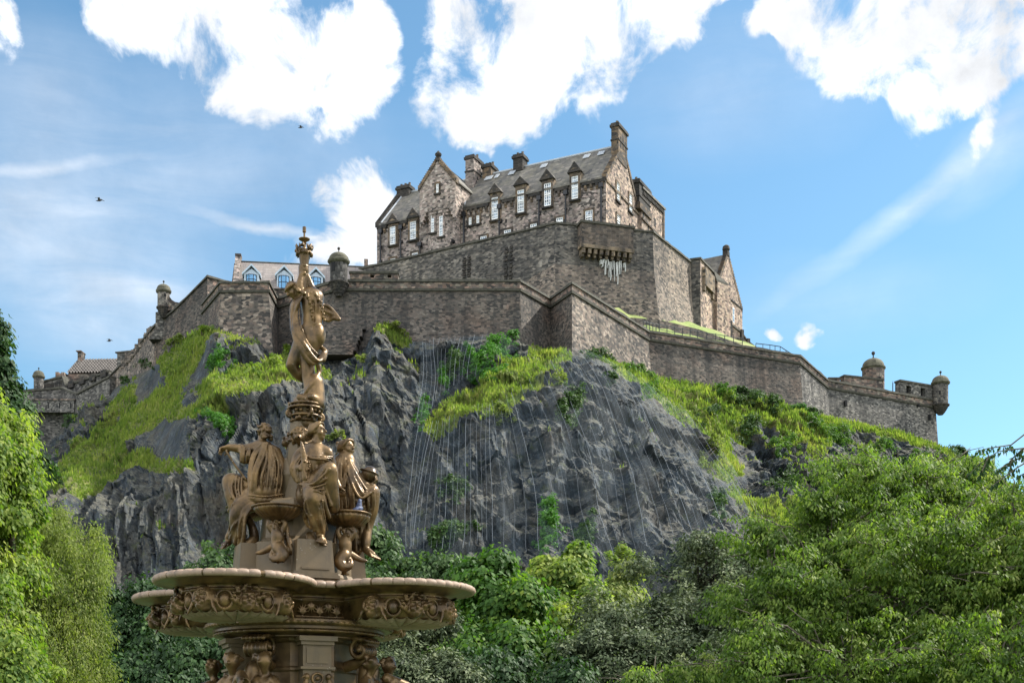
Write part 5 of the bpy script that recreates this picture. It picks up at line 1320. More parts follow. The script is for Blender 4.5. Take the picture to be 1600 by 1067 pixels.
# gadroon grooves: raised nulling all round the rim
b = MB(); n = 150; ol = lobe_outline(-.01, RC + .032, n * 4)
per = [pol(a, r) for a, r in ol]; L = [0]
for i in range(1, len(per)): L.append(L[-1] + np.linalg.norm(per[i] - per[i - 1]))
tot = L[-1]; ng = 124
for g in range(ng):
    s_ = tot * g / ng; i = int(np.searchsorted(L, s_)); i = min(max(i, 1), len(per) - 2); p = per[i]; tv = per[i + 1] - per[i - 1]; tv = tv / np.linalg.norm(tv); nv = np.array([tv[1], -tv[0]])
    if np.dot(nv, p - np.array([FX, FY])) < 0: nv = -nv
    w = tot / ng * .5
    for q in range(1):
        pts = []; prof = [(-.03, -.076), (.0, -.074), (.014, -.055), (.016, -.034), (.006, -.012), (-.025, .004), (-.08, .006)]
        row = []
        for (o_, z_) in prof:
            for (tt_, bul) in ((-w, -.010), (-w * .6, .001), (0, .004), (w * .6, .001), (w, -.010)):
                e = p + nv * (o_ + bul) + tv * tt_; row.append((e[0], e[1], ZRIM + z_ + (bul * .5 if z_ > -.03 else 0)))
        fs = [(a_ * 5 + c_, a_ * 5 + c_ + 1, a_ * 5 + c_ + 6, a_ * 5 + c_ + 5) for a_ in range(6) for c_ in range(4)]
        b.add(row, fs)
gad = b.build('rim_gadroons', M['rim'], basin, smooth=True)
ZB = ZRIM - .10
ring_surface([(.86, .5, ZB - .375), (.62, .95, ZB - .37), (.36, RC - .28, ZB - .335), (.315, RC - .25, ZB - .33), (.315, RC - .25, ZB - .315), (.30, RC - .235, ZB - .31), (.295, RC - .22, ZB - .10), (.272, RC - .20, ZB - .09), (.272, RC - .20, ZB - .075), (.29, RC - .22, ZB - .07), (.285, RC - .2, ZB - .035), (.22, RC - .15, ZB - .012), (.14, RC - .1, ZB + .004)], 'basin_bowl', M['bronze'], fountain)
# shell pleats under each lobe
for la in LA:
    c = pol(la, LO); b = MB(); nn_ = 26 * 6; vs = []
    for (r_, z_) in ((.03, -.388), (.10, -.382), (.52, -.342), (.60, -.31)):
        for i in range(nn_):
            a = 2 * math.pi * i / nn_; e = (abs(math.sin(a * 13)) ** .7) * .03 * min(1, r_ / .4)
            vs.append((c[0] + math.sin(a) * r_, c[1] - math.cos(a) * r_, ZB + z_ - e))
    fs = [(j * nn_ + i, (j + 1) * nn_ + i, (j + 1) * nn_ + (i + 1) % nn_, j * nn_ + (i + 1) % nn_) for j in range(3) for i in range(nn_)]
    b.add(vs, fs); b.build('shell_soffit', M['rim_shade'], fountain)
# ---- mask heads, medallions
def mask_mesh(kind):
    s = SDF((-.15, -.17, -.17), (.15, .12, .17), .0085)
    s.ell((0, -.01, -.01), (.062, .06, .085), .01); s.ell((0, -.03, -.062), (.038, .035, .032), .015)
    s.cap((0, -.068, .02), (0, -.088, -.018), .009, .014, .008); s.ell((0, -.066, -.045), (.022, .012, .006), .004); s.ell((0, -.062, -.06), (.018, .012, .008), .006)
    for q in (-1, 1):
        s.ell((q * .026, -.066, .012), (.017, .016, .012), .006, 'sub'); s.ell((q * .026, -.056, .010), (.012, .010, .008), .003); s.cap((q * .008, -.074, .032), (q * .045, -.060, .030), .008, .006, .006)
        s.ell((q * .034, -.058, -.026), (.02, .018, .02), .012)
    r = np.random.default_rng(kind)
    if kind == 1:    # leafy, wild hair
        for i in range(34):
            a = r.uniform(-2.6, 2.6); rr = r.uniform(.065, .115); p = np.array([math.sin(a) * rr, r.uniform(-.06, .02), .02 + math.cos(a) * rr * .95]); s.ell(p, r.uniform(.014, .026), .006)
            s.cap(p, p * 1.28 + np.array([0, .01, 0]), .012, .004, .004)
    else:            # braided hair and drapery
        for i in range(5):
            rr = .07 + .012 * i; pts = [(math.sin(a) * rr, -.035 + .018 * i, .0 + math.cos(a) * (rr + .012)) for a in np.linspace(-1.7, 1.7, 9)]; s.stroke(pts, .012, .004, 2)
        for q in (-1, 1):
            for i in range(5): s.cap((q * (.07 + .008 * i), -.01, .02 - .02 * i), (q * (.10 + .010 * i), 0, -.03 - .022 * i), .014, .006, .005)
        for i in range(9): s.ell(((i - 4) * .016, -.062 + abs(i - 4) * .006, .062 - abs(i - 4) * .004), .010, .002)
    s.cap((0, .04, 0), (0, .12, 0), .09, .09, .02)
    return s.mesh()
mk = {k: np_mesh('mask_head', *mask_mesh(k), M['bronze'], True) for k in (1, 2)}
def cone_med():
    s = SDF((-.12, -.08, -.13), (.12, .06, .13), .0085); s.ell((0, 0, 0), (.062, .045, .075), .006)
    for (rx, rz, t) in ((.085, .1, .010), (.1, .118, .006)):
        s.stroke([(math.sin(a) * rx, -.002, math.cos(a) * rz) for a in np.linspace(0, 2 * math.pi, 13)], t, .004, 2)
    return s.mesh()
med = np_mesh('medallion', *cone_med(), M['bronze'], True)
def place(me, name, pos, ang, parent, sc=1., tilt=0.):
    o = bpy.data.objects.new(name, me); COL.objects.link(o); o.parent = parent
    o.location = Vector(pos) - Vector(parent.location); o.rotation_euler = (tilt, 0, ang); o.scale = (sc,) * 3; return o
for li, la in enumerate(LA):
    c = pol(la, LO); rf = LR - .30
    for k in range(-2, 3):
        a = la + k * R(46); p = c + np.array([math.sin(a), -math.cos(a)]) * (rf + .02)
        place(mk[1 if (k % 2) else 2], 'mask_head', (p[0], p[1], ZB - .20), a, fountain, 1.42, R(-8))
        if k < 2:
            a2 = a + R(23); p = c + np.array([math.sin(a2), -math.cos(a2)]) * (rf + .005); place(med, 'medallion', (p[0], p[1], ZB - .20), a2, fountain, 1.0)
    for k in range(4):   # bead dart at inner panel between lobes
        pass
# acanthus scrolls on the panels between lobes
for i in range(4):
    a = LA[i] + R(45); s_ = SDF((-.36, -.06, -.13), (.36, .05, .13), .009)
    for ci, x0 in enumerate((-.24, -.12, 0, .12, .24)):
        zb_, sg = (-.085, 1) if ci % 2 == 0 else (.085, -1)
        for l_ in range(-3, 4): s_.stroke([(x0, 0, zb_), (x0 + .035 * math.sin(l_ * .5), -.012, zb_ + sg * .07 * math.cos(l_ * .35)), (x0 + .075 * math.sin(l_ * .55), -.004, zb_ + sg * .15 * math.cos(l_ * .42))], [.010, .015, .006], .004, 3)
    s_.cap((-.33, 0, -.11), (.33, 0, -.11), .012); s_.cap((-.33, 0, .115), (.33, 0, .115), .010)
    me_ = np_mesh('acanthus_panel', *s_.mesh(), M['bronze'], True); p = pol(a, RC - .225); place(me_, 'acanthus_panel', (p[0], p[1], ZB - .20), a, fountain, .86)
# ---- mouldings and shaft below the basin
def oct_ring(b, prof, n=8, a0=R(23 - 22.5)):
    base = len(b.v)
    for (r, z) in prof:
        for k in range(n):
            a = a0 + 2 * math.pi * k / n; p = pol(a, r); b.v.append((p[0], p[1], z))
    for i in range(len(prof) - 1):
        for k in range(n): q = base + i * n + k; w = base + i * n + (k + 1) % n; b.f.append((q, w, w + n, q + n))
    b.f.append(tuple(base + k for k in range(n - 1, -1, -1))); b.f.append(tuple(base + (len(prof) - 1) * n + k for k in range(n)))
ZM = ZB - .335
b = MB(); b.lathe((FX, FY, 0), [(.80, ZM - .19), (.84, ZM - .175), (.84, ZM - .165), (.92, ZM - .15), (1.0, ZM - .115), (1.06, ZM - .095), (1.06, ZM - .065), (1.12, ZM - .055), (1.16, ZM - .02), (1.16, ZM), (1.10, ZM + .02)], 64); b.build('cornice', M['bronze_dark'], fountain, smooth=False)
for (r_, z_, h_, nb_) in ((1.14, -.03, .028, 88), (1.03, -.12, .022, 60)):
    b = MB(); b.lathe((FX, FY, ZM + z_), [(r_ - .04, -h_), (r_ + .012, -h_ * .8), (r_ + .03, 0), (r_ + .012, h_ * .8), (r_ - .04, h_)], nb_ * 6, mod=lambda a, z, n=nb_: 1 + .020 * (abs(math.sin(a * n / 2)) ** .6 - 1) * (1 if abs(z) < h_ * .9 else 0))
    b.build('bead_moulding', M['bronze'], fountain, smooth=True)
b = MB(); oct_ring(b, [(1.02, -.3), (1.0, .35), (.9, .5), (.74, .62), (.70, ZM - .59), (.72, ZM - .57), (.72, ZM - .54), (.70, ZM - .52), (.70, ZM - .24), (.78, ZM - .22), (.80, ZM - .17)]); b.build('shaft', M['bronze_dark'], fountain)
for i in range(4):
    a = R(23 + 90 * i); fr = Frame(pol(a, .66), (math.cos(a), math.sin(a))); b = MB()
    b.box(fr, -.17, .17, -.22, .1, ZM - 1.9, ZM - .21); b.box(fr, -.23, .23, -.30, .1, ZM - .235, ZM - .18); b.box(fr, -.20, .20, -.26, .1, ZM - .28, ZM - .235); b.box(fr, -.13, .13, -.235, -.22, ZM - .50, ZM - .31)
    b.box(fr, -.21, .21, -.27, .1, ZM - .57, ZM - .54)
    o = b.build('pilaster', M['pedestal'], fountain)
    s_ = SDF((-.26, -.16, -.55), (.26, .05, .15), .011); s_.stroke([(math.sin(t) * .065, 0, math.cos(t) * .065) for t in np.linspace(0, 2 * math.pi, 9)], .016, .004, 2); s_.ell((0, -.01, 0), (.03, .03, .03), .004)
    for q in (-1, 1):
        for k in range(4): s_.ell((q * (.13 + .012 * k), -.01, .02 - .07 * k), (.035, .035, .045), .004); s_.cap((q * .14, 0, .05 - .07 * k), (q * (.20 - .01 * k), -.02, -.0 - .07 * k), .016, .006, .004)
    for k in range(5): s_.cap((0, 0, -.13 - .05 * k), (.05 * (-1) ** k, -.02, -.19 - .05 * k), .02, .008, .005); s_.cap((0, 0, -.13 - .05 * k), (-.04 * (-1) ** k, -.01, -.18 - .05 * k), .02, .01, .005)
    me_ = np_mesh('cartouche', *s_.mesh(), M['bronze'], True); p = pol(a, .90); place(me_, 'cartouche', (p[0], p[1], ZM - .68), a, o).location = Vector((p[0], p[1], ZM - .68))
    # volute bracket under each lobe
    a = LA[i]; s_ = SDF((-.20, -.34, -.30), (.20, .34, .18), .011)
    for x in np.linspace(-.13, .13, 6):
        s_.stroke([(x, -.08 + math.sin(t) * .13 * (1 - t / 9), -.04 + math.cos(t) * .13 * (1 - t / 9)) for t in np.linspace(-.8, 7, 14)], .026, .006, 2)
        s_.stroke([(x, -.10, .08), (x, .1, .12), (x, .3, .10)], .03, .008, 3)
    s_.stroke([(0, -.1, -.16), (0, .08, -.20), (0, .28, -.26)], .06, .02)
    for x in (-.15, .15): s_.ell((x, -.08, -.04), (.03, .035, .035), .003)
    me_ = np_mesh('volute_bracket', *s_.mesh(), M['bronze'], True); p = pol(a, .84); place(me_, 'volute_bracket', (p[0], p[1], ZM - .27), a, fountain, 1.05)
# ---- mermaid and child figures round the shaft (only their upper halves are in view)
def putti(seed):
    r = np.random.default_rng(seed); s = SDF((-.42, -.42, -.75), (.42, .3, .26), .0115)
    for q in (-1, 1):
        x = q * .17
        s.ell((x, -.12, .13), (.068, .07, .08), .01); s.ell((x - q * .01, -.18, .115), (.022, .03, .018), .01); s.cap((x, -.12, .06), (x, -.08, -.0), .035, .04, .02)
        for i in range(16): a = r.uniform(0, 6.28); s.ell((x + math.cos(a) * .062, -.10 + r.uniform(-.05, .05), .15 + math.sin(a) * .05), .024, .006)
        s.ell((x * 1.05, -.08, -.12), (.11, .09, .13), .03); s.cap((x, -.08, -.2), (x * 1.1, -.06, -.6), .10, .05, .03)
        s.stroke([(x + q * .08, -.1, -.04), (x + q * .16, -.16, -.14), (x + q * .05, -.28, -.16)], [.045, .036, .028], .015); s.ell((x + q * .03, -.30, -.16), .035, .012)
        s.stroke([(x - q * .08, -.1, -.05), (x - q * .11, -.22, -.12), (x - q * .15, -.26, -.02)], [.045, .034, .026], .015)
        for i in range(7): s.stroke([(x + q * .10 - .03 * i * q, -.15, -.12 - .03 * i), (x + q * .14 - .03 * i * q, -.19, -.3), (x + q * .12, -.16, -.55)], .016, .006)
    s.cap((-.02, -.2, .0), (.10, -.33, -.08), .05, .06, .01); s.ell((.12, -.35, -.09), (.05, .03, .05), .004, 'sub')
    s.cap((0, 0, -.6), (0, 0, .05), .13, .1, .04)
    return s.mesh()
pm = [np_mesh('child_figures', *putti(k), M['bronze'], True) for k in (3, 9)]
for i in range(4): p = pol(LA[i], .98); place(pm[i % 2], 'child_figures', (p[0], p[1], ZM - .66), LA[i], fountain, 1.32)
# ---- pedestal above the basin
b = MB(); zt0, zt1 = Z0(905), Z0(858); R0_ = .66
def sq(b, prof, a0=R(23 - 45 + 11), n=8, jog=.0):
    oct_ring(b, prof, 8, R(23 - 22.5))
sq(b, [(.69, ZRIM - .25), (.69, zt0 - .02), (.65, zt0 + .03), (.63, zt1 + .02), (.58, zt1 + .04), (.51, zt1 + .09), (.45, Z0(800)), (.44, Z0(790)), (.40, Z0(786)), (.22, Z0(784)), (.19, Z0(742)), (.16, Z0(690)), (.14, Z0(662))]); pedo = b.build('pedestal', M['pedestal'], fountain)
for i in range(4):
    a = R(23 + 90 * i); fr = Frame(pol(a, .60), (math.cos(a), math.sin(a))); b = MB()
    b.hexa([fr.p(-.26, -.22, ZRIM - .2), fr.p(.26, -.22, ZRIM - .2), fr.p(.26, .2, ZRIM - .2), fr.p(-.26, .2, ZRIM - .2), fr.p(-.21, -.17, Z0(857)), fr.p(.21, -.17, Z0(857)), fr.p(.21, .2, Z0(857)), fr.p(-.21, .2, Z0(857))])
    b.box(fr, -.29, .29, -.25, .1, Z0(903, -.8) + .01, Z0(897, -.8)); b.box(fr, -.27, .27, -.235, .1, Z0(897, -.8), Z0(892, -.8)); b.box(fr, -.17, .17, -.215, -.1, Z0(888, -.8), Z0(885, -.8))
    b.build('plinth_block', M['pedestal'], pedo)
# central drum and dome behind the seated figures
b = MB(); c = FP(455, 770, 0); b.lathe((c[0], c[1], 0), [(.16, Z0(800)), (.155, Z0(750)), (.17, Z0(746)), (.17, Z0(742)), (.15, Z0(740)), (.135, Z0(728)), (.10, Z0(718)), (.04, Z0(713))], 24); b.build('drum', M['pedestal'], pedo, smooth=True)
# ---- small shell bowls
for ang, (px, py0, py1, rx) in ((LA[0], (435, 790, 814, 37)), (LA[1], (543, 800, 826, 31)), (LA[2], (500, 800, 824, 30)), (LA[3], (400, 790, 814, 30))):
    p = pol(ang, .74); b = MB(); dd = p[1] - FY; zt = Z0(py0 + 2, dd); zb_ = Z0(py1, dd); h = zt - zb_; rr = .30 if ang == LA[0] else .27
    px_c = 435 if ang == LA[0] else (543 if ang == LA[1] else None)
    cxx = FP(px_c, 800, dd)[0] if px_c else p[0]
    prof = [(.04, zb_), (.12, zb_ + .015), (.20, zb_ + h * .28), (.27, zb_ + h * .62), (rr, zb_ + h * .88)]
    b.lathe((cxx, p[1], 0), prof, 96, mod=lambda a, z: 1 + .022 * math.cos(a * 24)); b.lathe((cxx, p[1], 0), [(rr - .01, zb_ + h * .86), (rr + .02, zb_ + h * .88), (rr + .025, zb_ + h * .96), (rr + .01, zt), (rr - .04, zt), (rr - .08, zt - .04), (.05, zt - .08)], 64)
    b.build('shell_bowl', M['bronze'], fountain, smooth=True)
# ---- merchild supporters under the bowls
def supporter(px, py, d, flip):
    s = newsdf(px - 34, px + 34, py, py + 76, d - .24, d + .24); q = flip
    P_ = lambda x, y, e=0.: FP(px + q * x, py + y, d + e)
    s.ell(P_(-2, 9), (.055, .055, .065), .01); s.ell(P_(-3, 12, -.055), (.02, .02, .022), .01)
    for i in range(22): a = random.uniform(0, 6.28); s.ell(P_(-2 + math.cos(a) * 7, 5 + math.sin(a) * 4, random.uniform(-.05, .05)), .022, .005)
    s.stroke([P_(0, 16), P_(2, 26), P_(1, 36), P_(4, 46)], [.05, .075, .062, .085], .02)
    s.stroke([P_(8, 18), P_(13, 6), P_(8, -2)], [.035, .032, .026], .012); s.stroke([P_(-6, 18), P_(-12, 8), P_(-9, -2)], [.035, .032, .026], .012)
    s.stroke([P_(4, 44, -.03), P_(10, 54, -.08), P_(3, 62, -.10), P_(-6, 58, -.06), P_(-5, 50, -.02)], [.085, .07, .055, .045, .035], .008)
    s.stroke([P_(2, 60, -.04), P_(3, 68, -.03), P_(2, 76, -.02)], [.04, .035, .02], .01)
    for e in (-1, 1): s.cap(P_(2, 70), P_(2 + e * 9, 77, -.03), .026, .008, .006); s.stroke([P_(e * 6, 42, .04), P_(e * 22, 50, .06), P_(e * 32, 52, .06)], [.05, .03, .012], .012)
    for i in range(6): s.cap(P_(-4 + i * 2, 52 + i, -.10), P_(-1 + i * 2, 60 + i, -.12), .008, .008, .004)
    # fish scales hung garland
    s.stroke([P_(16, 8, .06), P_(18, 30, .06), P_(24, 48, .05)], [.02, .035, .03], .01)
    sdf_obj(s, 'merchild_support', M['bronze'], fountain)
supporter(432, 812, -.70, 1); supporter(541, 824, -.34, -1)

# ---- heads with faces
def head(s, c, f, up_=(0, 0, 1), sc=1., hair='wavy', seed=1):
    """c centre, f facing direction. About .22 m tall at sc 1"""
    f = np.array(f, float); f /= np.linalg.norm(f); u = np.array(up_, float); u -= f * (u @ f); u /= np.linalg.norm(u); r = np.cross(f, u)
    W = lambda x, y, z: np.array(c) + (r * x + f * y + u * z) * sc
    B = np.stack([r, f, u], 1)      # columns are axes
    E = lambda p, rad, k=.01, op='add': s.ell(W(*p), np.array(rad) * sc, k * sc, op, B)
    E((0, -.012, .025), (.074, .092, .085)); E((0, .03, -.03), (.056, .058, .078), .02); E((0, .055, -.088), (.026, .024, .022), .02)
    s.cap(W(0, .086, .022), W(0, .112, -.018), .009 * sc, .014 * sc, .008); E((0, .098, -.024), (.017, .014, .010), .006)
    E((0, .084, -.048), (.023, .014, .007), .004); E((0, .080, -.060), (.019, .014, .008), .004)
    for q in (-1, 1):
        E((q * .028, .088, .012), (.019, .017, .012), .006, 'sub'); E((q * .028, .072, .010), (.013, .013, .010), .003)
        s.cap(W(q * .010, .086, .032), W(q * .048, .070, .032), .009 * sc, .007 * sc, .006); E((q * .038, .055, -.03), (.024, .026, .028), .015); E((q * .076, -.008, -.005), (.012, .022, .032), .006)
    rr = np.random.default_rng(seed)
    if hair == 'wavy':
        for q in (-1, 1):
            for k in range(5):
                a = .12 + .25 * k; s.stroke([W(q * .006, .06 - .03 * k, .10 - .002 * k), W(q * .05, .055 - .03 * k, .085), W(q * .078, .02 - .024 * k, .03), W(q * .072, -.045 - .012 * k, -.02), W(q * .03, -.105, -.03)], np.array([.012, .016, .016, .016, .013]) * sc, .003)
        E((0, -.115, -.015), (.052, .045, .045), .012)
        for k in range(10): E((rr.uniform(-.05, .05), -.13 + rr.uniform(-.02, .02), -.015 + rr.uniform(-.04, .04)), (.022,) * 3, .005)
        s.stroke([W(x, .045 - abs(x) * .6, .112 - abs(x) * .3) for x in np.linspace(-.06, .06, 5)], .012 * sc, .004)
    elif hair == 'curly':
        for k in range(90):
            v = rr.normal(0, 1, 3); v /= np.linalg.norm(v); p = (v[0] * .086, -.015 + v[1] * .096, .03 + v[2] * .085)
            if p[1] > .03 and p[2] < .075: continue
            if p[2] < -.03 and p[1] > -.05: continue
            E(p, (.019,) * 3, .004)
        for k in range(14): a = rr.uniform(-1, 1); E((a * .07, -.08 + rr.uniform(-.02, .02), -.05 + rr.uniform(-.035, .02)), (.026,) * 3, .005)
    elif hair == 'braid':
        for k in range(11):
            a = -1.5 + 3. * k / 10; E((math.sin(a) * .086, -.01 + math.cos(a) * .09, .045), (.026, .026, .024), .005)
        for k in range(60):
            v = rr.normal(0, 1, 3); v /= np.linalg.norm(v)
            if v[2] < .1 and v[1] > -.2: continue
            E((v[0] * .078, -.012 + v[1] * .092, .03 + v[2] * .08), (.014,) * 3, .004)
    if hair != 'braid':
        for k in range(9):  # laurel / diadem points
            a = -.9 + 1.8 * k / 8
            if hair == 'curly': s.cap(W(math.sin(a) * .085, .02 + math.cos(a) * .055, .075), W(math.sin(a) * .1, .035 + math.cos(a) * .06, .115), .013 * sc, .004 * sc, .004)
def hand(s, c, f, palm, sc=1.):
    """palm block with five separate curled fingers; f finger direction, palm the side they curl to"""
    f = np.array(f, float); f /= np.linalg.norm(f); p = np.array(palm, float); p -= f * (p @ f); p /= np.linalg.norm(p); r = np.cross(f, p); c = np.array(c)
    W = lambda x, y, z: c + (r * x + f * y + p * z) * sc
    s.cap(W(-.02, 0, 0), W(-.02, .05, 0), .022 * sc, .018 * sc, .01); s.cap(W(.02, 0, 0), W(.02, .05, 0), .022 * sc, .018 * sc, .01)
    for i, (x, l) in enumerate(((-.036, .062), (-.012, .074), (.012, .070), (.036, .054))):
        s.cap(W(x, .055, 0), W(x * 1.08, .055 + l * .55, .008), .0125 * sc, .0115 * sc, .003); s.cap(W(x * 1.08, .055 + l * .55, .008), W(x * 1.05, .055 + l * .8, .045), .0115 * sc, .0095 * sc, .003)
    s.cap(W(-.035, .005, .01), W(-.062, .035, .028), .015 * sc, .013 * sc, .004); s.cap(W(-.062, .035, .028), W(-.05, .062, .05), .013 * sc, .011 * sc, .003)
def foot(s, heel, toe, sc=1.):
    h = np.array(heel, float); t = np.array(toe, float); d = t - h; L = np.linalg.norm(d); d /= L; side = np.cross(d, (0, 0, 1)); side /= np.linalg.norm(side)
    s.cap(h, h + d * L * .6, .04 * sc, .034 * sc, .015)
    for i in range(5): x = (i - 2) * .016 * sc; a = h + d * L * .5 + side * x; s.cap(a, h + d * L * (1.0 - .06 * i) + side * x * 1.5 - np.array([0, 0, .012]), .019 * sc, .013 * sc, .003)
def folds(s, A, B_, n, r, k=.003, jit=.008, seed=0, sub=4):
    """n drapery folds interpolated between guide curves A and B"""
    g = np.random.default_rng(seed); A = [np.array(a) for a in A]; B_ = [np.array(b) for b in B_]
    for i in range(n):
        t = i / max(1, n - 1); pts = [a * (1 - t) + b * t + g.normal(0, jit, 3) for a, b in zip(A, B_)]; rr = r * .72 * g.uniform(.6, 1.4)
        s.stroke(pts, [rr * g.uniform(.7, 1.2) for _ in pts], k, sub)
Z4 = lambda x, y, d=0.: FP(300 + x / 3.68, 620 + y / 3.68, d)       # coordinates read in a 3.68x enlargement
E2 = lambda e, f: [Z4(*p) for p in e]
# ================= left statue: seated man seen from behind, arm out over a rod
def statue_left():
    s = newsdf(338, 446, 658, 868, -.55, .5)
    head(s, Z4(415, 208, -.08), (-.5, .85, .08), sc=.98, hair='curly', seed=4)
    s.cap(Z4(405, 240, -.08), Z4(402, 285, -.08), .055, .065, .02)
    s.stroke(E2([(330, 305, -.1), (400, 292, -.09), (478, 318, -.08)], 0), [.07, .085, .075], .03)
    s.stroke(E2([(405, 310, -.08), (418, 380, -.1), (425, 460, -.1), (430, 545, -.08)], 0), [.115, .15, .135, .175], .05)
    s.ell(Z4(400, 560, -.1), (.25, .2, .13), .06)
    # arm
    s.stroke(E2([(330, 305, -.1), (280, 298, -.12), (235, 292, -.14), (208, 290, -.15)], 0), [.065, .05, .038, .03], .02); hand(s, Z4(210, 290, -.15), (-1, 0, -.25), (0, -.2, -1), 1.15)
    s.stroke(E2([(196, 310, -.16), (250, 395, -.16), (312, 475, -.16)], 0), .016, .004)
    # sleeve folds
    folds(s, E2([(355, 290, -.16), (300, 290, -.18), (276, 300, -.18)], 0), E2([(350, 375, -.14), (310, 375, -.16), (276, 372, -.16)], 0), 6, .022, seed=2)
    folds(s, E2([(280, 285, -.18), (278, 320, -.2), (284, 372, -.17)], 0), E2([(330, 300, -.2), (325, 345, -.22), (320, 375, -.17)], 0), 5, .02, seed=12)
    # right arm tucked, thighs and legs
    s.stroke(E2([(478, 320, -.06), (508, 400, -.06), (500, 490, -.1)], 0), [.07, .065, .05], .03)
    s.stroke(E2([(370, 560, -.05), (290, 500, -.05), (218, 478, -.05)], 0), [.12, .10, .08], .03); s.ell(Z4(214, 480, -.05), (.075, .08, .075), .02)
    s.stroke(E2([(212, 490, -.05), (232, 570, -.06), (262, 690, -.05), (240, 760, -.02), (205, 815, 0)], 0), [.08, .085, .075, .055, .035], .03)
    foot(s, Z4(212, 835, 0), Z4(163, 868, -.08), 1.1)
    s.stroke(E2([(390, 590, -.14), (300, 620, -.2), (262, 690, -.2), (270, 790, -.14), (262, 830, -.1)], 0), [.13, .11, .10, .08, .06], .03)
    # back mantle: long folds from the left shoulder down to the seat
    folds(s, E2([(400, 270, -.24), (352, 330, -.26), (335, 440, -.28), (318, 575, -.26)], 0), E2([(430, 270, -.26), (410, 350, -.30), (372, 450, -.32), (362, 575, -.27)], 0), 7, .024, seed=3)
    folds(s, E2([(430, 268, -.24), (425, 360, -.29), (402, 470, -.32), (400, 560, -.28)], 0), E2([(470, 300, -.20), (510, 380, -.18), (512, 480, -.2), (500, 575, -.2)], 0), 9, .023, seed=5)
    folds(s, E2([(520, 590, -.2), (420, 600, -.3), (330, 600, -.27), (250, 600, -.2)], 0), E2([(520, 560, -.22), (430, 575, -.33), (330, 570, -.3), (290, 560, -.2)], 0), 4, .03, seed=7)
    # skirt folds down the legs
    folds(s, E2([(300, 590, -.27), (238, 620, -.27), (222, 720, -.22), (205, 800, -.12)], 0), E2([(360, 620, -.28), (310, 690, -.3), (300, 790, -.26), (290, 862, -.2)], 0), 9, .026, seed=8)
    folds(s, E2([(215, 450, -.12), (200, 500, -.13), (222, 580, -.16)], 0), E2([(290, 465, -.16), (285, 520, -.2), (290, 590, -.24)], 0), 6, .02, seed=9)
    folds(s, E2([(270, 690, -.27), (240, 740, -.26), (215, 790, -.15)], 0), E2([(330, 640, -.27), (290, 700, -.3), (270, 800, -.24)], 0), 5, .022, seed=10)
    # dolphin below
    s.stroke(E2([(300, 860, -.12), (330, 850, -.16), (356, 810, -.1), (345, 740, -.05), (320, 700, 0)], 0), [.05, .075, .06, .05, .04], .02); s.ell(Z4(318, 848, -.22), (.03, .03, .03), .005)
    s.stroke(E2([(270, 875, -.12), (310, 882, -.14), (352, 866, -.1)], 0), [.02, .035, .02], .01)
    sdf_obj(s, 'seated_statue', M['bronze'], fountain, label='seated male statue with a draped back and an arm resting on a rod')
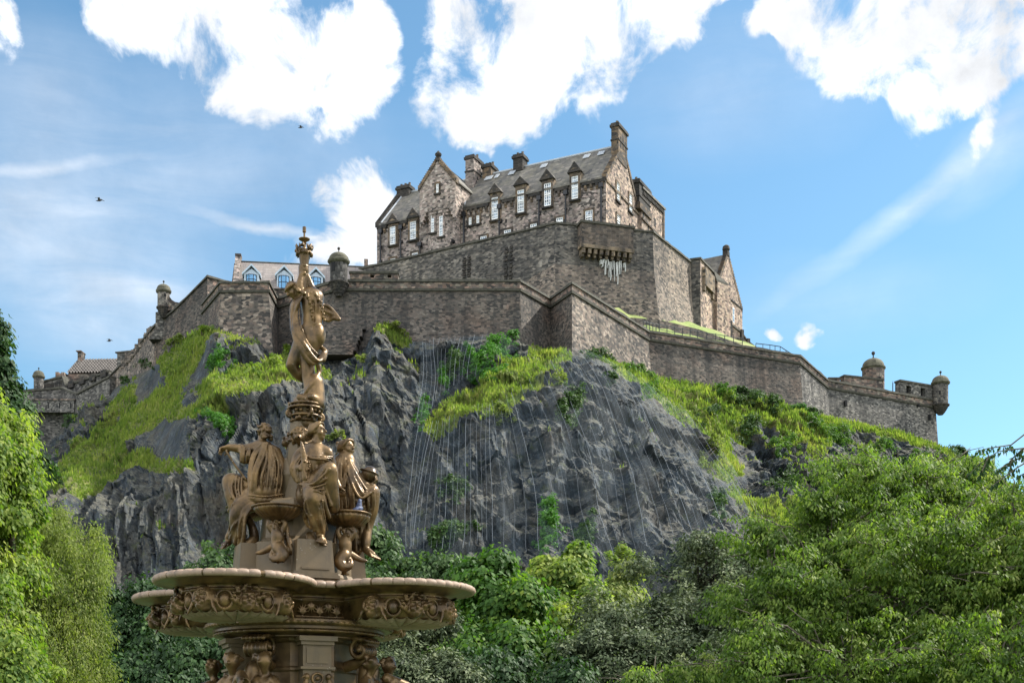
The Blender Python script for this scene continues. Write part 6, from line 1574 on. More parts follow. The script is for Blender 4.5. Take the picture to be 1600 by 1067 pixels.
# ================= middle statue: seated woman in loose dress, knee raised, sheaf in hand
def statue_mid():
    s = newsdf(450, 545, 654, 862, -1.0, -.15)
    D = -.55
    head(s, Z4(724, 200, D), (.93, -.36, .08), sc=1.0, hair='wavy', seed=7)
    s.stroke(E2([(722, 235, D), (716, 275, D), (712, 300, D)], 0), [.05, .052, .07], .02)
    s.stroke(E2([(628, 322, D), (700, 305, D), (778, 318, D)], 0), [.06, .085, .06], .03)
    s.stroke(E2([(702, 330, D), (700, 390, D - .02), (698, 450, D), (700, 520, D)], 0), [.13, .135, .11, .15], .04)
    s.ell(Z4(672, 370, D - .12), (.055, .055, .055), .02); s.ell(Z4(735, 368, D - .12), (.055, .055, .055), .02)
    # arm with sheaf
    s.stroke(E2([(622, 325, D), (596, 370, D - .04), (588, 412, D - .08)], 0), [.062, .052, .048], .02); s.stroke(E2([(590, 412, D - .08), (620, 408, D - .16), (640, 404, D - .2)], 0), [.045, .035, .028], .02)
    hand(s, Z4(628, 406, D - .2), (1, -.2, .05), (0, -1, .1), 1.1)
    s.stroke(E2([(628, 258, D - .22), (640, 320, D - .22), (650, 400, D - .2), (656, 470, D - .18)], 0), [.012, .03, .045, .05], .006)
    s.stroke(E2([(645, 300, D - .2), (655, 380, D - .18)], 0), [.01, .03], .006)
    for i in range(22): y = 385 + i * 4; s.ell(Z4(636 + (i * 37 % 36), y, D - .24), (.018, .015, .022), .004)
    # sleeve
    folds(s, E2([(640, 310, D - .07), (600, 350, D - .1), (572, 410, D - .1), (590, 480, D - .1)], 0), E2([(665, 330, D - .13), (625, 380, D - .17), (605, 430, D - .17), (620, 490, D - .16)], 0), 6, .022, seed=21)
    # other arm, reaching back to the right
    s.stroke(E2([(782, 325, D), (800, 380, D + .02), (812, 450, D + .05), (850, 530, D + .02)], 0), [.062, .052, .045, .032], .02); hand(s, Z4(850, 530, D + .02), (.9, -.1, .15), (.1, -.2, -1), 1.1); s.cap(Z4(838, 560, D + .02), Z4(885, 562, D), .035, .03, .01)
    # raised right thigh / knee, lower leg
    s.stroke(E2([(700, 520, D), (745, 460, D - .16), (792, 412, D - .26)], 0), [.14, .105, .075], .03); s.ell(Z4(795, 414, D - .27), (.075, .07, .07), .02)
    s.stroke(E2([(796, 420, D - .27), (800, 500, D - .22), (812, 590, D - .16), (815, 640, D - .12)], 0), [.075, .078, .065, .06], .03)
    # lowered leg, foot
    s.stroke(E2([(690, 530, D), (695, 560, D - .2), (705, 590, D - .26)], 0), [.13, .12, .095], .03)
    s.stroke(E2([(705, 580, D - .26), (715, 660, D - .22), (735, 740, D - .16), (738, 790, D - .14)], 0), [.095, .09, .06, .038], .03); foot(s, Z4(738, 795, D - .12), Z4(745, 835, D - .24), 1.15)
    # neckline, bodice, belt
    folds(s, E2([(620, 300, D - .08), (650, 330, D - .15), (700, 340, D - .17), (760, 345, D - .14), (800, 350, D - .06)], 0), E2([(640, 325, D - .1), (665, 352, D - .18), (705, 358, D - .19), (760, 362, D - .16), (800, 372, D - .06)], 0), 3, .016, jit=.005, seed=22)
    folds(s, E2([(655, 345, D - .15), (665, 400, D - .16), (672, 440, D - .13)], 0), E2([(765, 360, D - .12), (745, 400, D - .14), (725, 440, D - .13)], 0), 9, .013, jit=.006, seed=23)
    s.stroke(E2([(655, 442, D - .1), (700, 450, D - .15), (750, 438, D - .1)], 0), .018, .006)
    # lap and skirt
    folds(s, E2([(640, 470, D - .12), (640, 520, D - .24), (652, 600, D - .28), (640, 690, D - .2)], 0), E2([(790, 410, D - .34), (760, 500, D - .28), (760, 600, D - .26), (790, 680, D - .2)], 0), 13, .024, seed=24)
    folds(s, E2([(650, 590, D - .32), (655, 650, D - .3), (680, 720, D - .26), (700, 770, D - .2)], 0), E2([(745, 590, D - .34), (755, 650, D - .3), (765, 720, D - .25), (770, 770, D - .2)], 0), 9, .02, seed=25)
    folds(s, E2([(640, 480, D - .15), (700, 480, D - .3), (780, 400, D - .34)], 0), E2([(620, 560, D - .18), (700, 545, D - .36), (760, 560, D - .3)], 0), 6, .022, seed=26)
    folds(s, E2([(770, 430, D - .33), (772, 520, D - .28), (800, 620, D - .22)], 0), E2([(828, 430, D - .28), (835, 520, D - .22), (832, 640, D - .15)], 0), 6, .022, seed=27)
    folds(s, E2([(650, 640, D - .25), (648, 700, D - .2), (668, 745, D - .15)], 0), E2([(690, 680, D - .27), (700, 735, D - .24), (720, 765, D - .2)], 0), 5, .02, seed=28)
    # rock / cushion and dolphin head under the foot
    s.stroke(E2([(680, 800, D - .02), (710, 850, D - .06), (755, 860, D - .1)], 0), [.06, .07, .05], .02)
    s.ell(Z4(700, 560, D + .12), (.22, .15, .2), .04)
    sdf_obj(s, 'seated_statue', M['bronze'], fountain, label='seated female statue with one knee raised, holding a sheaf upright')
# ================= right statue: seated woman in a mantle holding a globe
def statue_right():
    s = newsdf(512, 600, 678, 878, -.45, .6)
    D = .08
    head(s, Z4(893, 295, D), (.80, -.62, .02), sc=1.0, hair='wavy', seed=11)
    for i in range(30): s.ell(Z4(850 + random.uniform(-18, 8), 300 + random.uniform(-36, 28), D + random.uniform(.0, .1)), .022, .003)
    s.stroke(E2([(885, 325, D), (876, 355, D)], 0), [.055, .065], .02)
    s.stroke(E2([(840, 385, D), (880, 365, D), (905, 385, D)], 0), [.08, .10, .08], .03)
    s.stroke(E2([(870, 400, D), (885, 470, D), (900, 540, D), (925, 620, D)], 0), [.12, .145, .15, .165], .05)
    s.stroke(E2([(915, 610, D), (980, 570, D - .06), (1035, 545, D - .1)], 0), [.15, .12, .09], .03)
    s.stroke(E2([(1035, 550, D - .1), (1030, 640, D - .06), (1005, 740, D - .02), (1000, 820, 0), (1000, 860, -.02)], 0), [.09, .085, .07, .055, .035], .03); foot(s, Z4(1000, 878, -.03), Z4(1064, 925, -.12), 1.2)
    s.stroke(E2([(930, 640, D), (960, 740, D), (950, 860, D), (940, 890, D)], 0), [.12, .09, .07, .05], .03); foot(s, Z4(930, 890, D), Z4(915, 925, D - .14), 1.1)
    # arms to globe
    s.stroke(E2([(905, 390, D - .06), (945, 450, D - .12), (985, 500, D - .14), (1030, 515, D - .1)], 0), [.06, .055, .045, .032], .02); hand(s, Z4(1028, 512, D - .1), (.7, 0, .55), (-.5, 0, .7), 1.15)
    s.ell(Z4(1020, 446, D - .05), (.105, .105, .105), .004)
    s.stroke([Z4(1020, 446, D - .05) + np.array([math.cos(t) * .108, math.sin(t) * .108, .03 - .035 * math.cos(t)]) for t in np.linspace(0, 2 * math.pi, 17)], .012, .003, 2)
    s.stroke([Z4(1020, 446, D - .05) + np.array([math.cos(t) * .108, .02, math.sin(t) * .108]) for t in np.linspace(0, 2 * math.pi, 17)], .007, .003, 2)
    # mantle
    folds(s, E2([(850, 350, D - .1), (825, 420, D - .16), (822, 520, D - .18), (835, 640, D - .17)], 0), E2([(905, 365, D - .12), (925, 450, D - .22), (930, 540, D - .24), (930, 640, D - .22)], 0), 10, .022, seed=31)
    folds(s, E2([(905, 380, D - .16), (950, 450, D - .2), (1000, 530, D - .2), (1040, 520, D - .15)], 0), E2([(890, 400, D - .2), (920, 500, D - .26), (970, 580, D - .26), (1045, 545, D - .2)], 0), 5, .024, seed=32)
    folds(s, E2([(930, 560, D - .22), (960, 640, D - .2), (975, 720, D - .14)], 0), E2([(1045, 530, D - .2), (1050, 620, D - .16), (1020, 710, D - .1)], 0), 8, .022, seed=33)
    folds(s, E2([(935, 690, D - .15), (935, 780, D - .12), (945, 890, D - .08)], 0), E2([(1010, 700, D - .12), (1015, 780, D - .08), (1000, 880, D - .08)], 0), 7, .022, seed=34)
    folds(s, E2([(820, 380, D), (808, 460, D), (815, 600, D)], 0), E2([(850, 360, D - .1), (832, 460, D - .16), (832, 600, D - .16)], 0), 5, .022, seed=35)
    s.ell(Z4(880, 620, D + .02), (.2, .2, .13), .04)
    sdf_obj(s, 'seated_statue', M['bronze'], fountain, label='seated female statue in a mantle holding a globe on her knee')
statue_left(); statue_mid(); statue_right()
# ---- lions' heads and capital on the column
def column():
    s = newsdf(446, 508, 622, 745, -.32, .32)
    for (x, y, d, f) in ((468, 682, -.2, (-.1, -1)), (452, 690, -.02, (-1, -.3)), (470, 720, -.12, (-.3, -1))):
        c = FP(x, y, d); fx, fy = f; fv = np.array([fx, fy, 0]) / math.hypot(fx, fy); rt = np.array([-fv[1], fv[0], 0]); uz = np.array([0, 0, 1.])
        W = lambda a, b_, e: c + rt * a + fv * b_ + uz * e
        s.ell(c, .085, .02); s.ell(W(0, .07, -.03), (.045, .045, .04), .015); s.ell(W(0, .105, -.015), .016, .008)
        for q in (-1, 1): s.ell(W(q * .035, .075, .02), .016, .004, 'sub'); s.ell(W(q * .035, .065, .018), .011, .003); s.cap(W(q * .012, .08, .035), W(q * .055, .06, .045), .012, .01, .005); s.ell(W(q * .02, .10, -.035), .02, .006); s.ell(W(q * .07, .02, .07), .022, .006)
        s.ell(W(0, .095, -.062), (.02, .02, .012), .005, 'sub')
        g = np.random.default_rng(int(x))
        for i in range(44): a = g.uniform(0, 6.28); rr = g.uniform(.075, .115); s.cap(W(math.cos(a) * rr, g.uniform(-.05, .03), math.sin(a) * rr), W(math.cos(a + .3) * rr * 1.2, g.uniform(-.06, 0), math.sin(a + .3) * rr * 1.25), .019, .007, .005)
    s.cap(FP(475, 745), FP(477, 655), .13, .10, .03)
    # capital
    s.cap(FP(477, 662), FP(477, 636), .13, .17, .02)
    for (y, r) in ((634, .205), (640, .215), (652, .19), (659, .15)):
        s.stroke([FP(477, y) + np.array([math.cos(t) * r, math.sin(t) * r, 0]) for t in np.linspace(0, 2 * math.pi, 13)], .016, .004, 2)
    for i in range(4):
        a = i * math.pi / 2 + .5; c = FP(477, 650) + np.array([math.cos(a) * .2, math.sin(a) * .2, 0]); tx = np.array([math.cos(a), math.sin(a), 0])
        s.stroke([c + tx * math.sin(t) * .05 * (1 - t / 9) + np.array([0, 0, math.cos(t) * .05 * (1 - t / 9)]) for t in np.linspace(0, 7, 12)], .018, .004, 2)
    g = np.random.default_rng(5)
    for i in range(70): a = g.uniform(0, 6.28); z = g.uniform(628, 662); rr = .16 + g.uniform(0, .05); s.ell(FP(477, z) + np.array([math.cos(a) * rr, math.sin(a) * rr, 0]), g.uniform(.014, .03), .005)
    for i in range(40): a = g.uniform(0, 6.28); s.ell(FP(477, 628) + np.array([math.cos(a) * g.uniform(0, .16), math.sin(a) * .14, g.uniform(-.02, .03)]), g.uniform(.02, .045), .01)
    sdf_obj(s, 'lion_head_column', M['bronze'], fountain)
column()
# ================= top figure
Z3 = lambda x, y, d=0.: FP(300 + x / 3.81, 340 + y / 3.81, d)
Z5 = lambda x, y, d=0.: FP(420 + x / 5.336, 480 + y / 5.336, d)
def figure_top():
    s = newsdf(448, 534, 408, 640, -.42, .42)
    head(s, Z3(600, 432, -.02), (-.70, -.42, -.62), up_=(-.35, 0, 1), sc=.92, hair='braid', seed=3)
    s.stroke([Z3(640, 440), Z3(672, 462)], [.05, .06], .02)
    # raised arms gripping the stem
    s.stroke([Z3(650, 470, -.02), Z3(640, 410, -.06), Z3(652, 340, -.04)], [.05, .042, .028], .02); s.stroke([Z3(735, 470), Z3(708, 410, .02), Z3(684, 345, 0)], [.052, .042, .028], .02)
    s.cap(Z3(650, 345, -.05), Z3(668, 330, -.05), .03, .025, .01)
    s.stroke([Z3(660, 300), Z3(662, 440)], [.055, .05], .01)
    # torso from behind
    s.stroke([Z3(668, 470), Z3(712, 468), Z3(748, 478)], [.075, .09, .075], .03)
    s.stroke([Z3(712, 480), Z3(718, 540), Z3(716, 590), Z3(716, 640)], [.12, .125, .095, .12], .04)
    s.ell(Z3(692, 690, -.03), (.115, .12, .15), .02); s.ell(Z3(755, 698, -.02), (.085, .11, .14), .012)
    s.stroke([Z3(735, 660, -.15), Z3(742, 720, -.16), Z3(735, 752, -.12)], .014, .01, op='sub'); s.stroke([Z3(722, 500, -.13), Z3(724, 560, -.125), Z3(726, 620, -.11)], .010, .016, op='sub')
    # legs
    s.stroke([Z3(705, 740, -.01), Z5(330, 350), Z5(322, 470), Z5(330, 580), Z5(345, 700)], [.135, .12, .085, .075, .05], .025)
    s.stroke([Z3(660, 740, .02), Z5(235, 400, .02), Z5(190, 480, -.0)], [.11, .09, .062], .025); s.stroke([Z5(188, 485, -.0), Z5(245, 560, .06), Z5(305, 610, .12)], [.064, .06, .035], .02)
    # drape over the left shoulder, down across and round the back of the legs
    A = [(668, 462, -.08), (640, 500, -.14), (612, 580, -.10), (622, 660, -.15), (672, 760, -.20), (735, 845, -.17), (780, 845, -.08)]
    B = [(648, 462, .02), (600, 520, -.02), (592, 600, -.04), (600, 690, -.12), (640, 790, -.17), (720, 868, -.15), (785, 800, -.06)]
    folds(s, [Z3(*p) for p in A], [Z3(*p) for p in B], 6, .026, jit=.006, seed=41)
    A = [(640, 500, -.1), (640, 600, -.14), (665, 690, -.18), (700, 760, -.19), (750, 815, -.14)]
    folds(s, [Z3(*p) for p in A], [Z3(*(a + b for a, b in zip(p, (-18, 16, 0)))) for p in A], 3, .018, jit=.004, seed=42)
    s.stroke([Z3(780, 845, -.06), Z3(792, 800, -.02), Z3(770, 770, .02)], [.035, .032, .02], .01)
    A = [(430, 480, -.02), (440, 540, .04), (400, 560, -.06), (355, 640, -.12), (300, 710, -.10)]
    B = [(400, 480, -.06), (412, 545, -.02), (380, 600, -.1), (330, 680, -.13), (290, 745, -.08)]
    folds(s, [Z5(*p) for p in A], [Z5(*p) for p in B], 4, .024, jit=.005, seed=43)
    folds(s, [Z5(400, 560, 0), Z5(420, 660, -.02), Z5(430, 800, -.04)], [Z5(340, 640, -.12), (Z5(335, 720, -.14)), Z5(360, 790, -.12)], 8, .026, seed=44)
    s.stroke([Z5(310, 745, -.12), Z5(360, 748, -.14), Z5(400, 770, -.1)], [.02, .035, .025], .01)
    s.cap(Z5(380, 640), Z5(380, 800), .12, .14, .03)
    # flying end on the right
    folds(s, [Z3(772, 520, .02), Z3(810, 530, .04), Z3(850, 565, .03), Z3(876, 604, 0)], [Z3(782, 590, .02), Z3(812, 618, .04), Z3(840, 600, .03), Z3(872, 608, 0)], 6, .024, jit=.004, seed=45)
    # braids
    def braid(pts, n, r):
        p = [np.array(q) for q in pts]; L = [0]
        for i in range(1, len(p)): L.append(L[-1] + np.linalg.norm(p[i] - p[i - 1]))
        for i in range(n):
            t = L[-1] * i / (n - 1); j = min(len(p) - 2, int(np.searchsorted(L, t, 'right')) - 1); q = p[j] + (p[j + 1] - p[j]) * (t - L[j]) / (L[j + 1] - L[j]); s.ell(q + np.array([(-1) ** i * .007, 0, 0]), r * (1 - .3 * i / n), .003)
    braid([Z3(625, 428, -.1), Z3(690, 462, -.14), Z3(712, 520, -.15), Z3(716, 600, -.15)], 13, .026)
    braid([Z3(660, 450, -.1), Z3(735, 450, -.12), Z3(768, 510, -.13), Z3(786, 610, -.1)], 15, .027)
    sdf_obj(s, 'torch_bearer_statue', M['bronze'], fountain, label='standing statue seen from behind with long braids and a sweeping drape')
figure_top()
# ---- torch
c = FP(475.5, 400); b = MB(); zt = lambda y: Z0(y); m_ = FK
prof = [(3.2, 437), (4, 434), (6.2, 427), (7.2, 424), (7.4, 420.5), (6.4, 419), (7.2, 417), (6.6, 415), (7.4, 408), (9, 399), (11, 397), (11, 393), (4, 391), (2.6, 387), (2.6, 382), (4, 381), (2.8, 379), (4, 377.5), (8.6, 374.5), (8.8, 373.5), (3, 372.3), (1.4, 371.5), (1.4, 364), (2.8, 363), (2.8, 355), (2.2, 354.6)]
b.lathe((c[0], c[1], 0), [(r * m_, zt(y)) for r, y in prof], 20); b.build('torch', M['bronze'], fountain, smooth=False)
s = newsdf(460, 492, 380, 408, -.2, .2); g = np.random.default_rng(2)
for i in range(60): a = g.uniform(0, 6.28); rr = g.uniform(.06, .105); s.ell(c + np.array([math.cos(a) * rr, math.sin(a) * rr, Z0(g.uniform(385, 398)) - c[2]]), g.uniform(.014, .026), .003)
for i in range(12): a = i * .53; p = c + np.array([math.cos(a) * .095, math.sin(a) * .095, 0]); s.cap((p[0], p[1], Z0(388)), (p[0] + math.cos(a) * .02, p[1], Z0(382)), .014, .004, .004); s.cap((p[0], p[1], Z0(397)), (p[0] + math.cos(a) * .01, p[1], Z0(402)), .016, .005, .004)
sdf_obj(s, 'flower_wreath', M['bronze'], fountain)
# ---- pigeon on the right bowl
s = SDF((-.12, -.16, -.12), (.12, .16, .14), .006)
s.ell((0, 0, 0), (.045, .085, .042), .01); s.stroke([(0, .04, .02), (0, .07, .06), (0, .085, .085)], [.035, .024, .02], .01); s.ell((0, .09, .09), .021, .006); s.cap((0, .105, .088), (0, .13, .082), .006, .002, .003); s.cap((0, -.06, -.01), (0, -.14, -.035), .026, .012, .01)
for q in (-1, 1): s.stroke([(q * .035, .03, .01), (q * .042, -.03, .005), (q * .02, -.10, -.012)], [.02, .024, .008], .005); s.cap((q * .015, .01, -.03), (q * .015, .015, -.072), .006, .005, .002); s.cap((q * .015, .015, -.072), (q * .015, .04, -.075), .005, .003, .002)
M['pigeon'] = simple('slate_blue_feathers', (.055, .07, .13), .55, var=.5, scale=30)
me_ = np_mesh('pigeon', *s.mesh(), M['pigeon'], True); o = link('pigeon', me_, None, 'slate blue pigeon perched on the rim of the right small bowl', 'pigeon'); pp = FP(557.5, 797, -.36); o.location = pp - np.array([0, 0, .0]); o.rotation_euler = (R(28), 0, R(-70))
# ------------------------------------------------------------------ foliage
def leaf_quads(p, nrm, size, aspect=.55, droop=.3, fold=.0, dirs=None):
    """p (n,3) leaf bases, nrm (n,3) face normals; pointed four-corner leaves"""
    n = len(p)
    if dirs is None:
        dirs = rng.normal(0, 1, (n, 3))
    dirs = dirs - nrm * (dirs * nrm).sum(1, keepdims=True); dirs[:, 2] -= droop
    dirs /= np.linalg.norm(dirs, axis=1, keepdims=True) + 1e-9
    side = np.cross(dirs, nrm); side /= np.linalg.norm(side, axis=1, keepdims=True) + 1e-9
    s = size[:, None]
    a = p; b = p + dirs * s * .45 + side * s * aspect * .5; c = p + dirs * s; c[:, 2] -= droop * .25 * size; d = p + dirs * s * .45 - side * s * aspect * .5
    v = np.stack([a, b, c, d], 1).reshape(-1, 3); f = np.arange(len(v)).reshape(-1, 4)
    return v, f
def unit(n):
    v = rng.normal(0, 1, (n, 3)); return v / np.linalg.norm(v, axis=1, keepdims=True)
def clumps(c, r, nsub, rsub):
    """small leaf clusters: boughs near the crown's surface, clusters spread through each bough"""
    nb = int(np.clip(nsub / 20, 1, 46))
    if nsub < 40: d = unit(nsub); return c + d * rng.uniform(.2, 1, (nsub, 1)) ** .42 * r * (1 + .25 * fbm(d * 2.2 + c, 3)[:, None]), d
    bd = unit(nb); bd[:, 1] -= .25; bd[:, 2] += .1; bd /= np.linalg.norm(bd, axis=1, keepdims=True)
    bc = c + bd * rng.uniform(.45, .98, (nb, 1)) * r; br = r * rng.uniform(.17, .42, (nb, 1))
    w = br.prod(1) ** .7; w /= w.sum(); n1 = int(nsub * .86); k = rng.choice(nb, n1, p=w)
    d = unit(n1); d[:, 2] += .15; p1 = bc[k] + d * rng.uniform(.15, 1, (n1, 1)) ** .45 * br[k]
    n2 = nsub - n1; d2 = unit(n2); p2 = c + d2 * rng.uniform(.1, 1.08, (n2, 1)) ** .5 * r
    k3 = rng.integers(0, nb, n2); up3 = rng.uniform(.5, 1.55, n2); lead = (rng.uniform(0, 1, n2) < .6) & (bd[k3, 2] > -.1)
    p3 = bc[k3] + np.stack([rng.normal(0, .10, n2) * br[k3, 0], rng.normal(0, .1, n2) * br[k3, 1], up3 * br[k3, 2]], 1); p2[lead] = p3[lead]
    return np.concatenate([p1, p2]), np.concatenate([.6 * d + .4 * bd[k], d2])
def limb(mb, a, b, r0, r1, n=6, wob=.08):
    a = Vector(a); b = Vector(b); L = (b - a).length; pts = []
    for i in range(n):
        t = i / (n - 1); p = a.lerp(b, t); p.z += .12 * L * math.sin(t * math.pi) * .5
        if 0 < i < n - 1: p += Vector((random.gauss(0, 1), random.gauss(0, 1), random.gauss(0, .6))) * wob * L * .3
        pts.append(p)
    mb.tube(pts, [r0 + (r1 - r0) * i / (n - 1) for i in range(n)], 6)
def tree(name, label, cat, blobs, mat, leaf, n_clump, per, trunk=None, aspect=.55, csz=.35, droop=.35, group=None, upn=.6, bark='bark', twigs=0, flat=.75, jitter=.25):
    """blobs [(px, py, rx_px, ry_px, Y, depth m)]; crown leaves grouped in clusters, tapered trunk and limbs"""
    C = []; Rr = []
    for (px, py, rx, ry, Y, dep) in blobs:
        k = Y / FPX; C.append(np.array(PY(px, py, Y))); Rr.append(np.array([rx * k, dep, ry * k]))
    vol = np.array([r[0] * r[2] for r in Rr]); vol = vol / vol.sum()
    allv = []; allf = []; tint = []; off = 0; tips = []
    low = min(c[2] - r[2] for c, r in zip(C, Rr)); cm = sum(c * v for c, v in zip(C, vol))
    base = Vector(trunk) if trunk else Vector((cm[0], cm[1], 0))
    root = empty(name, base, label, cat, group)
    tb = MB(); fork = Vector((base.x * .4 + cm[0] * .6, base.y * .4 + cm[1] * .6, max(base.z + .5, low * .6 + base.z * .4)))
    hgt = max(c[2] + r[2] for c, r in zip(C, Rr)) - base.z; r0 = hgt * .028
    limb(tb, base, fork, r0, r0 * .7, 6, .05)
    for i, (c, r) in enumerate(zip(C, Rr)):
        limb(tb, fork, c, r0 * .55, r0 * .2, 7, .12)
        nsub = max(6, int(n_clump * vol[i])); cp, dd = clumps(c, r, nsub, csz)
        nb = min(nsub, 14)
        for j in range(nb): limb(tb, c + (cp[j] - c) * .08, cp[j], r0 * .16, r0 * .05, 5, .12)
        cs = csz * rng.uniform(.35, 1.5, nsub)
        ci = np.repeat(np.arange(nsub), per); m = len(ci)
        loc = unit(m) * (rng.uniform(0, 1, (m, 1)) ** .45); loc[:, 2] *= flat
        p = cp[ci] + loc * cs[ci][:, None]
        nn = unit(m) * (1 - upn) + loc * .5 + dd[ci] * .35 + np.array([0, 0, upn]); nn /= np.linalg.norm(nn, axis=1, keepdims=True)
        v, f = leaf_quads(p, nn, leaf * rng.uniform(.6, 1.3, m), aspect, droop, dirs=loc + unit(m) * .6)
        allv.append(v); allf.append(f + off); off += len(v)
        ct = rng.normal(0, .24, nsub); tint.append(np.repeat(np.clip(.5 + ct[ci] + rng.normal(0, .16, m), 0, 1), 4))
        tips.append((c, r, cp))
    link('crown', np_mesh('crown', np.concatenate(allv), np.concatenate(allf), mat, False, {'tint': np.concatenate(tint)}), root)
    if twigs:
        for (c, r, cp) in tips:
            for j in rng.integers(0, len(cp), max(1, int(twigs * r[0] * r[2] / sum(q[0] * q[2] for q in Rr)))):
                q = Vector(cp[j]); d = (q - Vector(c)).normalized(); limb(tb, q - d * .7, q + d * .25 + Vector((0, 0, .05)), .014, .005, 5, .2)
    tb.build('trunk', M[bark], root, smooth=True)
    return root
LM = {
 'cherry': leaf_mat('cherry_leaf', [(.1, (.030, .060, .012)), (.45, (.085, .140, .024)), (.8, (.17, .225, .045)), (1, (.25, .27, .08))], .42),
 'grey': leaf_mat('whitebeam_leaf', [(.1, (.022, .034, .018)), (.5, (.080, .105, .052)), (.85, (.165, .19, .10)), (1, (.25, .27, .15))], .2, .6, tcol=(1.2, 1.35, .8), spec=.15),
 'maple': leaf_mat('maple_leaf', [(.1, (.030, .075, .012)), (.5, (.052, .115, .018)), (.8, (.12, .19, .028)), (1, (.21, .23, .04))], .38),
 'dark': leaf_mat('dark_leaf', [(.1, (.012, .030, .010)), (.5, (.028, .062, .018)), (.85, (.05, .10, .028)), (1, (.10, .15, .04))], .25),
 'fresh': leaf_mat('fresh_leaf', [(.1, (.045, .095, .016)), (.5, (.13, .185, .032)), (.85, (.24, .28, .055)), (1, (.33, .34, .09))], .42),
 'birch': leaf_mat('birch_leaf', [(.1, (.06, .095, .02)), (.5, (.145, .18, .042)), (.85, (.23, .25, .07)), (1, (.30, .30, .10))], .38),
 'ivy': leaf_mat('ivy_leaf', [(.1, (.022, .07, .012)), (.5, (.05, .14, .02)), (.85, (.09, .20, .03)), (1, (.15, .24, .04))], .3),
 'shrub': leaf_mat('shrub_leaf', [(.1, (.018, .04, .014)), (.5, (.04, .08, .022)), (.85, (.08, .13, .04)), (1, (.14, .18, .05))], .25),
}
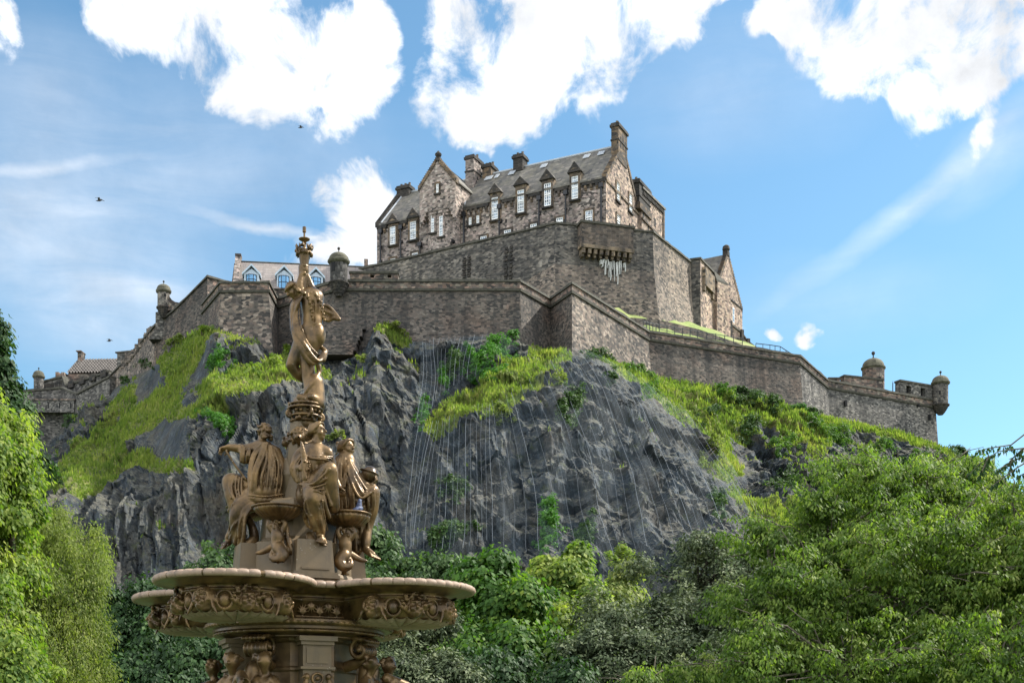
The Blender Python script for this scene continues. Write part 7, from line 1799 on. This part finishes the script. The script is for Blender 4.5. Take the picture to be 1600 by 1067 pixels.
# --- shrubs and ivy rooted on the rock: (px, py, rx, ry, leaf kind, label)
SH = [(742, 566, 12, 20, 'ivy', 'round bright ivy clump under the netting, lower left of its twin'), (774, 556, 22, 22, 'ivy', 'large bright ivy clump under the small net, against the curtain wall'), (713, 580, 22, 18, 'shrub', 'faded ivy spread under the small net, left of the bright clumps'),
 (760, 590, 30, 12, 'ivy', 'trailing ivy below the bright clumps at the foot of the net'), (697, 602, 8, 24, 'ivy', 'thin upright ivy trail near the left edge of the small net'), (660, 648, 8, 22, 'ivy', 'ivy trail at the lower left corner of the small net'),
 (886, 645, 19, 22, 'shrub', 'dark conical bush in the middle of the netted crag'), (716, 773, 17, 18, 'shrub', 'dark bush on the lower left of the netted crag'), (786, 645, 13, 10, 'birch', 'yellowish tuft on the shoulder of the netted crag'),
 (914, 836, 13, 22, 'shrub', 'dark bush at the foot of the netted crag, above the maples'), (715, 842, 24, 15, 'shrub', 'spreading dark bush low on the netted crag, left side'), (690, 858, 20, 14, 'shrub', 'low dark scrub just above the trees on the left of the netted crag'),
 (857, 830, 14, 44, 'ivy', 'tall ivy strip climbing the lower middle of the netted crag'), (1114, 800, 10, 26, 'shrub', 'upright bush near the right edge of the netted crag'), (930, 556, 20, 12, 'shrub', 'dark green bush on top of the netted crag, at the foot of the corner'),
 (1011, 610, 14, 17, 'maple', 'bright bush at the right shoulder of the netted crag'), (870, 605, 9, 9, 'birch', 'small pale bush near the peak of the netted crag'), (945, 604, 8, 10, 'shrub', 'small leafy patch under the net right of the peak'),
 (988, 578, 22, 8, 'maple', 'low green shrub under the sunny curtain wall'), (1152, 606, 14, 14, 'shrub', 'dark bush at the foot of the brown curtain wall'), (1172, 628, 24, 16, 'shrub', 'wide bluish bush below the brown curtain wall'),
 (1196, 650, 18, 16, 'shrub', 'dark bush on the right grass slope, lower of the cluster'), (1248, 632, 13, 14, 'ivy', 'green bush against the grey curtain wall'), (1266, 636, 12, 9, 'shrub', 'small bush right of the green one at the grey wall'),
 (1130, 622, 26, 12, 'maple', 'pale green scrub on the upper right grass slope'), (1160, 680, 16, 20, 'shrub', 'dark bush hanging over the right crag'), (1215, 710, 22, 14, 'maple', 'green scrub on the right slope above the cherry tree'), (1100, 660, 14, 12, 'shrub', 'low bush by the right edge of the net'),
 (1105, 712, 14, 18, 'birch', 'yellowish scrub on the right edge of the netted crag'), (1220, 772, 22, 16, 'shrub', 'dark green scrub between the right crag and the cherry tree'), (1498, 704, 20, 17, 'shrub', 'leafy bush at the foot of the far right turret'), (1520, 722, 20, 12, 'shrub', 'scrub on the skyline right of the far turret'),
 (1300, 690, 30, 16, 'maple', 'light scrub above the cherry tree below the grey wall'), (1260, 668, 22, 14, 'maple', 'light scrub on the upper right slope'), (1370, 705, 26, 12, 'maple', 'green scrub on the right ridge'), (1430, 722, 30, 14, 'maple', 'green scrub on the ridge below the far turret'),
 (330, 497, 11, 14, 'fresh', 'bright bush beside the pale bastion'), (280, 505, 14, 10, 'birch', 'yellow green bush on the left ridge below the small turret'), (350, 583, 15, 15, 'ivy', 'round green bush on the left grass slope'), (393, 592, 12, 9, 'fresh', 'low bright bush on the left slope'),
 (432, 590, 13, 15, 'fresh', 'bright round bush left of the standing figure'), (450, 548, 6, 16, 'fresh', 'thin upright plant against the dark bastion wall'), (348, 660, 18, 18, 'ivy', 'green bush hanging from the left cliff top'), (355, 683, 12, 12, 'ivy', 'lower leafy tuft on the left cliff'),
 (205, 600, 12, 6, 'shrub', 'dark scrub at the foot of the ridge wall'), (232, 572, 16, 8, 'shrub', 'dark scrub under the ridge wall'), (620, 512, 16, 6, 'birch', 'mossy growth on the rock under the curtain wall'), (970, 880, 26, 15, 'fresh', 'bright bush at the foot of the crag above the maples'),
 (118, 662, 12, 14, 'shrub', 'dark bush under the battery'), (100, 765, 16, 10, 'shrub', 'green scrub below the retaining wall'), (575, 575, 8, 6, 'birch', 'small mossy tuft right of the statue legs'), (800, 530, 8, 10, 'ivy', 'ivy sprig climbing the curtain wall beside the net'), (520, 700, 12, 5, 'birch', 'mossy ledge growth behind the fountain')]
sh_tr = M['bark']
for (px, py, rx, ry, kind, lab) in SH:
    p = surf(px, py, 1.1); k = p.y / FPX; p.z = p.z
    r = np.array([rx * k, min(rx, ry) * k * .7, ry * k]); n = int(60 + rx * ry * 2.2)
    root = empty('rock_shrub', p, lab, 'shrub')
    c = np.array(p); nc = max(10, int(rx * ry / 5)); ja, jb = rng.normal(0, .48, nc), rng.normal(0, .46, nc) ; sk = rng.uniform(-.5, .5)
    cp = np.array([surf(px + rx * a_ + sk * rx * b_, py + ry * b_, .25 + .9 * random.random() * math.exp(-a_ * a_ - b_ * b_)) for a_, b_ in zip(ja, jb)]); dd = unit(nc) * .6 + np.array([0, -.5, .4]); ci = np.repeat(np.arange(nc), 40); m = len(ci)
    loc = unit(m) * rng.uniform(0, 1, (m, 1)) ** .4; q = cp[ci] + loc * ((.16 * min(r[0], r[2]) + .16) * rng.uniform(.5, 1.5, nc))[ci][:, None]
    nn = unit(m) * .5 + dd[ci] * .3 + loc * .4 + np.array([0, 0, .5]); nn /= np.linalg.norm(nn, axis=1, keepdims=True)
    v, f = leaf_quads(q, nn, rng.uniform(.14, .34, m), .6, .2)
    ct = rng.uniform(-.2, .2, nc)
    link('foliage', np_mesh('foliage', v, f, LM[kind], False, {'tint': np.repeat(np.clip(.5 + ct[ci] + rng.normal(0, .17, m), 0, 1), 4)}), root)
    b = MB()
    for j in range(4): limb(b, c + np.array([0, .3, -r[2] * .8]), cp[j % nc], .06, .02, 4)
    b.build('stem', M['bark'], root)

# --- trees
tree('cherry_tree', 'large spreading cherry tree with sunlit layered sprays filling the lower right corner', 'tree',
     [(1400, 800, 150, 88, 23, 1.6), (1290, 850, 130, 85, 22, 1.4), (1510, 830, 120, 100, 22.5, 1.6), (1420, 930, 200, 110, 21, 1.6), (1240, 950, 130, 90, 21, 1.2), (1600, 900, 120, 150, 21, 1.6), (1170, 1050, 120, 55, 20, 1.0), (1330, 1050, 190, 90, 19.5, 1.2), (1560, 1060, 170, 110, 19, 1.2), (1200, 850, 45, 30, 21.5, .6), (1205, 1005, 90, 60, 20.5, .8), (1010, 1085, 70, 30, 20, .6), (1450, 755, 95, 45, 23, 1.0), (1330, 745, 55, 28, 23, .6)],
     LM['cherry'], .074, 6800, 34, trunk=(8.2, 22, 0), aspect=.5, csz=.19, droop=.42, twigs=700, bark='twig', flat=.62, upn=.6)
tree('whitebeam_tree', 'dense grey green tree behind the cherry tree, in front of the netted crag', 'tree',
     [(1090, 922, 105, 68, 36, 2.5), (1010, 1000, 110, 75, 34, 2.2), (1130, 980, 110, 80, 35, 2.2), (930, 1050, 90, 60, 33, 1.8), (1060, 1070, 160, 80, 33, 2), (1150, 895, 60, 42, 36, 1.4)],
     LM['grey'], .115, 1700, 62, trunk=(4.6, 35, 0), aspect=.5, csz=.36, droop=.1, upn=.45)
tree('maple_tree', 'yellow green maple right of the fountain basin', 'tree',
     [(768, 935, 60, 52, 38, 1.8), (810, 960, 62, 52, 37, 1.8), (760, 1020, 75, 70, 36, 2), (840, 1040, 80, 60, 36, 1.8), (735, 895, 16, 22, 38, .5), (775, 885, 22, 24, 38, .6)],
     LM['maple'], .16, 900, 60, trunk=(-.4, 37, 0), aspect=.75, csz=.42, droop=.3)
tree('maple_tree', 'fresh green maple with a pointed top, between the yellow green maple and the grey tree', 'tree',
     [(888, 925, 45, 46, 41, 1.5), (892, 885, 20, 26, 41, .8), (915, 970, 45, 45, 40, 1.4), (868, 985, 50, 50, 39, 1.6), (850, 900, 26, 20, 41, .8)],
     LM['fresh'], .16, 620, 60, trunk=(1.9, 41, 0), aspect=.75, csz=.42, droop=.3)
tree('small_tree', 'small pale yellow green tree just left of the grey tree, below the crag', 'tree',
     [(968, 935, 36, 42, 44, 1.2), (985, 905, 22, 22, 44, .8), (960, 985, 40, 30, 43, 1)], LM['birch'], .15, 300, 60, trunk=(3.7, 44, 0), aspect=.6, csz=.4)
tree('holly_tree', 'dark holly behind the foot of the fountain, below the right lobe of the basin', 'tree',
     [(650, 1030, 75, 62, 29, 1.4), (610, 1070, 90, 60, 28, 1.4), (700, 1080, 70, 40, 28, 1.2), (665, 975, 40, 30, 29.5, .8)], LM['grey'], .10, 700, 62, trunk=(-2, 29, 0), aspect=.5, csz=.3, droop=.1, upn=.45)
tree('lime_tree', 'green tree showing above the basin on both sides of the statue pedestal', 'tree',
     [(598, 885, 42, 42, 46, 1.8), (660, 900, 60, 30, 45, 1.6), (720, 925, 40, 40, 44, 1.4), (350, 872, 34, 36, 46, 1.6), (480, 950, 260, 60, 46, 3), (590, 848, 22, 20, 46, .8), (320, 900, 40, 26, 46, 1.2)], LM['grey'] if False else LM['shrub'], .17, 1500, 56, trunk=(-6, 46, 0), aspect=.65, csz=.45)
tree('dark_tree', 'deep green tree in the shade left of the fountain', 'tree',
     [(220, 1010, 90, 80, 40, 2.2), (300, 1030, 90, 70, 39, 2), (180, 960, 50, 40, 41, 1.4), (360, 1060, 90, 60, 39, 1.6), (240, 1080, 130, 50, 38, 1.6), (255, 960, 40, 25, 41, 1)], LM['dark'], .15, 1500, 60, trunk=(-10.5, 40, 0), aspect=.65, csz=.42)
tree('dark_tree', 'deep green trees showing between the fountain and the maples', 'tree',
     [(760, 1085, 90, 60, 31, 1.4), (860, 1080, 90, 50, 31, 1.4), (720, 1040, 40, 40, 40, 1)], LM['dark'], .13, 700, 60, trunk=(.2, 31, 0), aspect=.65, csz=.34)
tree('birch_tree', 'drooping yellow green birch left of the fountain', 'tree',
     [(90, 850, 52, 48, 27, 1.3), (120, 930, 46, 70, 26.5, 1.2), (60, 980, 80, 90, 26, 1.4), (110, 1060, 60, 60, 26, 1.2), (50, 830, 30, 30, 27, 1.), (140, 990, 26, 70, 26.5, .8)], LM['birch'], .062, 1900, 62, trunk=(-10, 27, 0), aspect=.4, csz=.26, droop=.7, flat=1.3, upn=.35, twigs=80)
tree('maple_tree', 'sunlit bright green maple on the left edge of the picture', 'tree',
     [(2, 665, 42, 50, 24, 1.4), (-8, 740, 50, 70, 23.5, 1.4), (-40, 860, 66, 100, 23, 1.6), (-30, 990, 70, 90, 22, 1.5), (0, 1060, 90, 60, 21.5, 1.2), (-80, 720, 60, 90, 24, 1.4), (15, 905, 30, 40, 23, .8), (30, 800, 22, 30, 23.5, .7)], LM['fresh'], .095, 1900, 60, trunk=(-10.5, 23, 0), aspect=.6, csz=.28, droop=.4)
tree('plane_tree', 'dark leaved tree reaching up the left edge against the sky', 'tree',
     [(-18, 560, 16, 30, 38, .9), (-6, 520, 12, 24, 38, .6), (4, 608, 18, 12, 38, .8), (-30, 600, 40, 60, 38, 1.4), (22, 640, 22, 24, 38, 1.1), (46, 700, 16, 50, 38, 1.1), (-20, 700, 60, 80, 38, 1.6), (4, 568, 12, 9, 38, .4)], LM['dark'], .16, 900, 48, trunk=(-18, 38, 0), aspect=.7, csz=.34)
# branch tips of a tree outside the frame on the right
root = empty('overhanging_tree', (9.5, 15, 0), 'drooping leafy twigs hanging in from the right edge against the sky', 'tree')
b = MB(); lv = []; lf = []; off = 0; tn = []
limb(b, (9.5, 15, 0), (8.6, 15.3, 4.3), .16, .09, 6, .04)
SP = [[(1660, 690), (1600, 700), (1560, 705), (1530, 725), (1510, 745)], [(1660, 690), (1590, 730), (1560, 752), (1548, 760)], [(1650, 665), (1600, 712), (1575, 725), (1550, 738)], [(1650, 640), (1580, 695), (1545, 700), (1525, 705)], [(1660, 720), (1610, 735), (1590, 745)], [(1600, 700), (1582, 716), (1577, 735)], [(1545, 712), (1535, 735), (1528, 748)]]
for s_ in SP:
    pts = [PY(x, y, 15.2 + random.uniform(-.15, .15)) for x, y in s_]; b.tube(pts, [.012, .009, .006, .004, .003][:len(pts)], 5)
    if s_[0][0] >= 1650: limb(b, (8.6, 15.3, 4.3), pts[0], .04, .012, 4, .03)
    for i in range(len(pts) - 1):
        for j in range(10):
            if i == 0 and s_[0][0] >= 1650: continue
            q = np.array(pts[i].lerp(pts[i + 1], j / 10)); n_ = 2; pp = np.repeat(q[None], n_, 0) + rng.normal(0, .012, (n_, 3)); dr = rng.normal(0, .5, (n_, 3)) + [0, 0, -1.1]
            v, f = leaf_quads(pp, unit(n_), rng.uniform(.045, .085, n_), .45, .3, dirs=dr); lv.append(v); lf.append(f + off); off += len(v); tn.append(np.full(n_ * 4, .45) + rng.normal(0, .1))
for cc in ((9.2, 15.6, 5.2), (10.4, 15.2, 6.0), (9.6, 16.4, 6.6), (8.4, 15.9, 4.6), (10.8, 16.2, 4.9)):
    cc = np.array(cc); cp, dd = clumps(cc, np.array([1.1, 1., .9]), 90, .2); ci = np.repeat(np.arange(90), 34); m = len(ci)
    for j in range(6): limb(b, (8.9, 15.3, 4.2), cp[j], .05, .012, 5)
    v, f = leaf_quads(cp[ci] + unit(m) * rng.uniform(0, .24, (m, 1)), unit(m) * .5 + np.array([0, 0, .7]), rng.uniform(.05, .09, m), .45, .4); lv.append(v); lf.append(f + off); off += len(v); tn.append(np.full(m * 4, .45) + np.repeat(rng.normal(0, .15, m), 4))
b.build('branch', M['twig'], root); link('leaves', np_mesh('leaves', np.concatenate(lv), np.concatenate(lf), LM['dark'], False, {'tint': np.concatenate(tn)}), root)
# ------------------------------------------------------------------ birds
M['gull'] = simple('dark_bird', (.05, .05, .055), .7)
for (x, y, Y, sp_, lab) in ((154, 314, 90, .26, 'gull gliding in the open sky on the left'), (469, 200, 120, .18, 'tiny bird high in the sky under the big cloud'), (170, 533, 120, .18, 'tiny bird near the tiled house on the left skyline')):
    p = PY(x, y, Y); b = MB()
    b.tube([p + Vector((-.2, 0, .02)), p + Vector((-.08, 0, 0)), p + Vector((.09, 0, 0)), p + Vector((.18, 0, .03)), p + Vector((.23, 0, .01))], [.015, .04, .05, .035, .01], 8)
    for s_ in (-1, 1):
        a0, a1 = p + Vector((-.06, 0, .03)), p + Vector((.12, 0, .03)); m0, m1 = p + Vector((-.02, s_ * sp_ * .5, .16)), p + Vector((.12, s_ * sp_ * .5, .17)); e = p + Vector((-.16 + .5 * (s_ > 0), s_ * sp_ * 1.1, .08))
        th = Vector((0, 0, .025)); b.add([a0, a1, m1, m0, a0 + th, a1 + th, m1 + th, m0 + th], [(3, 2, 1, 0), (4, 5, 6, 7), (0, 1, 5, 4), (1, 2, 6, 5), (2, 3, 7, 6), (3, 0, 4, 7)]); b.add([m0, m1, e, m0 + th, m1 + th, e + th], [(2, 1, 0), (3, 4, 5), (0, 1, 4, 3), (1, 2, 5, 4), (2, 0, 3, 5)])
    o = b.build('bird', M['gull'], label=lab, cat='bird')
